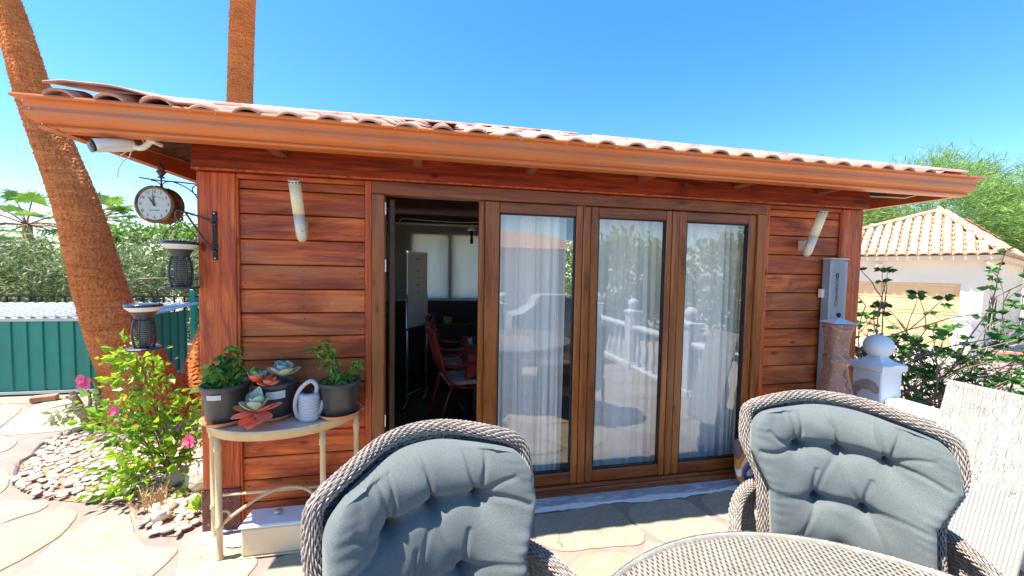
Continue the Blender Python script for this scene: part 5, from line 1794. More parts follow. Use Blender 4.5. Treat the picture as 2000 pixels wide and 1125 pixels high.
def back_cushion(seed=1):
    nu, nv = 190, 190
    U, V = np.meshgrid(np.linspace(-1, 1, nu + 1), np.linspace(0, 1, nv + 1))
    vv = .05 + V * .93
    base = back_pt(U, vv, inset=.018, fwd=-.034)
    X = base[..., 0]
    Z = base[..., 2]
    # rounded thick pad
    e = np.minimum(1, (1 - np.abs(U) ** 5)) * np.minimum(1, (1 - np.abs(2 * V - 1) ** 7))
    T = .135 * np.clip(e, 0, 1) ** .42
    btn = [(-.145, .865), (0, .868), (.145, .865), (-.078, .672), (.078, .672), (-.145, .49), (0, .485), (.145, .49)]
    D = np.zeros_like(X)
    for bx, bz in btn:
        r2 = (X - bx) ** 2 + (Z - bz) ** 2
        D += .034 * np.exp(-r2 / .022 ** 2) + .026 * np.exp(-r2 / .060 ** 2)
    # folds joining the buttons
    def fold(x0, z0, x1, z1, w, d, bow=0.0):
        dx, dz = x1 - x0, z1 - z0
        L2 = dx * dx + dz * dz
        t_ = np.clip(((X - x0) * dx + (Z - z0) * dz) / L2, 0, 1)
        px = x0 + dx * t_ - dz * bow * np.sin(pi * t_)
        pz = z0 + dz * t_ + dx * bow * np.sin(pi * t_)
        r = np.sqrt((X - px) ** 2 + (Z - pz) ** 2)
        tt = ((X - x0) * dx + (Z - z0) * dz) / L2
        return d * np.exp(-(r / w) ** 2) * (1 - .45 * t_)
    rg = random.Random(seed)
    D += fold(-.145, .865, 0, .868, .022, .034, .08) + fold(0, .868, .145, .865, .022, .034, .08)
    D += fold(-.078, .672, .078, .672, .020, .024, .06)
    D += fold(-.145, .49, 0, .485, .018, .018) + fold(0, .485, .145, .49, .018, .018)
    for bx, bz in btn[:3]:
        for k in range(2):
            D += fold(bx, bz, bx + rg.uniform(-.045, .045), bz + rg.uniform(.10, .16), .0065, .014, rg.uniform(-.1, .1))
    for i, (bx, bz) in enumerate(btn[3:5]):
        D += fold(bx, bz, bx + rg.uniform(-.03, .03), bz + .12, .008, .012, .08)
        D += fold(bx, bz, btn[1][0], btn[1][1], .009, .006, .08)
        D += fold(bx, bz, bx + (.05 if i else -.05), bz - .13, .010, .010, .05)
        D += fold(bx, bz, bx * 3.0, bz + .03, .012, .008, .05)
    for bx, bz in (btn[0], btn[2]):
        s = 1 if bx > 0 else -1
        D += fold(bx, bz, bx + s * .13, bz - .02, .010, .014, .1) + fold(bx, bz, bx + s * .10, bz + .06, .008, .010, .1)
    for bx, bz in (btn[5], btn[7]):
        s = 1 if bx > 0 else -1
        D += fold(bx, bz, bx + s * .12, bz + .03, .010, .012, .1)
    # gathered pleats along the edges
    edge = np.clip((np.abs(U) - .62) / .38, 0, 1) ** 1.3
    D += .0020 * edge * (1 + np.sin(Z * 190 + 3.0 * np.sin(Z * 23 + seed) + U * 9)) * (.35 + .65 * np.clip(vnoise(X, Z, seed + 5, 14) + .4, 0, 1))
    tedge = np.clip((V - .78) / .22, 0, 1) ** 1.2
    D += .0024 * tedge * (1 + np.sin(X * 120 + 2.5 * np.sin(X * 17 + seed) + Z * 12)) * np.clip(vnoise(X, Z, seed + 9, 12) + .3, 0, 1)
    D += .0022 * vnoise(X, Z, seed + 20, 60) + .0035 * vnoise(X, Z, seed + 21, 22)
    T2 = np.maximum(T - D * np.clip(T / .105, 0, 1) ** 1.6, .006)
    front = base.copy()
    front[..., 1] -= T2
    # bulge outwards near the rim so the pad reads as stuffed
    back = base.copy()
    back[..., 1] += .012 * np.clip(e, 0, 1)
    n0 = (nu + 1) * (nv + 1)
    P = np.concatenate([front.reshape(-1, 3), back.reshape(-1, 3)])
    i, j = np.meshgrid(np.arange(nv), np.arange(nu), indexing='ij')
    a = i * (nu + 1) + j
    F1 = np.stack([a, a + 1, a + nu + 2, a + nu + 1], -1).reshape(-1, 4)
    F2 = (F1 + n0)[:, ::-1]
    # rim
    loop = np.concatenate([np.arange(nu + 1), (np.arange(1, nv + 1)) * (nu + 1) + nu, nv * (nu + 1) + np.arange(nu - 1, -1, -1), np.arange(nv - 1, 0, -1) * (nu + 1)])
    l2 = np.roll(loop, -1)
    F3 = np.stack([loop, loop + n0, l2 + n0, l2], -1)
    btn_pos = []
    for bx, bz in btn:
        q_ = np.argmin((X - bx) ** 2 + (Z - bz) ** 2)
        f = front.reshape(-1, 3)[q_]
        btn_pos.append((float(bx), float(f[1]), float(bz)))
    return P, np.concatenate([F1, F2, F3]), btn_pos

def make_chair(label):
    rt = empty('wicker_armchair', (0, 0, 0), 0, label, 'armchair', 'wicker armchairs around the round table')
    # back shell
    A, F = weave(S_back, 74, 46, r_u=.0044, r_n=.003, amp=.0032)
    St = lambda U, V: S_back(V, U)
    A2, F2 = weave(St, 24, 8, r_u=.0035, r_n=.0025, amp=0.0, per=3)
    V_, F_ = cat((A, F), (A2, F2))
    tag(np_obj('back_weave', V_, F_, M_wick, rt), kind='stuff')
    Pb, Fb = grid(lambda U, V: S_back(U, V) + np.array([0, .004, 0]), 24, 24)
    np_obj('back_core', Pb, Fb, M_wickd, rt)
    ol = outline()
    m1, m2 = rolled(ol, .0205, 24, 112)
    r_ = tag(np_obj('rolled_rim', m1[0], m1[1], M_wick, rt), kind='stuff')
    np_obj('rim_core', m2[0], m2[1], M_wickd, r_, world=True)
    # wings that fold forwards from the back edge
    # arms
    for s in (-1, 1):
        top = catmull([(s * .255, .150, .650), (s * .305, .09, .655), (s * .350, -.02, .640), (s * .368, -.17, .615), (s * .358, -.275, .580), (s * .338, -.315, .51), (s * .322, -.320, .40)], 12)
        m1, m2 = rolled(np.array(top), .0195, 22, 56)
        arm = tag(np_obj('armrest', m1[0], m1[1], M_wick, rt), kind='stuff')
        np_obj('arm_core', m2[0], m2[1], M_wickd, arm, world=True)
        tp = np.array(top)
        bt = np.array(catmull([(s * .250, .17, .40), (s * .275, .09, .395), (s * .290, -.02, .39), (s * .295, -.17, .385), (s * .30, -.26, .385), (s * .31, -.30, .385), (s * .32, -.315, .385)], 12))
        def S_arm(U, V, tp=tp, bt=bt, s=s):
            k = np.linspace(0, 1, len(tp))
            T_ = np.stack([np.interp(U, k, tp[:, i]) for i in range(3)], -1)
            B_ = np.stack([np.interp(U, k, bt[:, i]) for i in range(3)], -1)
            o = B_ + (T_ - B_) * V[..., None]
            o[..., 0] += s * .030 * np.sin(pi * V) ** 1.0
            return o
        A, F = weave(S_arm, 36, 34, r_u=.0044, r_n=.0032, amp=.0022)
        A2, F2 = weave(lambda U, V: S_arm(V, U), 20, 8, r_u=.0035, r_n=.0025, amp=0, per=3)
        V_, F_ = cat((A, F), (A2, F2))
        tag(np_obj('arm_weave', V_, F_, M_wick, arm, world=True), kind='stuff')
        Pb, Fb = grid(lambda U, V: S_arm(U, V) + np.array([s * .007, 0, 0]), 16, 8)
        np_obj('arm_lining', Pb, Fb, M_wickd, arm, world=True)
    # seat apron
    def S_ap(U, V):
        a = U * 2 * pi
        x = .295 * np.sign(np.cos(a)) * np.abs(np.cos(a)) ** .5
        y = -.07 + .265 * np.sign(np.sin(a)) * np.abs(np.sin(a)) ** .5
        return np.stack([x, y, .29 + .10 * V], -1)
    A, F = weave(S_ap, 12, 120, amp=.003)
    tag(np_obj('seat_apron', A, F, M_wick, rt), kind='stuff')
    MB().box(-.285, .285, -.32, .18, .30, .385, .01).build('seat_frame', M_wickd, rt)
    for x, y in ((-.27, -.28), (.27, -.28), (-.25, .17), (.25, .17)):
        MB().tube([(x, y, .385), (x * 1.02, y * 1.02, .2), (x * 1.06, y * 1.06, 0)], [.020, .017, .013], 10).build('leg', M_wick, rt)
    # seat cushion
    n = 40
    U, V = np.meshgrid(np.linspace(-1, 1, n + 1), np.linspace(-1, 1, n + 1))
    e = (1 - np.abs(U) ** 5) * (1 - np.abs(V) ** 5)
    H = .085 * np.clip(e, 0, 1) ** .4 - .02 * np.exp(-((np.abs(U) - .4) ** 2 + (np.abs(V) - .4) ** 2) / .01)
    P1 = np.stack([U * .27, -.09 + V * .235, .395 + H], -1).reshape(-1, 3)
    P2 = np.stack([U * .27, -.09 + V * .235, .392 + 0 * H], -1).reshape(-1, 3)
    i, j = np.meshgrid(np.arange(n), np.arange(n), indexing='ij')
    a = i * (n + 1) + j
    F1 = np.stack([a, a + 1, a + n + 2, a + n + 1], -1).reshape(-1, 4)
    sc_o = np_obj('seat_cushion', *cat((P1, F1), (P2, F1[:, ::-1])), M_fab, rt, smooth=True)
    P, F, bp = back_cushion(3)
    bc = np_obj('back_cushion', P, F, M_fab, rt, smooth=True)
    for b in bp:
        MB().lathe([(.001, -.004), (.013, -.003), (.0155, .001), (.012, .006), (.003, .0085)], (b[0], b[1] - .009, b[2]), 16, M=RX).build('button', M_fab, bc)
    return rt
chair = make_chair('wicker armchair')
CH1 = (.0459, -1.467, .4207)
CH2 = (1.5297, -1.3462, -.7174)
chair.location = (CH1[0], CH1[1], 0.007)
chair.rotation_euler = (0, 0, CH1[2])
c2 = copy_tree(chair)
c2.location = (CH2[0], CH2[1], 0.007)
c2.rotation_euler = (0, 0, CH2[2])
c2['label'] = 'wicker armchair with grey blue tufted cushion in front of the white panel'
chair['label'] = 'wicker armchair with grey blue tufted cushion, partly hiding the console table'

# round wicker table with glass top
TC = Vector((.88, -2.19, 0))
TR_ = .79
tb = empty('round_table', TC, 0, 'round pale wicker patio table with thin glass top between the two armchairs', 'table')
rows, pitch = 168, .0093
Vs, Fs, n0 = [], [], 0
for i in range(rows):
    x = -TR_ + .012 + i * pitch
    if abs(x) > TR_ - .012: continue
    L = sqrt((TR_ - .008) ** 2 - x * x)
    st_ = .0062
    ys = np.arange(-L, L, st_)
    if len(ys) < 4: continue
    w = np.sin(pi * ys / .0135 + pi * (i % 2))
    zc = .7235 + .0030 * w
    rr_ = .0037
    ring = []
    for a in (0.0, pi * .27, pi * .5, pi * .73, pi):
        ring.append(np.stack([np.full_like(ys, x) + rr_ * cos(a), ys, zc + .0030 * sin(a)], -1))
    A = np.stack(ring, 1).reshape(-1, 3)
    m = len(ys)
    j, k = np.meshgrid(np.arange(m - 1), np.arange(4), indexing='ij')
    a_ = j * 5 + k
    F = np.stack([a_, a_ + 1, a_ + 6, a_ + 5], -1).reshape(-1, 4)
    Vs.append(A); Fs.append(F + n0); n0 += len(A)
V_ = np.concatenate(Vs); F_ = np.concatenate(Fs)
ca, sa = cos(radians(6)), sin(radians(6))
V_[:, :2] = V_[:, :2] @ np.array([[ca, sa], [-sa, ca]])
M_tablew = mat('pale_table_wicker', (0.26, 0.225, 0.185), (0.34, 0.30, 0.255), (30, 30, 30), 0.5, rand=False, blotch=((0.22, 0.185, 0.145), (12, 12, 12), 0.56, 0.75))
tw = np_obj('table_weave', V_, F_, M_tablew, tb)
tag(tw, kind='stuff')
MB().lathe([(.01, .716), (TR_ - .01, .716), (TR_ - .01, .7205), (.01, .7205)], (TC.x, TC.y, 0), 72, cap=False).build('table_core', M_wickd, tb)
ring = [(TC.x + (TR_ - .004) * cos(a), TC.y + (TR_ - .004) * sin(a), .720) for a in np.linspace(0, 2 * pi, 420)]
m1, m2 = braid(np.array(ring), .011, 9, .0042, 60, amp=.06)
m1.build('table_rim', M_tablew, tb)
def S_tap(U, V):
    a = U * 2 * pi
    return np.stack([(TR_ - .02) * np.cos(a), (TR_ - .02) * np.sin(a), .63 + .08 * V], -1)
A, F = weave(S_tap, 9, 260, per=2)
tag(np_obj('table_apron', A, F, M_tablew, tb), kind='stuff')
M_tglass = glassmat('table_glass', 0.035, (0.96, 0.985, 0.98))
MB().lathe([(.001, .7345), (TR_ - .002, .7345)], (TC.x, TC.y, 0), 96, cap=False, smooth=False).build('glass_top', M_tglass, tb)
MB().lathe([(TR_ - .002, .7295), (TR_ + .0005, .731), (TR_ + .0005, .7345), (TR_ - .002, .7355)], (TC.x, TC.y, 0), 128, cap=False).build('glass_edge', mat('glass_edge', (0.20, 0.30, 0.30), (0.26, 0.36, 0.36), (5, 5, 5), .15), tb)
MB().lathe([(.30, .007), (.30, .03), (.20, .05), (.17, .3), (.20, .6), (.45, .70)], (TC.x, TC.y, 0), 24).build('table_pedestal', M_wick, tb)
# ================================================================== INSIDE THE CABIN
def curtain(x0, x1, y, z0, z1, amp, waves, seed, label, name='curtain'):
    rg = np.random.default_rng(seed)
    n, m = int((x1 - x0) / .006), 24
    ph = rg.uniform(0, 6.28, 4)
    V = []
    for j in range(m + 1):
        t_ = j / m
        for i in range(n + 1):
            u = i / n
            s = u * waves * 2 * pi
            yy_ = y + amp * (.6 * sin(s + ph[0] + .8 * sin(u * 7 + ph[1])) + .35 * sin(s * 2.3 + ph[2]) * (1 - t_ * .4) + .25 * sin(s * .37 + ph[3] + t_ * 1.2))
            V.append((x0 + (x1 - x0) * u + .012 * sin(s * .5 + t_ * 2), yy_, z0 + (z1 - z0) * t_ + (.012 * sin(s * .7) if j == 0 else 0)))
    i, j = np.meshgrid(np.arange(n), np.arange(m))
    a = (j * (n + 1) + i).ravel()
    F = np.stack([a, a + 1, a + n + 2, a + n + 1], -1)
    o = np_obj(name, V, F, M_curtain, None, smooth=True)
    return tag(o, label, 'curtain', 'white curtains behind the folding doors')
curtain(.39, .90, .19, .06, 2.12, .020, 8, 1, 'white pleated curtain behind the left glass pane')
curtain(.70, .86, .155, .06, 2.12, .016, 5, 9, 'narrow gathered curtain fold at the right of the left pane')
curtain(1.13, 1.74, .19, .06, 2.12, .016, 6, 2, 'white curtain behind the middle glass pane')
curtain(1.80, 2.50, .19, .06, 2.12, .022, 9, 3, 'white curtain behind the right glass pane')
MB().tube([(.3, .17, 2.13), (2.5, .17, 2.13)], .008, 8).build('curtain_rail', M_steel, cab)

def blind(x0, x1, label):
    rt = empty('roller_blind', ((x0 + x1) / 2, 3.235, 2.26), 0, label, 'roller blind', 'cream roller blinds on the back wall')
    MB().tube([(x0, 3.225, 2.275), (x1, 3.225, 2.275)], .016, 12).build('roller', M_whiteplastic, rt)
    MB().box(x0 + .01, x1 - .01, 3.232, 3.234, 1.155, 2.27).build('blind_cloth', M_blind, rt)
    MB().box(x0 + .01, x1 - .01, 3.226, 3.240, 1.135, 1.1545, .003).build('bottom_bar', M_whiteplastic, rt)
blind(-.80, .95, 'wide cream roller blind glowing over the two back windows')
# cable and lamp inside
MB().tube(catmull([(-.60, 3.2, 2.285), (-.55, 3.18, 2.335), (-.2, 3.18, 2.325), (.2, 3.18, 2.315), (.55, 3.18, 2.33), (.70, 3.18, 2.34)], 6), .007, 6).build('wall_cable', M_whiteplastic, cab)
lp_ = empty('hanging_lamp', (.30, 1.6, 2.0), 0, 'small white and black lamp hanging inside by the first glass door', 'lamp')
MB().lathe([(.045, 1.99), (.04, 2.0), (.012, 2.03), (.008, 2.05)], (.292, 1.2, 0), 20).build('lamp_shade', M_whiteplastic, lp_)
MB().lathe([(.012, 1.86), (.016, 1.865), (.016, 1.91), (.012, 1.915), (.012, 1.985)], (.292, 1.2, 0), 14).build('lamp_holder', M_black, lp_)
MB().tube([(.292, 1.2, 2.05), (.292, 1.2, 2.56)], .003, 5).build('cord', M_black, lp_)

# whiteboard on stand
M_wb = mat('whiteboard_surface', (0.50, 0.47, 0.44), (0.56, 0.53, 0.50), (3, 3, 3), .3)
wbd = empty('whiteboard_stand', (-.28, 2.1, .02), 0, 'narrow whiteboard with faint writing on a grey wheeled stand inside the doorway', 'whiteboard')
a_ = radians(58)
dx_, dy_ = cos(a_) * .19, sin(a_) * .19
p0, p1 = (-.385, 2.0), (-.175, 2.32)
bd = MB().obox((p0[0], p0[1], 1.36), (p1[0], p1[1], 1.36), .018, .90, .004).build('board', M_wb, wbd)
MB().obox((p0[0], p0[1] - .002, 1.805), (p1[0], p1[1] - .002, 1.805), .026, .02).build('board_frame', M_steel, bd)
tr_ = MB().obox((p0[0] - .01, p0[1] - .03, .90), (p1[0] + .01, p1[1] - .03, .90), .07, .02, .004).build('pen_tray', M_black, wbd)
for (x, y) in (p0, p1):
    MB().tube([(x, y, .03), (x, y, 1.30)], .013, 10).build('stand_post', M_steel, wbd)
    MB().tube([(x - .02, y - .24, .035), (x + .02, y + .22, .035)], .012, 8).build('stand_foot', M_steel, wbd)
    MB().lathe([(.004, .02), (.018, .02), (.018, .034), (.004, .035)], (x - .02, y - .24, 0), 10).build('castor', M_black, wbd)
MB().tube([(p0[0], p0[1], .12), (p1[0], p1[1], .12)], .010, 8).build('stand_bar', M_steel, wbd)
M_pen = mat('marker_pen_ink', (0.16, 0.10, 0.16), (0.22, 0.12, 0.2), (5, 5, 5), .6)
ang_w = atan2(p1[1] - p0[1], p1[0] - p0[0])
for i, s in enumerate(('plan', 'Mon', 'Tue', 'Wed', 'Thu')):
    zz = 1.73 - (0 if i == 0 else .06 + i * .085)
    o = text_obj(s, .045 if i == 0 else .032, M_pen, 'handwriting', bd)
    px_, py_ = p0[0] + (p1[0] - p0[0]) * .5, p0[1] + (p1[1] - p0[1]) * .5
    nx_, ny_ = sin(ang_w) * .0105, -cos(ang_w) * .0105
    o.matrix_basis = W(bd).inverted() @ Matrix.Translation((px_ + nx_, py_ + ny_, zz)) @ Matrix.Rotation(ang_w, 4, 'Z') @ Matrix.Rotation(pi / 2, 4, 'X') @ Matrix.Rotation(radians(3), 4, 'Z')
# thin pole leaning inside
tag(MB().tube([(-.52, 1.9, .02), (-.66, 2.4, 1.15)], .008, 8).build('leaning_pole', M_steel), 'thin pale pole leaning against the dark wall behind the whiteboard', 'pole')

# red garden chairs and dining table inside
M_red = mat('red_lacquered_wood', (0.26, 0.012, 0.010), (0.34, 0.022, 0.015), (9, 9, 9), .22)
M_pad = mat('seat_pad', (0.42, 0.34, 0.28), (0.50, 0.44, 0.38), (22, 22, 22), .9, blotch=((0.22, 0.12, 0.10), (7, 30, 7), .5, .6))
def red_chair(loc, rz, label):
    rt = empty('red_armchair', (0, 0, 0), 0, label, 'chair', 'red bentwood chairs at the inside table')
    for s in (-1, 1):
        y = s * .235
        MB().tube(catmull([(-.36, y, 1.0), (-.31, y, .82), (-.24, y, .58), (-.17, y, .47), (-.05, y, .42), (.15, y, .42), (.24, y, .43)], 6), .013, 8).build('side_rail', M_red, rt)
        MB().tube(catmull([(-.30, y, .80), (-.25, y, .68), (-.12, y, .64), (.1, y, .645), (.2, y, .64), (.235, y, .58), (.24, y, .43)], 6), .014, 8).build('armrest', M_red, rt)
        MB().tube([(-.17, y, .46), (-.25, y, .22), (-.30, y, 0)], .013, 8).build('leg', M_red, rt)
        MB().tube([(.24, y, .43), (.25, y, .2), (.24, y, 0)], .013, 8).build('leg', M_red, rt)
    for i in range(5):
        y = -.17 + i * .085
        MB().tube(catmull([(-.345, y, .97), (-.30, y, .80), (-.235, y, .58), (-.19, y, .49)], 4), .008, 6).build('back_slat', M_red, rt)
    MB().tube([(-.36, -.235, 1.0), (-.365, 0, 1.02), (-.36, .235, 1.0)], .016, 8).build('top_rail', M_red, rt)
    MB().tube([(.24, -.235, .43), (.24, .235, .43)], .014, 8).build('front_rail', M_red, rt)
    MB().box(-.20, .24, -.22, .22, .436, .478, .016).build('seat_pad', M_pad, rt)
    MB().tube([(-.05, -.235, .2), (-.05, .235, .2)], .009, 6).build('stretcher', M_red, rt)
    rt.location = loc
    rt.rotation_euler = (0, 0, rz)
    return rt
red_chair((.235, 1.42, .02), radians(12), 'red bentwood armchair with striped seat pad at the end of the red table')
red_chair((.22, 2.15, .02), radians(-6), 'red bentwood armchair further back beside the same table')
M_redcloth = mat('red_tablecloth', (0.30, 0.018, 0.012), (0.36, 0.035, 0.02), (7, 7, 7), .75, bump=.2)
tbl = empty('dining_table', (.95, 1.75, .02), 0, 'dark dining table inside the cabin under a red cloth', 'table')
MB().box(.31, 1.60, 1.28, 2.30, .715, .740, .004).build('table_top', M_darkwood, tbl)
for x, y in ((.36, 1.34), (1.55, 1.34), (.36, 2.24), (1.55, 2.24)):
    MB().box(x - .025, x + .025, y - .025, y + .025, .02, .7145, .004).build('leg', M_darkwood, tbl)
cl_ = MB()
nx_, ny_ = 30, 24
xs_, ys_ = np.linspace(.285, 1.62, nx_ + 1), np.linspace(1.255, 2.32, ny_ + 1)
ring_ = [(x, ys_[0]) for x in xs_] + [(xs_[-1], y) for y in ys_[1:]] + [(x, ys_[-1]) for x in xs_[::-1][1:]] + [(xs_[0], y) for y in ys_[::-1][1:-1]]
n = len(ring_)
V = [(x, y, .7445) for x, y in ring_]
for k, (dz, ou) in enumerate(((.02, .008), (.10, .02), (.19, .03))):
    for i, (x, y) in enumerate(ring_):
        f = .012 * sin(i * .9) * k
        vx, vy = x - .95, y - 1.79
        L = math.hypot(vx, vy)
        V.append((x + vx / L * (ou + f), y + vy / L * (ou + f), .7445 - dz - (.06 * max(0, 1 - min(abs(i), abs(i - n)) / 3) if k == 2 else 0)))
F = [tuple(range(n))] + [(k * n + i, (k + 1) * n + i, (k + 1) * n + (i + 1) % n, k * n + (i + 1) % n) for k in range(3) for i in range(n)]
cl_.add(V, F)
tag(cl_.build('tablecloth', M_redcloth), 'red cloth hanging over the near corner of the inside table', 'tablecloth')
M_paper = mat('paper', (0.55, 0.56, 0.58), (0.6, 0.6, 0.6), (5, 5, 5), .7)
tag(MB().box(.33, .56, 1.80, 2.10, .7455, .762, .003).build('paper_stack', M_paper), 'stack of white papers at the far left of the red cloth', 'papers')
cupt = empty('pen_cup', (.47, 1.55, .746), 0, 'clear white cup of pens standing on the red tablecloth', 'cup')
MB().lathe([(.026, .746), (.034, .84), (.031, .84), (.024, .752)], (.47, 1.55, 0), 20, cap=False).build('cup', M_paper, cupt)
for k in range(6):
    a = k * 1.1
    MB().tube([(.47 + .01 * cos(a), 1.55 + .01 * sin(a), .755), (.47 + .035 * cos(a), 1.55 + .03 * sin(a), .87 + .015 * (k % 3))], .0045, 6).build('pen', M_paper if k % 3 else M_black, cupt)
tag(MB().box(.40, .60, 1.36, 1.50, .7455, .766, .006, R=Matrix.Rotation(.3, 3, 'Z')).build('pencil_case', M_black), 'dark flat pencil case on the red tablecloth in front of the cup', 'case')
tag(soft_pad('blue_pouch', (.40, 1.72, .80), .045, .03, .04, .4, 0, 'crumpled dark blue pouch on the red cloth beside the cup', 'pouch'))
bpy.data.objects[[o.name for o in bpy.data.objects if o.name.startswith('blue_pouch')][0]].data.materials.clear()
bpy.data.objects['blue_pouch'].data.materials.append(mat('navy_cloth', (0.01, 0.03, 0.07), (0.02, 0.05, 0.1), (9, 9, 9), .8))
M_yg = mat('yellow_green_plastic', (0.20, 0.22, 0.02), (0.26, 0.27, 0.03), (9, 9, 9), .4)
cab_ = empty('low_cabinet', (.1, 3.0, .02), 0, 'dark low cabinet against the back wall below the blind', 'cabinet')
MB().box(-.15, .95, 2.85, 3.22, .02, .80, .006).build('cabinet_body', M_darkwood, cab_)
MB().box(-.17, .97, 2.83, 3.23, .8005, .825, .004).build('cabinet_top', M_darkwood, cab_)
for x0 in (-.14, .23, .60):
    MB().box(x0, x0 + .34, 2.832, 2.8495, .05, .77, .004).build('cabinet_door', M_darkwood, cab_)
tag(MB().lathe([(.05, .826), (.065, .92), (.060, .92), (.046, .832), (.001, .831)], (.10, 2.95, 0), 22, cap=False).build('plant_cup', M_yg), 'yellow green cup on the dark low cabinet inside', 'cup')

# ================================================================== LEFT BACKGROUND
M_green = mat('green_sheet_metal', (0.006, 0.20, 0.155), (0.008, 0.245, 0.19), (3, 3, 3), .38, .1, bump=.08, objvar=.12)
M_zinc = mat('galvanised_sheet', (0.46, 0.48, 0.48), (0.56, 0.58, 0.58), (5, 5, 5), .5, .15)
sh = empty('metal_shed', (-5.0, 3.4, 0), 0, 'low green ribbed metal storage shed with galvanised roof behind the leaning palm', 'shed')
SX0, SX1, SY0, SY1 = -6.6, -3.78, 2.95, 3.95
x = SX0
while x < SX1 - .01:
    w_ = .155
    xe = min(x + w_, SX1)
    P = [(x, 0), (x + .018, 0), (x + .028, -.016), (x + .046, -.016), (x + .056, 0), (xe, 0)]
    mb = MB()
    V = [(px_, SY0 + py_, .06) for px_, py_ in P] + [(px_, SY0 + py_, .91) for px_, py_ in P]
    mb.add(V, [(i, i + 1, 7 + i, 6 + i) for i in range(5)])
    mb.build('wall_panel', M_green, sh)
    x += w_
y = SY0
while y < SY1 - .01:
    ye = min(y + .155, SY1)
    P = [(y, 0), (y + .018, 0), (y + .028, .016), (y + .046, .016), (y + .056, 0), (ye, 0)]
    mb = MB()
    V = [(SX1 + py_, px_, .06) for px_, py_ in P] + [(SX1 + py_, px_, .93) for px_, py_ in P]
    mb.add(V, [(i, i + 1, 7 + i, 6 + i) for i in range(5)])
    mb.build('wall_panel', M_green, sh)
    y += .155
MB().box(SX0, SX1 - .002, SY0 + .02, SY1, .06, .90).build('shed_core', M_green, sh)
MB().box(SX0 - .01, SX1 + .02, SY0 - .02, SY0 + .02, .025, .0595, .003).build('base_rail', M_zinc, sh)
MB().box(SX1 - .02, SX1 + .02, SY0 + .021, SY1, .025, .0595, .003).build('base_rail', M_zinc, sh)
MB().box(SX0 - .02, SX1 + .03, SY0 - .03, SY0 - .018, .905, .95, .002).build('roof_fascia', M_zinc, sh)
nxr = 24
x = SX0 - .04
while x < SX1 + .05:
    mb = MB()
    P = [(x, .0), (x + .06, .0), (x + .072, .022), (x + .108, .022), (x + .12, 0)]
    V = [(px_, SY0 - .05, .945 + pz_) for px_, pz_ in P] + [(px_, SY1 + .05, 1.02 + pz_) for px_, pz_ in P]
    mb.add(V, [(i, i + 1, 6 + i, 5 + i) for i in range(4)])
    mb.build('roof_sheet', M_zinc, sh)
    x += .12
M_brick = mat('red_brick', (0.42, 0.18, 0.10), (0.5, 0.24, 0.14), (15, 15, 15), .85, bump=.4)
tag(MB().box(-4.60, -4.40, 2.66, 2.76, .008, .070, .006, R=Matrix.Rotation(.35, 3, 'Z')).build('brick', M_brick), 'single red brick lying on the paving in front of the green shed', 'brick')
# low masonry plinth behind shed and fence
MB_k = MB().box(-12, -1.45, 5.26, 5.44, -.01, .16, .01)
kb = empty('boundary_kerb', (-5, 5.35, 0), 0, 'low pinkish masonry kerb under the iron fence', 'kerb')
MB_k.build('kerb_body', M_grout, kb)
fn = empty('iron_fence', (-6, 5.35, .16), 0, 'black iron bar fence in front of the hedge behind the green shed', 'fence')
for z in (.25, 1.02): MB().box(-12, -1.45, 5.335, 5.365, z, z + .022).build('fence_rail', M_black, fn)
bar = MB().box(-.010, .010, -.010, .010, .16, 1.019).mesh('fence_bar')
bar.materials.append(M_black)
for i in range(62):
    x = -11.4 + i * .165
    if x < -1.5: link('fence_bar', bar, None, fn, Vector((x, 5.35, 0)) - fn.location)
MB().box(-4.53, -4.45, 5.31, 5.39, .16, 1.16, .005).build('fence_post', M_green, fn)
MB().box(-8.5, -8.44, 5.32, 5.38, .16, 1.10, .005).build('fence_post', M_black, fn)

M_hedge = leafmat('hedge_leaf', [(0.08, 0.13, 0.05), (0.16, 0.22, 0.10), (0.30, 0.35, 0.20), (0.11, 0.17, 0.06), (0.20, 0.30, 0.10), (0.46, 0.48, 0.36)], .3, .4)
M_hedge2 = leafmat('bright_hedge_leaf', [(0.14, 0.26, 0.04), (0.20, 0.34, 0.06), (0.11, 0.2, 0.05)], .35, .4)
M_bark = mat('grey_brown_bark', (0.12, 0.09, 0.065), (0.20, 0.15, 0.11), (12, 12, 3), .9, bump=.6, dist=.01)
def shrub(name, c, r, ncl, per, sig, size, asp, m, label, cat_, group=None, up=.2, shell=.55, trunks=4, seed=0):
    rg = np.random.default_rng(seed + 100)
    rt = empty(name, (c[0], c[1], max(-.85, c[2] - r[2])), 0, label, cat_, group)
    P = clumps(ncl, per, (c, r), sig, rg, shell)
    P[:, 2] = np.maximum(P[:, 2], rt.location.z + .03)
    V, F = leaves(P, size, asp, up, rng=rg)
    np_obj('foliage', V, F, m, rt, world=True)
    mb = MB()
    for k in range(trunks):
        a = k * 2.4
        mb.tube(catmull([(c[0] + .1 * cos(a), c[1] + .1 * sin(a), rt.location.z - .02), (c[0] + r[0] * .25 * cos(a), c[1] + r[1] * .25 * sin(a), c[2] - r[2] * .3), (c[0] + r[0] * .5 * cos(a), c[1] + r[1] * .5 * sin(a), c[2] + r[2] * .4)], 4),
                list(np.linspace(.05, .015, 9)), 6)
    mb.build('trunk', M_bark, rt)
    return rt
GH = 'shrubs of the hedge behind the fence'
hd_ = [((-10.2, 7.2, .9), (1.6, 1.0, 1.45)), ((-8.0, 6.9, .9), (1.5, 1.0, 1.25)), ((-5.9, 6.9, .95), (1.4, .9, 1.28)), ((-4.1, 6.8, .85), (1.3, .9, 1.2)), ((-2.2, 6.9, .85), (1.3, .9, 1.15))]
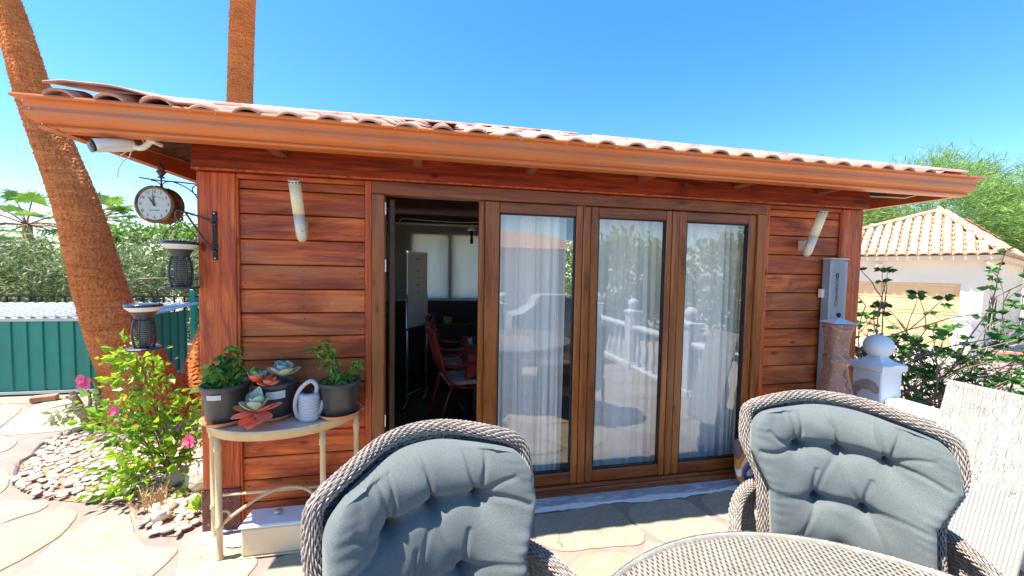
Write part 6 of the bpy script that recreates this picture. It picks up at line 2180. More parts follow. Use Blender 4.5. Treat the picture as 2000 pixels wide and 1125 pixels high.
hl = ['grey green oleander shrub at the far left of the hedge', 'grey green shrub under the distant palm, left of the leaning trunk', 'grey green shrub partly behind the leaning palm trunk', 'grey green shrub between the leaning palm and the clock', 'grey green shrub directly behind the left corner post']
for i, (c, r) in enumerate(hd_):
    shrub('oleander_shrub', c, r, 260, 46, .10, .115, .24, M_hedge, hl[i], 'shrub', GH, .35, .5, 4, i)
shrub('bushy_tree', (-7.6, 9.2, 1.75), (1.9, 1.2, .95), 160, 45, .14, .15, .5, M_hedge2, 'bright green crown rising behind the hedge near the clock', 'tree', None, .2, .5, 3, 11)
shrub('bushy_tree', (-13.5, 11.5, .9), (2.4, 1.4, 1.2), 160, 40, .2, .2, .5, M_hedge, 'dull green crown behind the hedge at the left edge of the photo', 'tree', None, .2, .5, 3, 12)
shrub('bushy_tree', (2.6, 9.5, 1.9), (3.2, 1.6, 2.0), 260, 40, .18, .16, .45, M_hedge2, 'green tree mass behind the cabin, glimpsed through its back window', 'tree', None, .2, .5, 3, 13)

# fan palms
M_fan = leafmat('fan_palm_leaf', [(0.10, 0.22, 0.03), (0.16, 0.30, 0.04), (0.08, 0.17, 0.035)], .35, .4)
M_trunk_far = mat('far_palm_trunk', (0.30, 0.16, 0.08), (0.42, 0.24, 0.12), (6, 6, 14), .9, bump=.6)
def fan_crown(rt, c, R, nf, seed, droop=.25):
    rg = random.Random(seed)
    mb, st_ = MB(), MB()
    for k in range(nf):
        az = k * 2.39996
        el = rg.uniform(-.55, 1.25)
        d = Vector((cos(az) * cos(el), sin(az) * cos(el), sin(el)))
        L = R * rg.uniform(.5, .68)
        tip = Vector(c) + d * L - Vector((0, 0, .06 * L))
        st_.tube([tuple(c), tuple(Vector(c) + d * L * .6 + Vector((0, 0, .03))), tuple(tip)], .018 * R, 4)
        s_ = d.cross(Vector((0, 0, 1)))
        s_ = s_.normalized() if s_.length > .01 else Vector((1, 0, 0))
        u_ = s_.cross(d).normalized()
        n_ = 22
        for j in range(n_):
            a = (-1 + 2 * j / (n_ - 1)) * 1.75
            dd = (d * cos(a) + s_ * sin(a)).normalized()
            Lb = R * .46 * (1 - .12 * abs(a)) * rg.uniform(.88, 1.05)
            side = dd.cross(u_).normalized()
            b1 = tip + dd * Lb * .55 + side * R * .022
            b2 = tip + dd * Lb * .55 - side * R * .022
            e = tip + dd * Lb * .98 - Vector((0, 0, droop * Lb * rg.uniform(.5, 1.6)))
            mb.add([tuple(tip), tuple(b1), tuple(e), tuple(b2)], [(0, 1, 2, 3)])
    mb.build('fronds', M_fan, rt)
    st_.build('frond_stalks', M_stem, rt)
def far_palm(c, R, label, seed):
    rt = empty('fan_palm', (c[0], c[1], -.85), 0, label, 'palm tree')
    MB().tube([(c[0], c[1], -.87), (c[0] + .05, c[1], (c[2] - .85) / 2), tuple(c)], [.22, .16, .13], 12).build('trunk', M_trunk_far, rt)
    fan_crown(rt, c, R, 22, seed)
far_palm((-15.45, 14.9, 3.05), 1.55, 'distant fan palm above the hedge left of the leaning trunk', 3)
far_palm((-12.9, 14.4, 3.25), 1.45, 'distant fan palm half hidden by the leaning trunk, left of the clock', 6)

# near palm trunks
def trunk_mat():
    m, nt, out = _new('fibrous_palm_bark')
    v = _coords(nt, 'Object', (5, 5, 46), False)
    f = _noise(nt, v, 1.0, 7.0, .7, .6)
    col = _ramp(nt, f, [(.25, (.24, .050, .012)), (.38, (.66, .185, .042)), (.58, (.80, .29, .085)), (.85, (.88, .50, .24))])
    f2 = _noise(nt, _coords(nt, 'Object', (1.6, 1.6, 3.2), False), 1.0, 3.0)
    col = _mix(nt, .55, col, _ramp(nt, f2, [(.3, (.62, .52, .55)), (.6, (1.05, 1.0, 1.0))]), 'MULTIPLY')
    f3 = _noise(nt, _coords(nt, 'Object', (60, 60, 160), False), 1.0, 3.0)
    col = _mix(nt, .5, col, _ramp(nt, f3, [(.38, (.45, .4, .4)), (.55, (1.1, 1.1, 1.1))]), 'MULTIPLY')
    h = _math(nt, 'ADD', f, f3)
    _princ(nt, out, col, .85, 0, .2, _bump(nt, h, .9, .012))
    return m
M_bark2 = trunk_mat()
def near_palm(path, rad, label, seed, crown, R):
    rt = empty('palm_tree', path[0], 0, label, 'palm tree', None)
    rg = np.random.default_rng(seed)
    P = np.array(catmull(path, 10))
    d = np.r_[0, np.cumsum(np.linalg.norm(np.diff(P, axis=0), axis=1))]
    n = int(d[-1] / .022)
    t_ = np.linspace(0, d[-1], n)
    Q = np.stack([np.interp(t_, d, P[:, k]) for k in range(3)], -1)
    rp_ = np.interp(t_, np.interp([p[2] for p in path], P[:, 2], d), rad)
    T = np.gradient(Q, axis=0)
    T /= np.linalg.norm(T, axis=1)[:, None]
    ref = np.array([1.0, 0, 0])
    A = ref - T * (T @ ref)[:, None]
    A /= np.linalg.norm(A, axis=1)[:, None]
    B = np.cross(T, A)
    ns = 72
    th = np.linspace(0, 2 * pi, ns, endpoint=False)
    # ragged leaf-base rings: saw-tooth profile, wavering round the trunk
    sh_ = .010 * np.sin(th * 3 + 1)[None, :] + .006 * np.sin(th * 7)[None, :]
    ph = (t_[:, None] + sh_ * 2.2 + .012 * rg.normal(size=(n, 1)) * 0) / .046
    saw = ph - np.floor(ph)
    r = rp_[:, None] * (1 + .025 * np.sin(th * 2 + t_[:, None] * .6)) + .011 * (saw - .5) + rg.normal(size=(n, ns)) * .0035
    V = Q[:, None, :] + A[:, None, :] * (r * np.cos(th))[..., None] + B[:, None, :] * (r * np.sin(th))[..., None]
    i, k = np.meshgrid(np.arange(n - 1), np.arange(ns), indexing='ij')
    k2 = (k + 1) % ns
    F = np.stack([i * ns + k, i * ns + k2, (i + 1) * ns + k2, (i + 1) * ns + k], -1).reshape(-1, 4)
    np_obj('trunk', V.reshape(-1, 3), F, M_bark2, rt, world=True)
    # loose fibres
    m = 5200
    ii, kk = rg.integers(0, n - 1, m), rg.integers(0, ns, m)
    out_ = (A[ii] * np.cos(th[kk])[:, None] + B[ii] * np.sin(th[kk])[:, None])
    base = V[ii, kk]
    tang = np.cross(T[ii], out_)
    dr = tang * rg.choice([-1, 1], m)[:, None] * .8 + out_ * .50 + T[ii] * rg.normal(size=(m, 1)) * .25
    VV, FF = leaves(base - out_ * .004, .034, .09, 0, 0, dirs=dr, rng=rg)
    tag(np_obj('bark_fibres', VV, FF, M_bark2, rt, world=True), kind='stuff')
    fan_crown(rt, crown, R, 30, seed)
near_palm([(-2.84, 1.90, -.10), (-2.93, 1.90, .20), (-3.03, 1.92, .50), (-3.35, 2.02, 1.162), (-3.66, 2.13, 2.20), (-4.06, 2.25, 3.238), (-4.29, 2.33, 3.964), (-4.75, 2.5, 5.2), (-5.2, 2.7, 6.6), (-5.45, 2.9, 8.2)],
          [.34, .30, .255, .196, .165, .136, .118, .112, .11, .11], 'thick orange brown palm trunk leaning left, rising from the pebble bed', 4, (-5.45, 2.9, 8.3), 2.0)
near_palm([(-2.62, 2.38, -.1), (-2.62, 2.45, .4), (-2.60, 2.6, .95), (-2.66, 3.05, 2.3), (-2.845, 3.6, 3.98), (-2.795, 3.62, 5.34), (-2.7, 3.7, 7.0), (-2.6, 3.8, 9.0), (-2.6, 3.9, 10.5)],
          [.36, .27, .20, .165, .152, .150, .148, .14, .13], 'upright orange brown palm trunk rising behind the left end of the cabin roof', 8, (-2.6, 3.9, 10.6), 2.0)

# hibiscus by the palm
M_hib = leafmat('hibiscus_leaf', [(0.20, 0.42, 0.02), (0.32, 0.56, 0.03), (0.10, 0.26, 0.03), (0.42, 0.60, 0.05), (0.07, 0.19, 0.03), (0.26, 0.48, 0.03)], .35, .35)
hb = empty('hibiscus_bush', (-1.98, .70, .04), 0, 'bright green hibiscus bush with pink and yellow blooms at the foot of the leaning palm', 'hibiscus')
cl_pts = [(-2.12, .62, .95), (-2.16, .62, .86), (-2.20, .62, .76), (-2.10, .6, .70), (-1.98, .62, .64), (-2.27, .62, .63), (-2.02, .55, .54), (-1.88, .6, .55), (-1.95, .55, .42), (-1.82, .55, .45),
          (-1.76, .52, .33), (-2.05, .5, .30), (-2.20, .5, .22), (-1.90, .5, .24), (-2.15, .55, .40), (-2.3, .7, .4), (-2.22, .55, .52), (-1.74, .6, .18), (-1.98, .45, .16), (-2.1, .42, .12), (-1.70, .55, .45), (-2.18, .6, .98), (-2.05, .6, .84)]
rg = np.random.default_rng(5)
Pp, Dd = [], []
stm = MB()
for c in cl_pts:
    c = np.array(c)
    stm.tube(catmull([(-1.98 + rg.uniform(-.05, .05), .70, .03), tuple((c + np.array([-1.98, .7, .0])) / 2 + np.array([0, 0, .06])), tuple(c)], 4), .0055, 5)
    for _ in range(50 if c[2] < .6 else 34):
        o_ = rg.normal(size=3) * np.array([.062, .055, .050])
        Pp.append(c + o_)
        Dd.append(tuple(o_ * 14 + np.array([0, -.3, .1])))
stm.build('stem', M_stem, hb)
V, F = leaves(Pp, .052, .68, .1, .22, dirs=Dd, rng=rg, sizevar=.65)
tag(np_obj('foliage', V, F, M_hib, hb, world=True), kind='stuff')
M_pink = mat('pink_petal', (0.75, 0.05, 0.16), (0.85, 0.16, 0.28), (16, 16, 16), .5)
M_yel = mat('yellow_petal', (0.75, 0.42, 0.02), (0.8, 0.5, 0.05), (16, 16, 16), .5)
def bloom(rt, c, r, m, seed):
    rg2 = random.Random(seed)
    mb = MB()
    ax = Vector((rg2.uniform(-.3, .3), -1, .25)).normalized()
    s_ = ax.cross(Vector((0, 0, 1))).normalized()
    u_ = s_.cross(ax)
    for k in range(5):
        a = k * 2 * pi / 5 + rg2.uniform(-.1, .1)
        d = s_ * cos(a) + u_ * sin(a)
        t_ = ax.cross(d).normalized()
        nu_ = 4
        V = []
        for i in range(nu_ + 1):
            q_ = i / nu_
            w_ = r * .48 * sin(.25 + q_ * 2.3)
            for j in (-1, 0, 1):
                V.append(Vector(c) + d * r * q_ + t_ * w_ * j + ax * (r * .35 * q_ * (1 - q_ * .6) + (abs(j) * .12 * r * q_) + .004 * rg2.uniform(-1, 1)))
        F = []
        for i in range(nu_):
            for j in range(2):
                b = i * 3 + j
                F.append((b, b + 1, b + 4, b + 3))
        mb.add(V, F, True)
    mb.tube([tuple(Vector(c)), tuple(Vector(c) + ax * r * .8)], r * .05, 5)
    mb.build('bloom', m, rt)
bloom(hb, (-1.715, .455, .375), .048, M_pink, 1)
bloom(hb, (-2.19, .50, .60), .032, M_pink, 2)
bloom(hb, (-2.13, .50, .69), .026, M_yel, 3)
bloom(hb, (-2.02, .44, .50), .020, M_yel, 4)
bloom(hb, (-1.92, .43, .24), .02, M_yel, 5)

# cut back shrub, left of the palm
sp_ = empty('pruned_shrub', (-3.28, 1.70, .02), 0, 'pruned woody shrub stump with pale leaves and a pink bloom left of the palm base', 'shrub')
mb = MB()
for pts, r0 in (([(-3.27, 1.70, 0), (-3.33, 1.72, .15), (-3.40, 1.73, .30), (-3.44, 1.74, .38)], .045), ([(-3.26, 1.72, 0), (-3.24, 1.75, .2), (-3.25, 1.76, .42), (-3.30, 1.77, .50)], .035), ([(-3.33, 1.72, .15), (-3.28, 1.72, .28), (-3.30, 1.72, .40)], .02), ([(-3.40, 1.73, .30), (-3.48, 1.73, .34)], .018), ([(-3.24, 1.75, .2), (-3.12, 1.75, .38)], .014), ([(-3.40, 1.73, .28), (-3.60, 1.70, .24)], .008)):
    p = catmull(pts, 5)
    mb.tube(p, list(np.linspace(r0, r0 * .45, len(p))), 8)
mb.build('cut_stems', mat('cut_wood', (0.34, 0.17, 0.09), (0.46, 0.27, 0.16), (14, 14, 5), .85, bump=.6), sp_)
rg = np.random.default_rng(12)
Pp = np.concatenate([np.array(c) + rg.normal(size=(14, 3)) * .045 for c in ((-3.46, 1.68, .2), (-3.36, 1.64, .14), (-3.52, 1.66, .16), (-3.30, 1.64, .25), (-3.2, 1.7, .3))])
V, F = leaves(Pp, .075, .42, -.1, .15, rng=rg)
np_obj('foliage', V, F, leafmat('pale_leaf', [(0.34, 0.42, 0.20), (0.5, 0.55, 0.34), (0.26, 0.34, 0.14)], .3, .4), sp_, world=True)
bloom(sp_, (-3.27, 1.66, .475), .065, M_pink, 7)
bloom(sp_, (-3.30, 1.66, .52), .045, M_pink, 8)
# hose and edging
M_hose = mat('dark_hose', (0.05, 0.05, 0.05), (0.12, 0.11, 0.10), (12, 12, 12), .5)
tag(MB().tube(catmull([(-3.24, 2.02, .03), (-3.38, 1.86, .022), (-3.44, 1.62, .02), (-3.40, 1.40, .022), (-3.27, 1.18, .03), (-3.20, 1.02, .05), (-3.10, .88, .03), (-2.99, .76, .022)], 8), .0125, 10).build('garden_hose', M_hose),
    'dark hose curving along the left rim of the pebble bed', 'hose')
M_rock = mat('pale_rock', (0.46, 0.38, 0.26), (0.60, 0.52, 0.40), (6, 6, 6), .9, bump=.9, dist=.012, blotch=((0.28, 0.2, 0.13), (9, 9, 9), .6, .75))
def rock(c, r, seed, label):
    rg2 = np.random.default_rng(seed)
    mb = MB().lathe([(.02, -1), (.6, -.8), (.95, -.3), (1, .15), (.75, .65), (.35, .95), (.02, 1)], n=12, cap=False)
    V = np.array(mb.v)
    V *= 1 + .16 * np.sin(V @ rg2.normal(size=(3, 1)) * 3 + 1) + rg2.normal(size=(len(V), 1)) * .05
    mb.v = [tuple(p) for p in V * np.array(r) + np.array(c)]
    mb.sm = [False] * len(mb.f)
    tag(mb.build('rock', M_rock), label, 'rock', 'pale rocks in the bed beside the cabin')
rock((-1.62, .45, .105), (.125, .10, .115), 1, 'large rough pale rock against the corner post')
rock((-1.86, .60, .07), (.10, .07, .07), 2, 'smaller smooth pale rock left of the big one beside the post')
rock((-1.70, .14, .05), (.05, .04, .04), 3, 'small pale stone at the front tip of the pebble bed')
# little weeds and dry grass at the bed tip
rg = np.random.default_rng(77)
def tuft(name, c, n, L, m, label, cat_, spread=.05, up=.9, asp=.12):
    P = np.array(c) + rg.normal(size=(n, 3)) * np.array([spread, spread, .004])
    D = rg.normal(size=(n, 3)) * .6
    D[:, 2] = 1
    V, F = leaves(P, L, asp, up, .05, dirs=D, rng=rg)
    return tag(np_obj(name, V, F, m), label, cat_)
M_dry = mat('dry_grass_blade', (0.42, 0.26, 0.11), (0.55, 0.38, 0.18), (22, 22, 22), .9)
tuft('dry_grass', (-1.83, .28, .02), 110, .12, M_dry, 'dry brown grass tuft at the front corner of the pebble bed', 'dry grass', .035, .6, .05)
tuft('weed', (-1.52, .22, .03), 26, .10, M_hib, 'small green weed by the foot of the left post', 'weed', .03, .5, .28)
tuft('weed', (-1.72, .36, .03), 16, .07, M_hib, 'tiny green weed among the pebbles left of the post', 'weed', .03, .5, .3)
tuft('dry_grass', (-3.10, .93, .01), 14, .11, M_dry, 'thin dry sprig on the rim of the bed beside the hose', 'dry grass', .02, .9, .03)

# ================================================================== RIGHT BACKGROUND
C0 = Vector((17.94, 6.37, 2.42)); Ld = Vector((-.5, .866, 0)); Rd = Vector((.93, .37, 0)).normalized()
C1, C2 = C0 + Ld * 7.0, C0 + Rd * 14.0
C3 = C1 + Rd * 14.0
AP = Vector((20.34, 9.35, 4.32))
AP2 = AP + Rd * 5.0
gar = empty('garage_house', (C0.x, C0.y, -.85), 0, 'white garage with hipped clay tile roof beyond the balustrade', 'garage')
mb = MB()
mb.add([tuple(C0), tuple(C1), tuple(C3), tuple(C2), tuple(AP), tuple(AP2 + Vector((0, 0, -.25)))], [(1, 0, 4), (0, 3, 5, 4), (3, 2, 5), (2, 1, 4, 5), (0, 1, 2, 3)])
groof = mb.build('roof', M_hiptile, gar)
off_ = (Ld + Rd) * .38
K0, K1, K2, K3 = C0 + off_, C1 + (Rd - Ld) * .38, C2 + (Ld - Rd) * .38, C3 - (Ld + Rd) * .38
def wall_quad(mb, a, b, z0, z1, thk, nrm):
    V = []
    for d in (0, -thk):
        o = nrm * d
        V += [(a.x + o.x, a.y + o.y, z0), (b.x + o.x, b.y + o.y, z0), (b.x + o.x, b.y + o.y, z1), (a.x + o.x, a.y + o.y, z1)]
    mb.add(V, [(0, 1, 2, 3), (5, 4, 7, 6), (0, 4, 5, 1), (1, 5, 6, 2), (2, 6, 7, 3), (3, 7, 4, 0)])
NL = Vector((-.866, -.5, 0))
NR = Vector((Rd.y, -Rd.x, 0))
# garage wall with the door opening
M_gwall = mat('garage_render', (0.72, 0.64, 0.53), (0.66, 0.59, 0.49), (1.2, 1.2, 1.2), .9, bump=.15)
s0, s1 = .50, 3.9     # door from the right corner along Ld
zt_ = 1.42
w1 = MB()
wall_quad(w1, K0 + Ld * s0, K0, -.86, 2.40, .2, NL)
wall_quad(w1, K0 + Ld * s1, K0 + Ld * s0, zt_, 2.40, .2, NL)
wall_quad(w1, K1, K0 + Ld * s1, -.86, 2.40, .2, NL)
wall_quad(w1, K0 + NR * .001, K2, -.86, 2.40, .2, NR)
wall_quad(w1, K2, K3, -.86, 2.40, .2, Rd)
wall_quad(w1, K3, K1, -.86, 2.40, .2, -NR)
gw = w1.build('wall', M_gwall, gar)
# eaves board
M_eave = mat('cream_eave', (0.62, 0.50, 0.34), (0.68, 0.56, 0.40), (3, 3, 3), .8)
for a, b, nn in ((C1, C0, NL), (C0, C2, NR)):
    mb = MB()
    q0, q1 = a - nn * .02, b - nn * .02
    V = [(q0.x, q0.y, 2.405), (q1.x, q1.y, 2.405), (q1.x, q1.y, 2.24), (q0.x, q0.y, 2.24)]
    V += [(x - nn.x * .36, y - nn.y * .36, z) for x, y, z in V]
    mb.add(V, [(3, 2, 1, 0), (2, 3, 7, 6), (0, 1, 5, 4)])
    mb.build('eaves_board', M_eave, gar)
# sectional door
M_gdoor = mat('peach_garage_door', (0.66, 0.42, 0.20), (0.70, 0.46, 0.24), (2, 2, 2), .55, objvar=.05)
gd = empty('garage_door', K0 + Ld * ((s0 + s1) / 2))
gd.parent = gar
gd.location = (K0 + Ld * ((s0 + s1) / 2)) - gar.location
gd.location.z = 0
bpy.context.view_layer.update()
nsec, ncol = 4, 4
hz = (zt_ + .86) / nsec
for i in range(nsec):
    mb = MB()
    z0_, z1_ = -.86 + i * hz + .008, -.86 + (i + 1) * hz - .008
    a, b = K0 + Ld * s1 - NL * .08, K0 + Ld * s0 - NL * .08
    wall_quad(mb, a, b, z0_, z1_, .04, NL)
    L = s1 - s0
    for k in range(ncol):
        u0, u1 = (k + .14) / ncol, (k + .86) / ncol
        pa, pb = a.lerp(b, u0) + NL * .012, a.lerp(b, u1) + NL * .012
        zz0, zz1 = z0_ + .13, z1_ - .13
        V = [(pa.x, pa.y, zz0), (pb.x, pb.y, zz0), (pb.x, pb.y, zz1), (pa.x, pa.y, zz1)]
        W2 = [(x - NL.x * .011, y - NL.y * .011, z) for x, y, z in [(pa.x, pa.y, zz0 - .03), (pb.x, pb.y, zz0 - .03), (pb.x, pb.y, zz1 + .03), (pa.x, pa.y, zz1 + .03)]]
        mb.add(V + W2, [(0, 1, 2, 3), (4, 5, 1, 0), (5, 6, 2, 1), (6, 7, 3, 2), (7, 4, 0, 3)])
    mb.build('door_section', M_gdoor, gd)
# floodlight and sensor under the eaves
fl_ = K0 + Ld * 2.55 + NL * .10
MB().box(fl_.x - .13, fl_.x + .13, fl_.y - .05, fl_.y + .07, 1.98, 2.14, .02).build('eave_floodlight', M_whiteplastic, gar)
MB().lathe([(.02, 1.78), (.07, 1.82), (.08, 1.88), (.05, 1.94), (.02, 1.97)], (fl_.x + .08, fl_.y - .04, 0), 12).build('motion_sensor', M_gwall, gar)
fl_ = K0 + NL * .16 - Rd * .1
MB().tube([(fl_.x, fl_.y, 2.2), (fl_.x - .1, fl_.y - .1, 2.12), (fl_.x + .12, fl_.y - .2, 2.08)], .018, 6).build('lamp_arm', M_whiteplastic, gar)
MB().tube([(fl_.x + .10, fl_.y - .2, 2.06), (fl_.x + .28, fl_.y - .26, 2.13)], [.03, .06], 8).build('spotlight_head', M_black, gar)
# window grille
wg = K0 + Rd * 1.55
mb = MB()
for k in range(9):
    p = wg + Rd * (k * .14) + NR * .06
    mb.box(p.x - .012, p.x + .012, p.y - .012, p.y + .012, -.25, .92)
for z in (-.25, .34, .92):
    mb.obox(tuple(wg + NR * .06 + Vector((0, 0, z - 2.42))), tuple(wg + Rd * 1.15 + NR * .06 + Vector((0, 0, z - 2.42))), .03, .04)
wgr = mb.build('window_grille', M_black, gar)
mb = MB()
a, b = wg + NR * .012, wg + Rd * 1.15 + NR * .012
mb.add([(a.x, a.y, -.2), (b.x, b.y, -.2), (b.x, b.y, .9), (a.x, a.y, .9)], [(0, 1, 2, 3)])
mb.build('window_pane', mat('dark_window', (0.03, 0.035, 0.05), (0.05, 0.05, 0.07), (2, 2, 2), .1), gar)
# roof tiles
gtm = tile_mesh('roof_tile', .50, .130, .092, n=7, rise=.78, t=.028)
gtm.materials.append(M_gtile)
gh = tile_mesh('hip_tile', .52, .16, .13, n=7, rise=.75, t=.02)
gh.materials.append(M_hiptile)
restV, restF = [], []
rt2 = random.Random(21)
def tile_face(a, b, ap, vis0, vis1, sp_=.27, step=.42):
    """tiles on the triangle eave a-b, apex ap; a is to the left seen from outside"""
    e = (b - a); L = e.length; e.normalize()
    nrm = e.cross((ap - a)).normalized()
    if nrm.z < 0: nrm = -nrm
    up_ = nrm.cross(e).normalized()
    if up_.z < 0: up_ = -up_
    R = Matrix((e, up_, e.cross(up_))).transposed().to_4x4()
    if R.to_3x3() @ Vector((0, 0, 1)) @ Vector((0, 0, 1)) < 0:
        R = Matrix((-e, up_, -(e.cross(up_)))).transposed().to_4x4()
    sa = (ap - a).dot(e); ha = (ap - a).dot(up_)
    cnt = 0
    i = 0
    s = sp_ / 2
    while s < L:
        hmax = ha * (s / sa if s < sa else (L - s) / (L - sa))
        v = -.06
        while v < hmax - .16:
            pos = a + e * s + up_ * v + nrm * .02
            mtx = Matrix.Translation(pos) @ R @ Matrix.Rotation(radians(7.5), 4, 'X') @ Matrix.Rotation(rt2.uniform(-.03, .03), 4, 'Z')
            if vis0 <= s <= vis1:
                o = link('roof_tile', gtm, None, groof)
                o.matrix_basis = W(groof).inverted() @ mtx
                cnt += 1
            else:
                bake(gtm, mtx, restV, restF)
            v += step
        s += sp_
    return cnt
n1 = tile_face(C1, C0, AP, 2.0, 7.0)
n2 = tile_face(C0, C0 + Rd * 14.0, AP, 0, 5.0)
rb = MB(); rb.add(restV, restF, True)
tag(rb.build('other_roof_tiles', M_gtile, groof), kind='stuff')
for p, q in ((C0, AP), (C1, AP), (C2, AP2)):
    d = (q - p); L = d.length; d.normalize()
    sd2 = d.cross(Vector((0, 0, 1))).normalized()
    R = Matrix((sd2, d, sd2.cross(d))).transposed().to_4x4()
    for k in range(int(L / .44)):
        if p is C2 and k < 8: continue
        o = link('hip_tile', gh, None, groof)
        o.matrix_basis = W(groof).inverted() @ Matrix.Translation(p + d * (k * .44) + Vector((0, 0, .10))) @ R @ Matrix.Rotation(.04, 4, 'X')
# low boundary wall with red coping, and a pier
M_redcap = mat('red_coping', (0.45, 0.09, 0.06), (0.52, 0.13, 0.09), (4, 4, 4), .8)
bwl = empty('boundary_wall', (13.2, 4.0, -.85), 0, 'low pinkish wall with red coping at the right edge below the window grille', 'wall')
a, b = Vector((14.1, 4.6, 0)), Vector((17.2, 3.2, 0))
MB().obox((a.x, a.y, -.62), (b.x, b.y, -.62), .2, .5).build('wall_body', mat('pink_render', (0.58, 0.42, 0.38), (0.64, 0.48, 0.43), (2, 2, 2), .9), bwl)
MB().obox((a.x, a.y, -.33), (b.x, b.y, -.33), .28, .07, .01).build('coping', M_redcap, bwl)
pier = empty('gate_pier', (12.6, 5.2, -.85), 0, 'short white sunlit pier in front of the garage corner', 'pier')
MB().box(15.3, 15.7, 5.6, 6.0, -.86, .36, .01).build('pier_shaft', M_white, pier)
MB().box(15.26, 15.74, 5.56, 6.04, .3605, .44, .01).build('pier_cap', M_white, pier)

# twiggy shrub beyond the balustrade
M_twig = mat('grey_brown_twig', (0.20, 0.14, 0.11), (0.34, 0.25, 0.20), (30, 30, 30), .85)
M_gleaf = leafmat('dark_shrub_leaf', [(0.03, 0.12, 0.025), (0.05, 0.18, 0.03), (0.09, 0.26, 0.035), (0.03, 0.09, 0.025)], .22, .35)
def twiggy(name, base, spread, h, n, seed, label, mleaf, mtwig, lsize, leafy, lean=(0, 0)):
    rg2 = random.Random(seed)
    rt = empty(name, base, 0, label, 'shrub')
    mb = MB()
    tips, dirs = [], []
    def grow(p, d, L, r, lev):
        pts = [p]
        for k in range(4):
            d = (d + Vector((rg2.uniform(-1, 1), rg2.uniform(-1, 1), rg2.uniform(-.4, .5))) * .22).normalized()
            if pts[-1].x < 3.75 and d.x < 0:
                d.x = -d.x
            pts.append(pts[-1] + d * L / 4)
        mb.tube([tuple(q_) for q_ in pts], [r, r * .9, r * .8, r * .7, r * .6], 5 if lev < 2 else 4, cap=False)
        if lev >= 3 or (lev == 2 and rg2.random() < .3):
            for _ in range(leafy):
                tips.append(tuple(pts[-1])); dirs.append((rg2.gauss(0, 1), rg2.gauss(0, 1), .1))
            return
        for k in range(3 if lev < 2 else 2):
            q_ = pts[rg2.choice((2, 3, 4))]
            d2 = (d + Vector((rg2.uniform(-1, 1), rg2.uniform(-1, 1), rg2.uniform(-.35, .6))) * .95).normalized()
            grow(q_, d2, L * rg2.uniform(.55, .78), r * .62, lev + 1)
    for k in range(n):
        a = 2 * pi * k / n + rg2.uniform(-.3, .3)
        d = Vector((cos(a) * spread[0] + lean[0], sin(a) * spread[1] + lean[1], 1.0)).normalized()
        grow(Vector(base) + Vector((.06 * cos(a), .06 * sin(a), 0)), d, h * rg2.uniform(.38, .5), .017, 0)
    mb.build('branches', mtwig, rt)
    V, F = leaves(tips, lsize, .6, -.05, .16, dirs=dirs, rng=np.random.default_rng(seed))
    np_obj('foliage', V, F, mleaf, rt, world=True)
    return rt
twiggy('leafy_shrub', (4.45, .60, -.5), (.42, .65), 2.35, 15, 3, 'open twiggy shrub with dark glossy leaves directly behind the ball topped post', M_gleaf, M_twig, .058, 11)
twiggy('leafy_shrub', (4.60, -.15, -.6), (.48, .7), 2.05, 15, 5, 'open twiggy shrub with dark leaves beyond the white handrail', M_gleaf, M_twig, .058, 11)
twiggy('leafy_shrub', (4.7, -.75, -.75), (.5, .5), 1.55, 8, 17, 'lower fresh green shrub beyond the tilted panel', M_hib, M_twig, .065, 7)
M_drytwig = mat('dry_orange_twig', (0.48, 0.26, 0.12), (0.58, 0.36, 0.2), (30, 30, 30), .85)
twiggy('dry_shrub', (5.6, -.55, -.85), (.6, .6), 1.75, 8, 8, 'dry orange twigged shrub at the right edge in front of the pink wall', leafmat('yellowing_leaf', [(0.4, 0.36, 0.05), (0.3, 0.4, 0.06), (0.5, 0.3, 0.1)], .3), M_drytwig, .05, 1)

# feathery trees behind the garage
M_cas = leafmat('feathery_needle', [(0.16, 0.30, 0.08), (0.24, 0.40, 0.11), (0.34, 0.50, 0.18), (0.11, 0.21, 0.07), (0.30, 0.46, 0.14)], .4, .5)
def feathery(c, r, n, per, label, seed):
    rg2 = np.random.default_rng(seed)
    rt = empty('feathery_tree', (c[0], c[1], -.85), 0, label, 'tree', 'feathery trees behind the garage')
    P = clumps(n, int(per * 1.7), (c, r), .36, rg2, .45)
    D = (P - np.array(c)) / np.array(r)
    V, F = leaves(P, .40, .085, .15, 0.1, dirs=D * .7 + rg2.normal(size=D.shape) * .5, rng=rg2)
    np_obj('crown', V, F, M_cas, rt, world=True)
    mb = MB()
    mb.tube([(c[0], c[1], -.87), (c[0] + .2, c[1], c[2] * .5), (c[0], c[1], c[2] + r[2] * .5)], [.35, .25, .08], 8)
    for k in range(7):
        a = k * 2.4
        mb.tube([(c[0] + .1, c[1], c[2] - r[2] * .5 + k * .2), (c[0] + r[0] * .7 * cos(a), c[1] + r[1] * .7 * sin(a), c[2] + r[2] * .1 + k * .1)], [.10, .03], 6)
    mb.build('trunk', M_bark, rt)
feathery((29.3, 14.6, 4.8), (4.9, 3.0, 4.0), 430, 62, 'largest feathery green tree, rising over the garage roof', 1)
feathery((33.5, 11.5, 4.9), (3.8, 3.0, 3.6), 260, 60, 'feathery green tree at the right edge behind the garage', 2)
feathery((24.6, 17.0, 4.2), (3.6, 2.5, 2.9), 260, 60, 'darker feathery tree left of the garage roof peak', 3)
feathery((26.8, 21.5, 8.0), (1.7, 1.6, 2.2), 90, 50, 'small feathery treetop just above the cabin roof edge', 4)

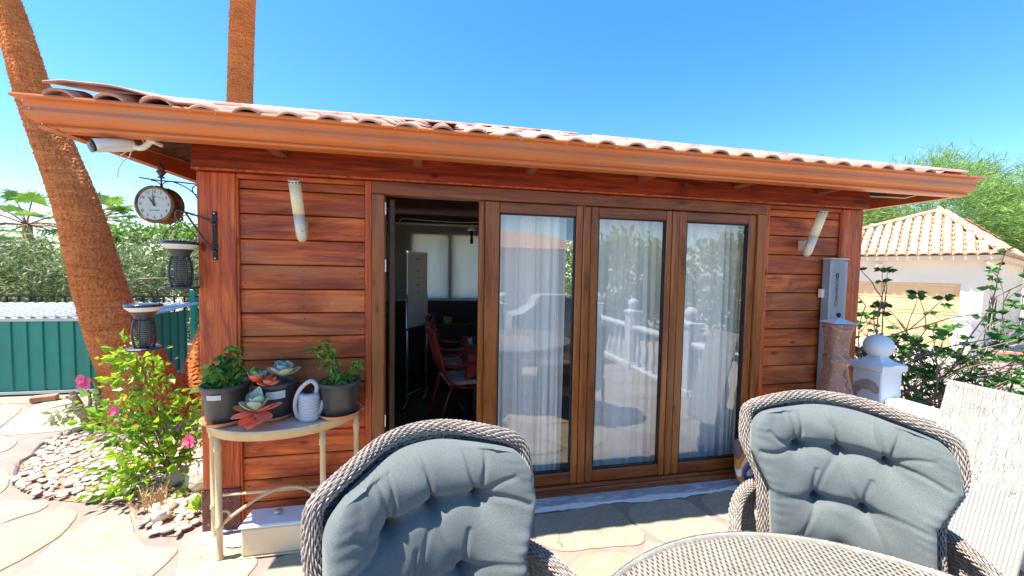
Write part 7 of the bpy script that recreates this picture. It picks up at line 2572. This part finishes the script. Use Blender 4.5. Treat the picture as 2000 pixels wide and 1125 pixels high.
# ================================================================== BEHIND THE CAMERA (seen in the glass)
M_cover = mat('grey_vinyl_cover', (0.36, 0.38, 0.39), (0.46, 0.48, 0.49), (4, 4, 4), .5, bump=.6, dist=.02, bscale=(6, 6, 6))
bq = empty('covered_barbecue', (1.95, -3.75, 0), 0, 'barbecue under a grey fitted cover behind the viewer, mirrored in the doors', 'barbecue')
mb = MB()
P = [(-.78, .05), (-.80, .5), (-.78, .86), (-.60, .90), (-.42, 1.02), (-.34, 1.16), (-.28, 1.20), (.28, 1.20), (.34, 1.16), (.42, 1.02), (.60, .90), (.78, .86), (.80, .5), (.78, .05)]
V = [(1.95 + x, -3.75 - .30 + .06 * (z > .95), z) for x, z in P] + [(1.95 + x, -3.75 + .30 - .06 * (z > .95), z) for x, z in P]
n = len(P)
mb.add(V, [tuple(range(n)), tuple(range(n, 2 * n))[::-1]] + [(i, n + i, n + i + 1, i + 1) for i in range(n - 1)])
mb.build('fitted_cover', M_cover, bq)
for x in (-.6, .6):
    for y in (-.2, .2):
        MB().lathe([(.02, 0), (.03, .01), (.03, .05), (.02, .06)], (1.95 + x, -3.75 + y, 0), 10).build('castor', M_black, bq)
hb2 = empty('neighbour_house', (-3.2, -13.5, -.85), 0, 'white house with tiled eaves facing the cabin from behind the viewer', 'house')
MB().box(-7.0, 6.2, -16.5, -13.5, -.86, 2.6).build('wall', M_white, hb2)
mb = MB()
mb.add([(-7.5, -13.0, 2.6), (6.7, -13.0, 2.6), (6.7, -17.0, 2.6), (-7.5, -17.0, 2.6), (-5.4, -15.0, 3.5), (4.6, -15.0, 3.5)], [(0, 1, 5, 4), (1, 2, 5), (2, 3, 4, 5), (3, 0, 4), (3, 2, 1, 0)])
mb.build('roof', M_hiptile, hb2)
for x in (-5.8, -2.4):
    f = MB().box(x, x + 1.1, -13.51, -13.46, .4, 1.6, .01).build('window', M_white, hb2)
    MB().box(x + .08, x + 1.02, -13.46, -13.455, .48, 1.52).build('pane', MATS['dark_window'], f)
shrub('garden_tree', (7.5, -11.5, 1.2), (2.2, 1.8, 2.0), 160, 34, .25, .24, .5, M_hedge2, 'green garden tree behind the viewer beyond the terrace railing', 'tree', None, .2, .4, 3, 31)
shrub('garden_tree', (10.5, -8.0, 1.2), (2.4, 2.4, 1.8), 140, 34, .25, .24, .5, M_hedge, 'grey green garden tree to the right behind the viewer', 'tree', None, .2, .4, 3, 32)
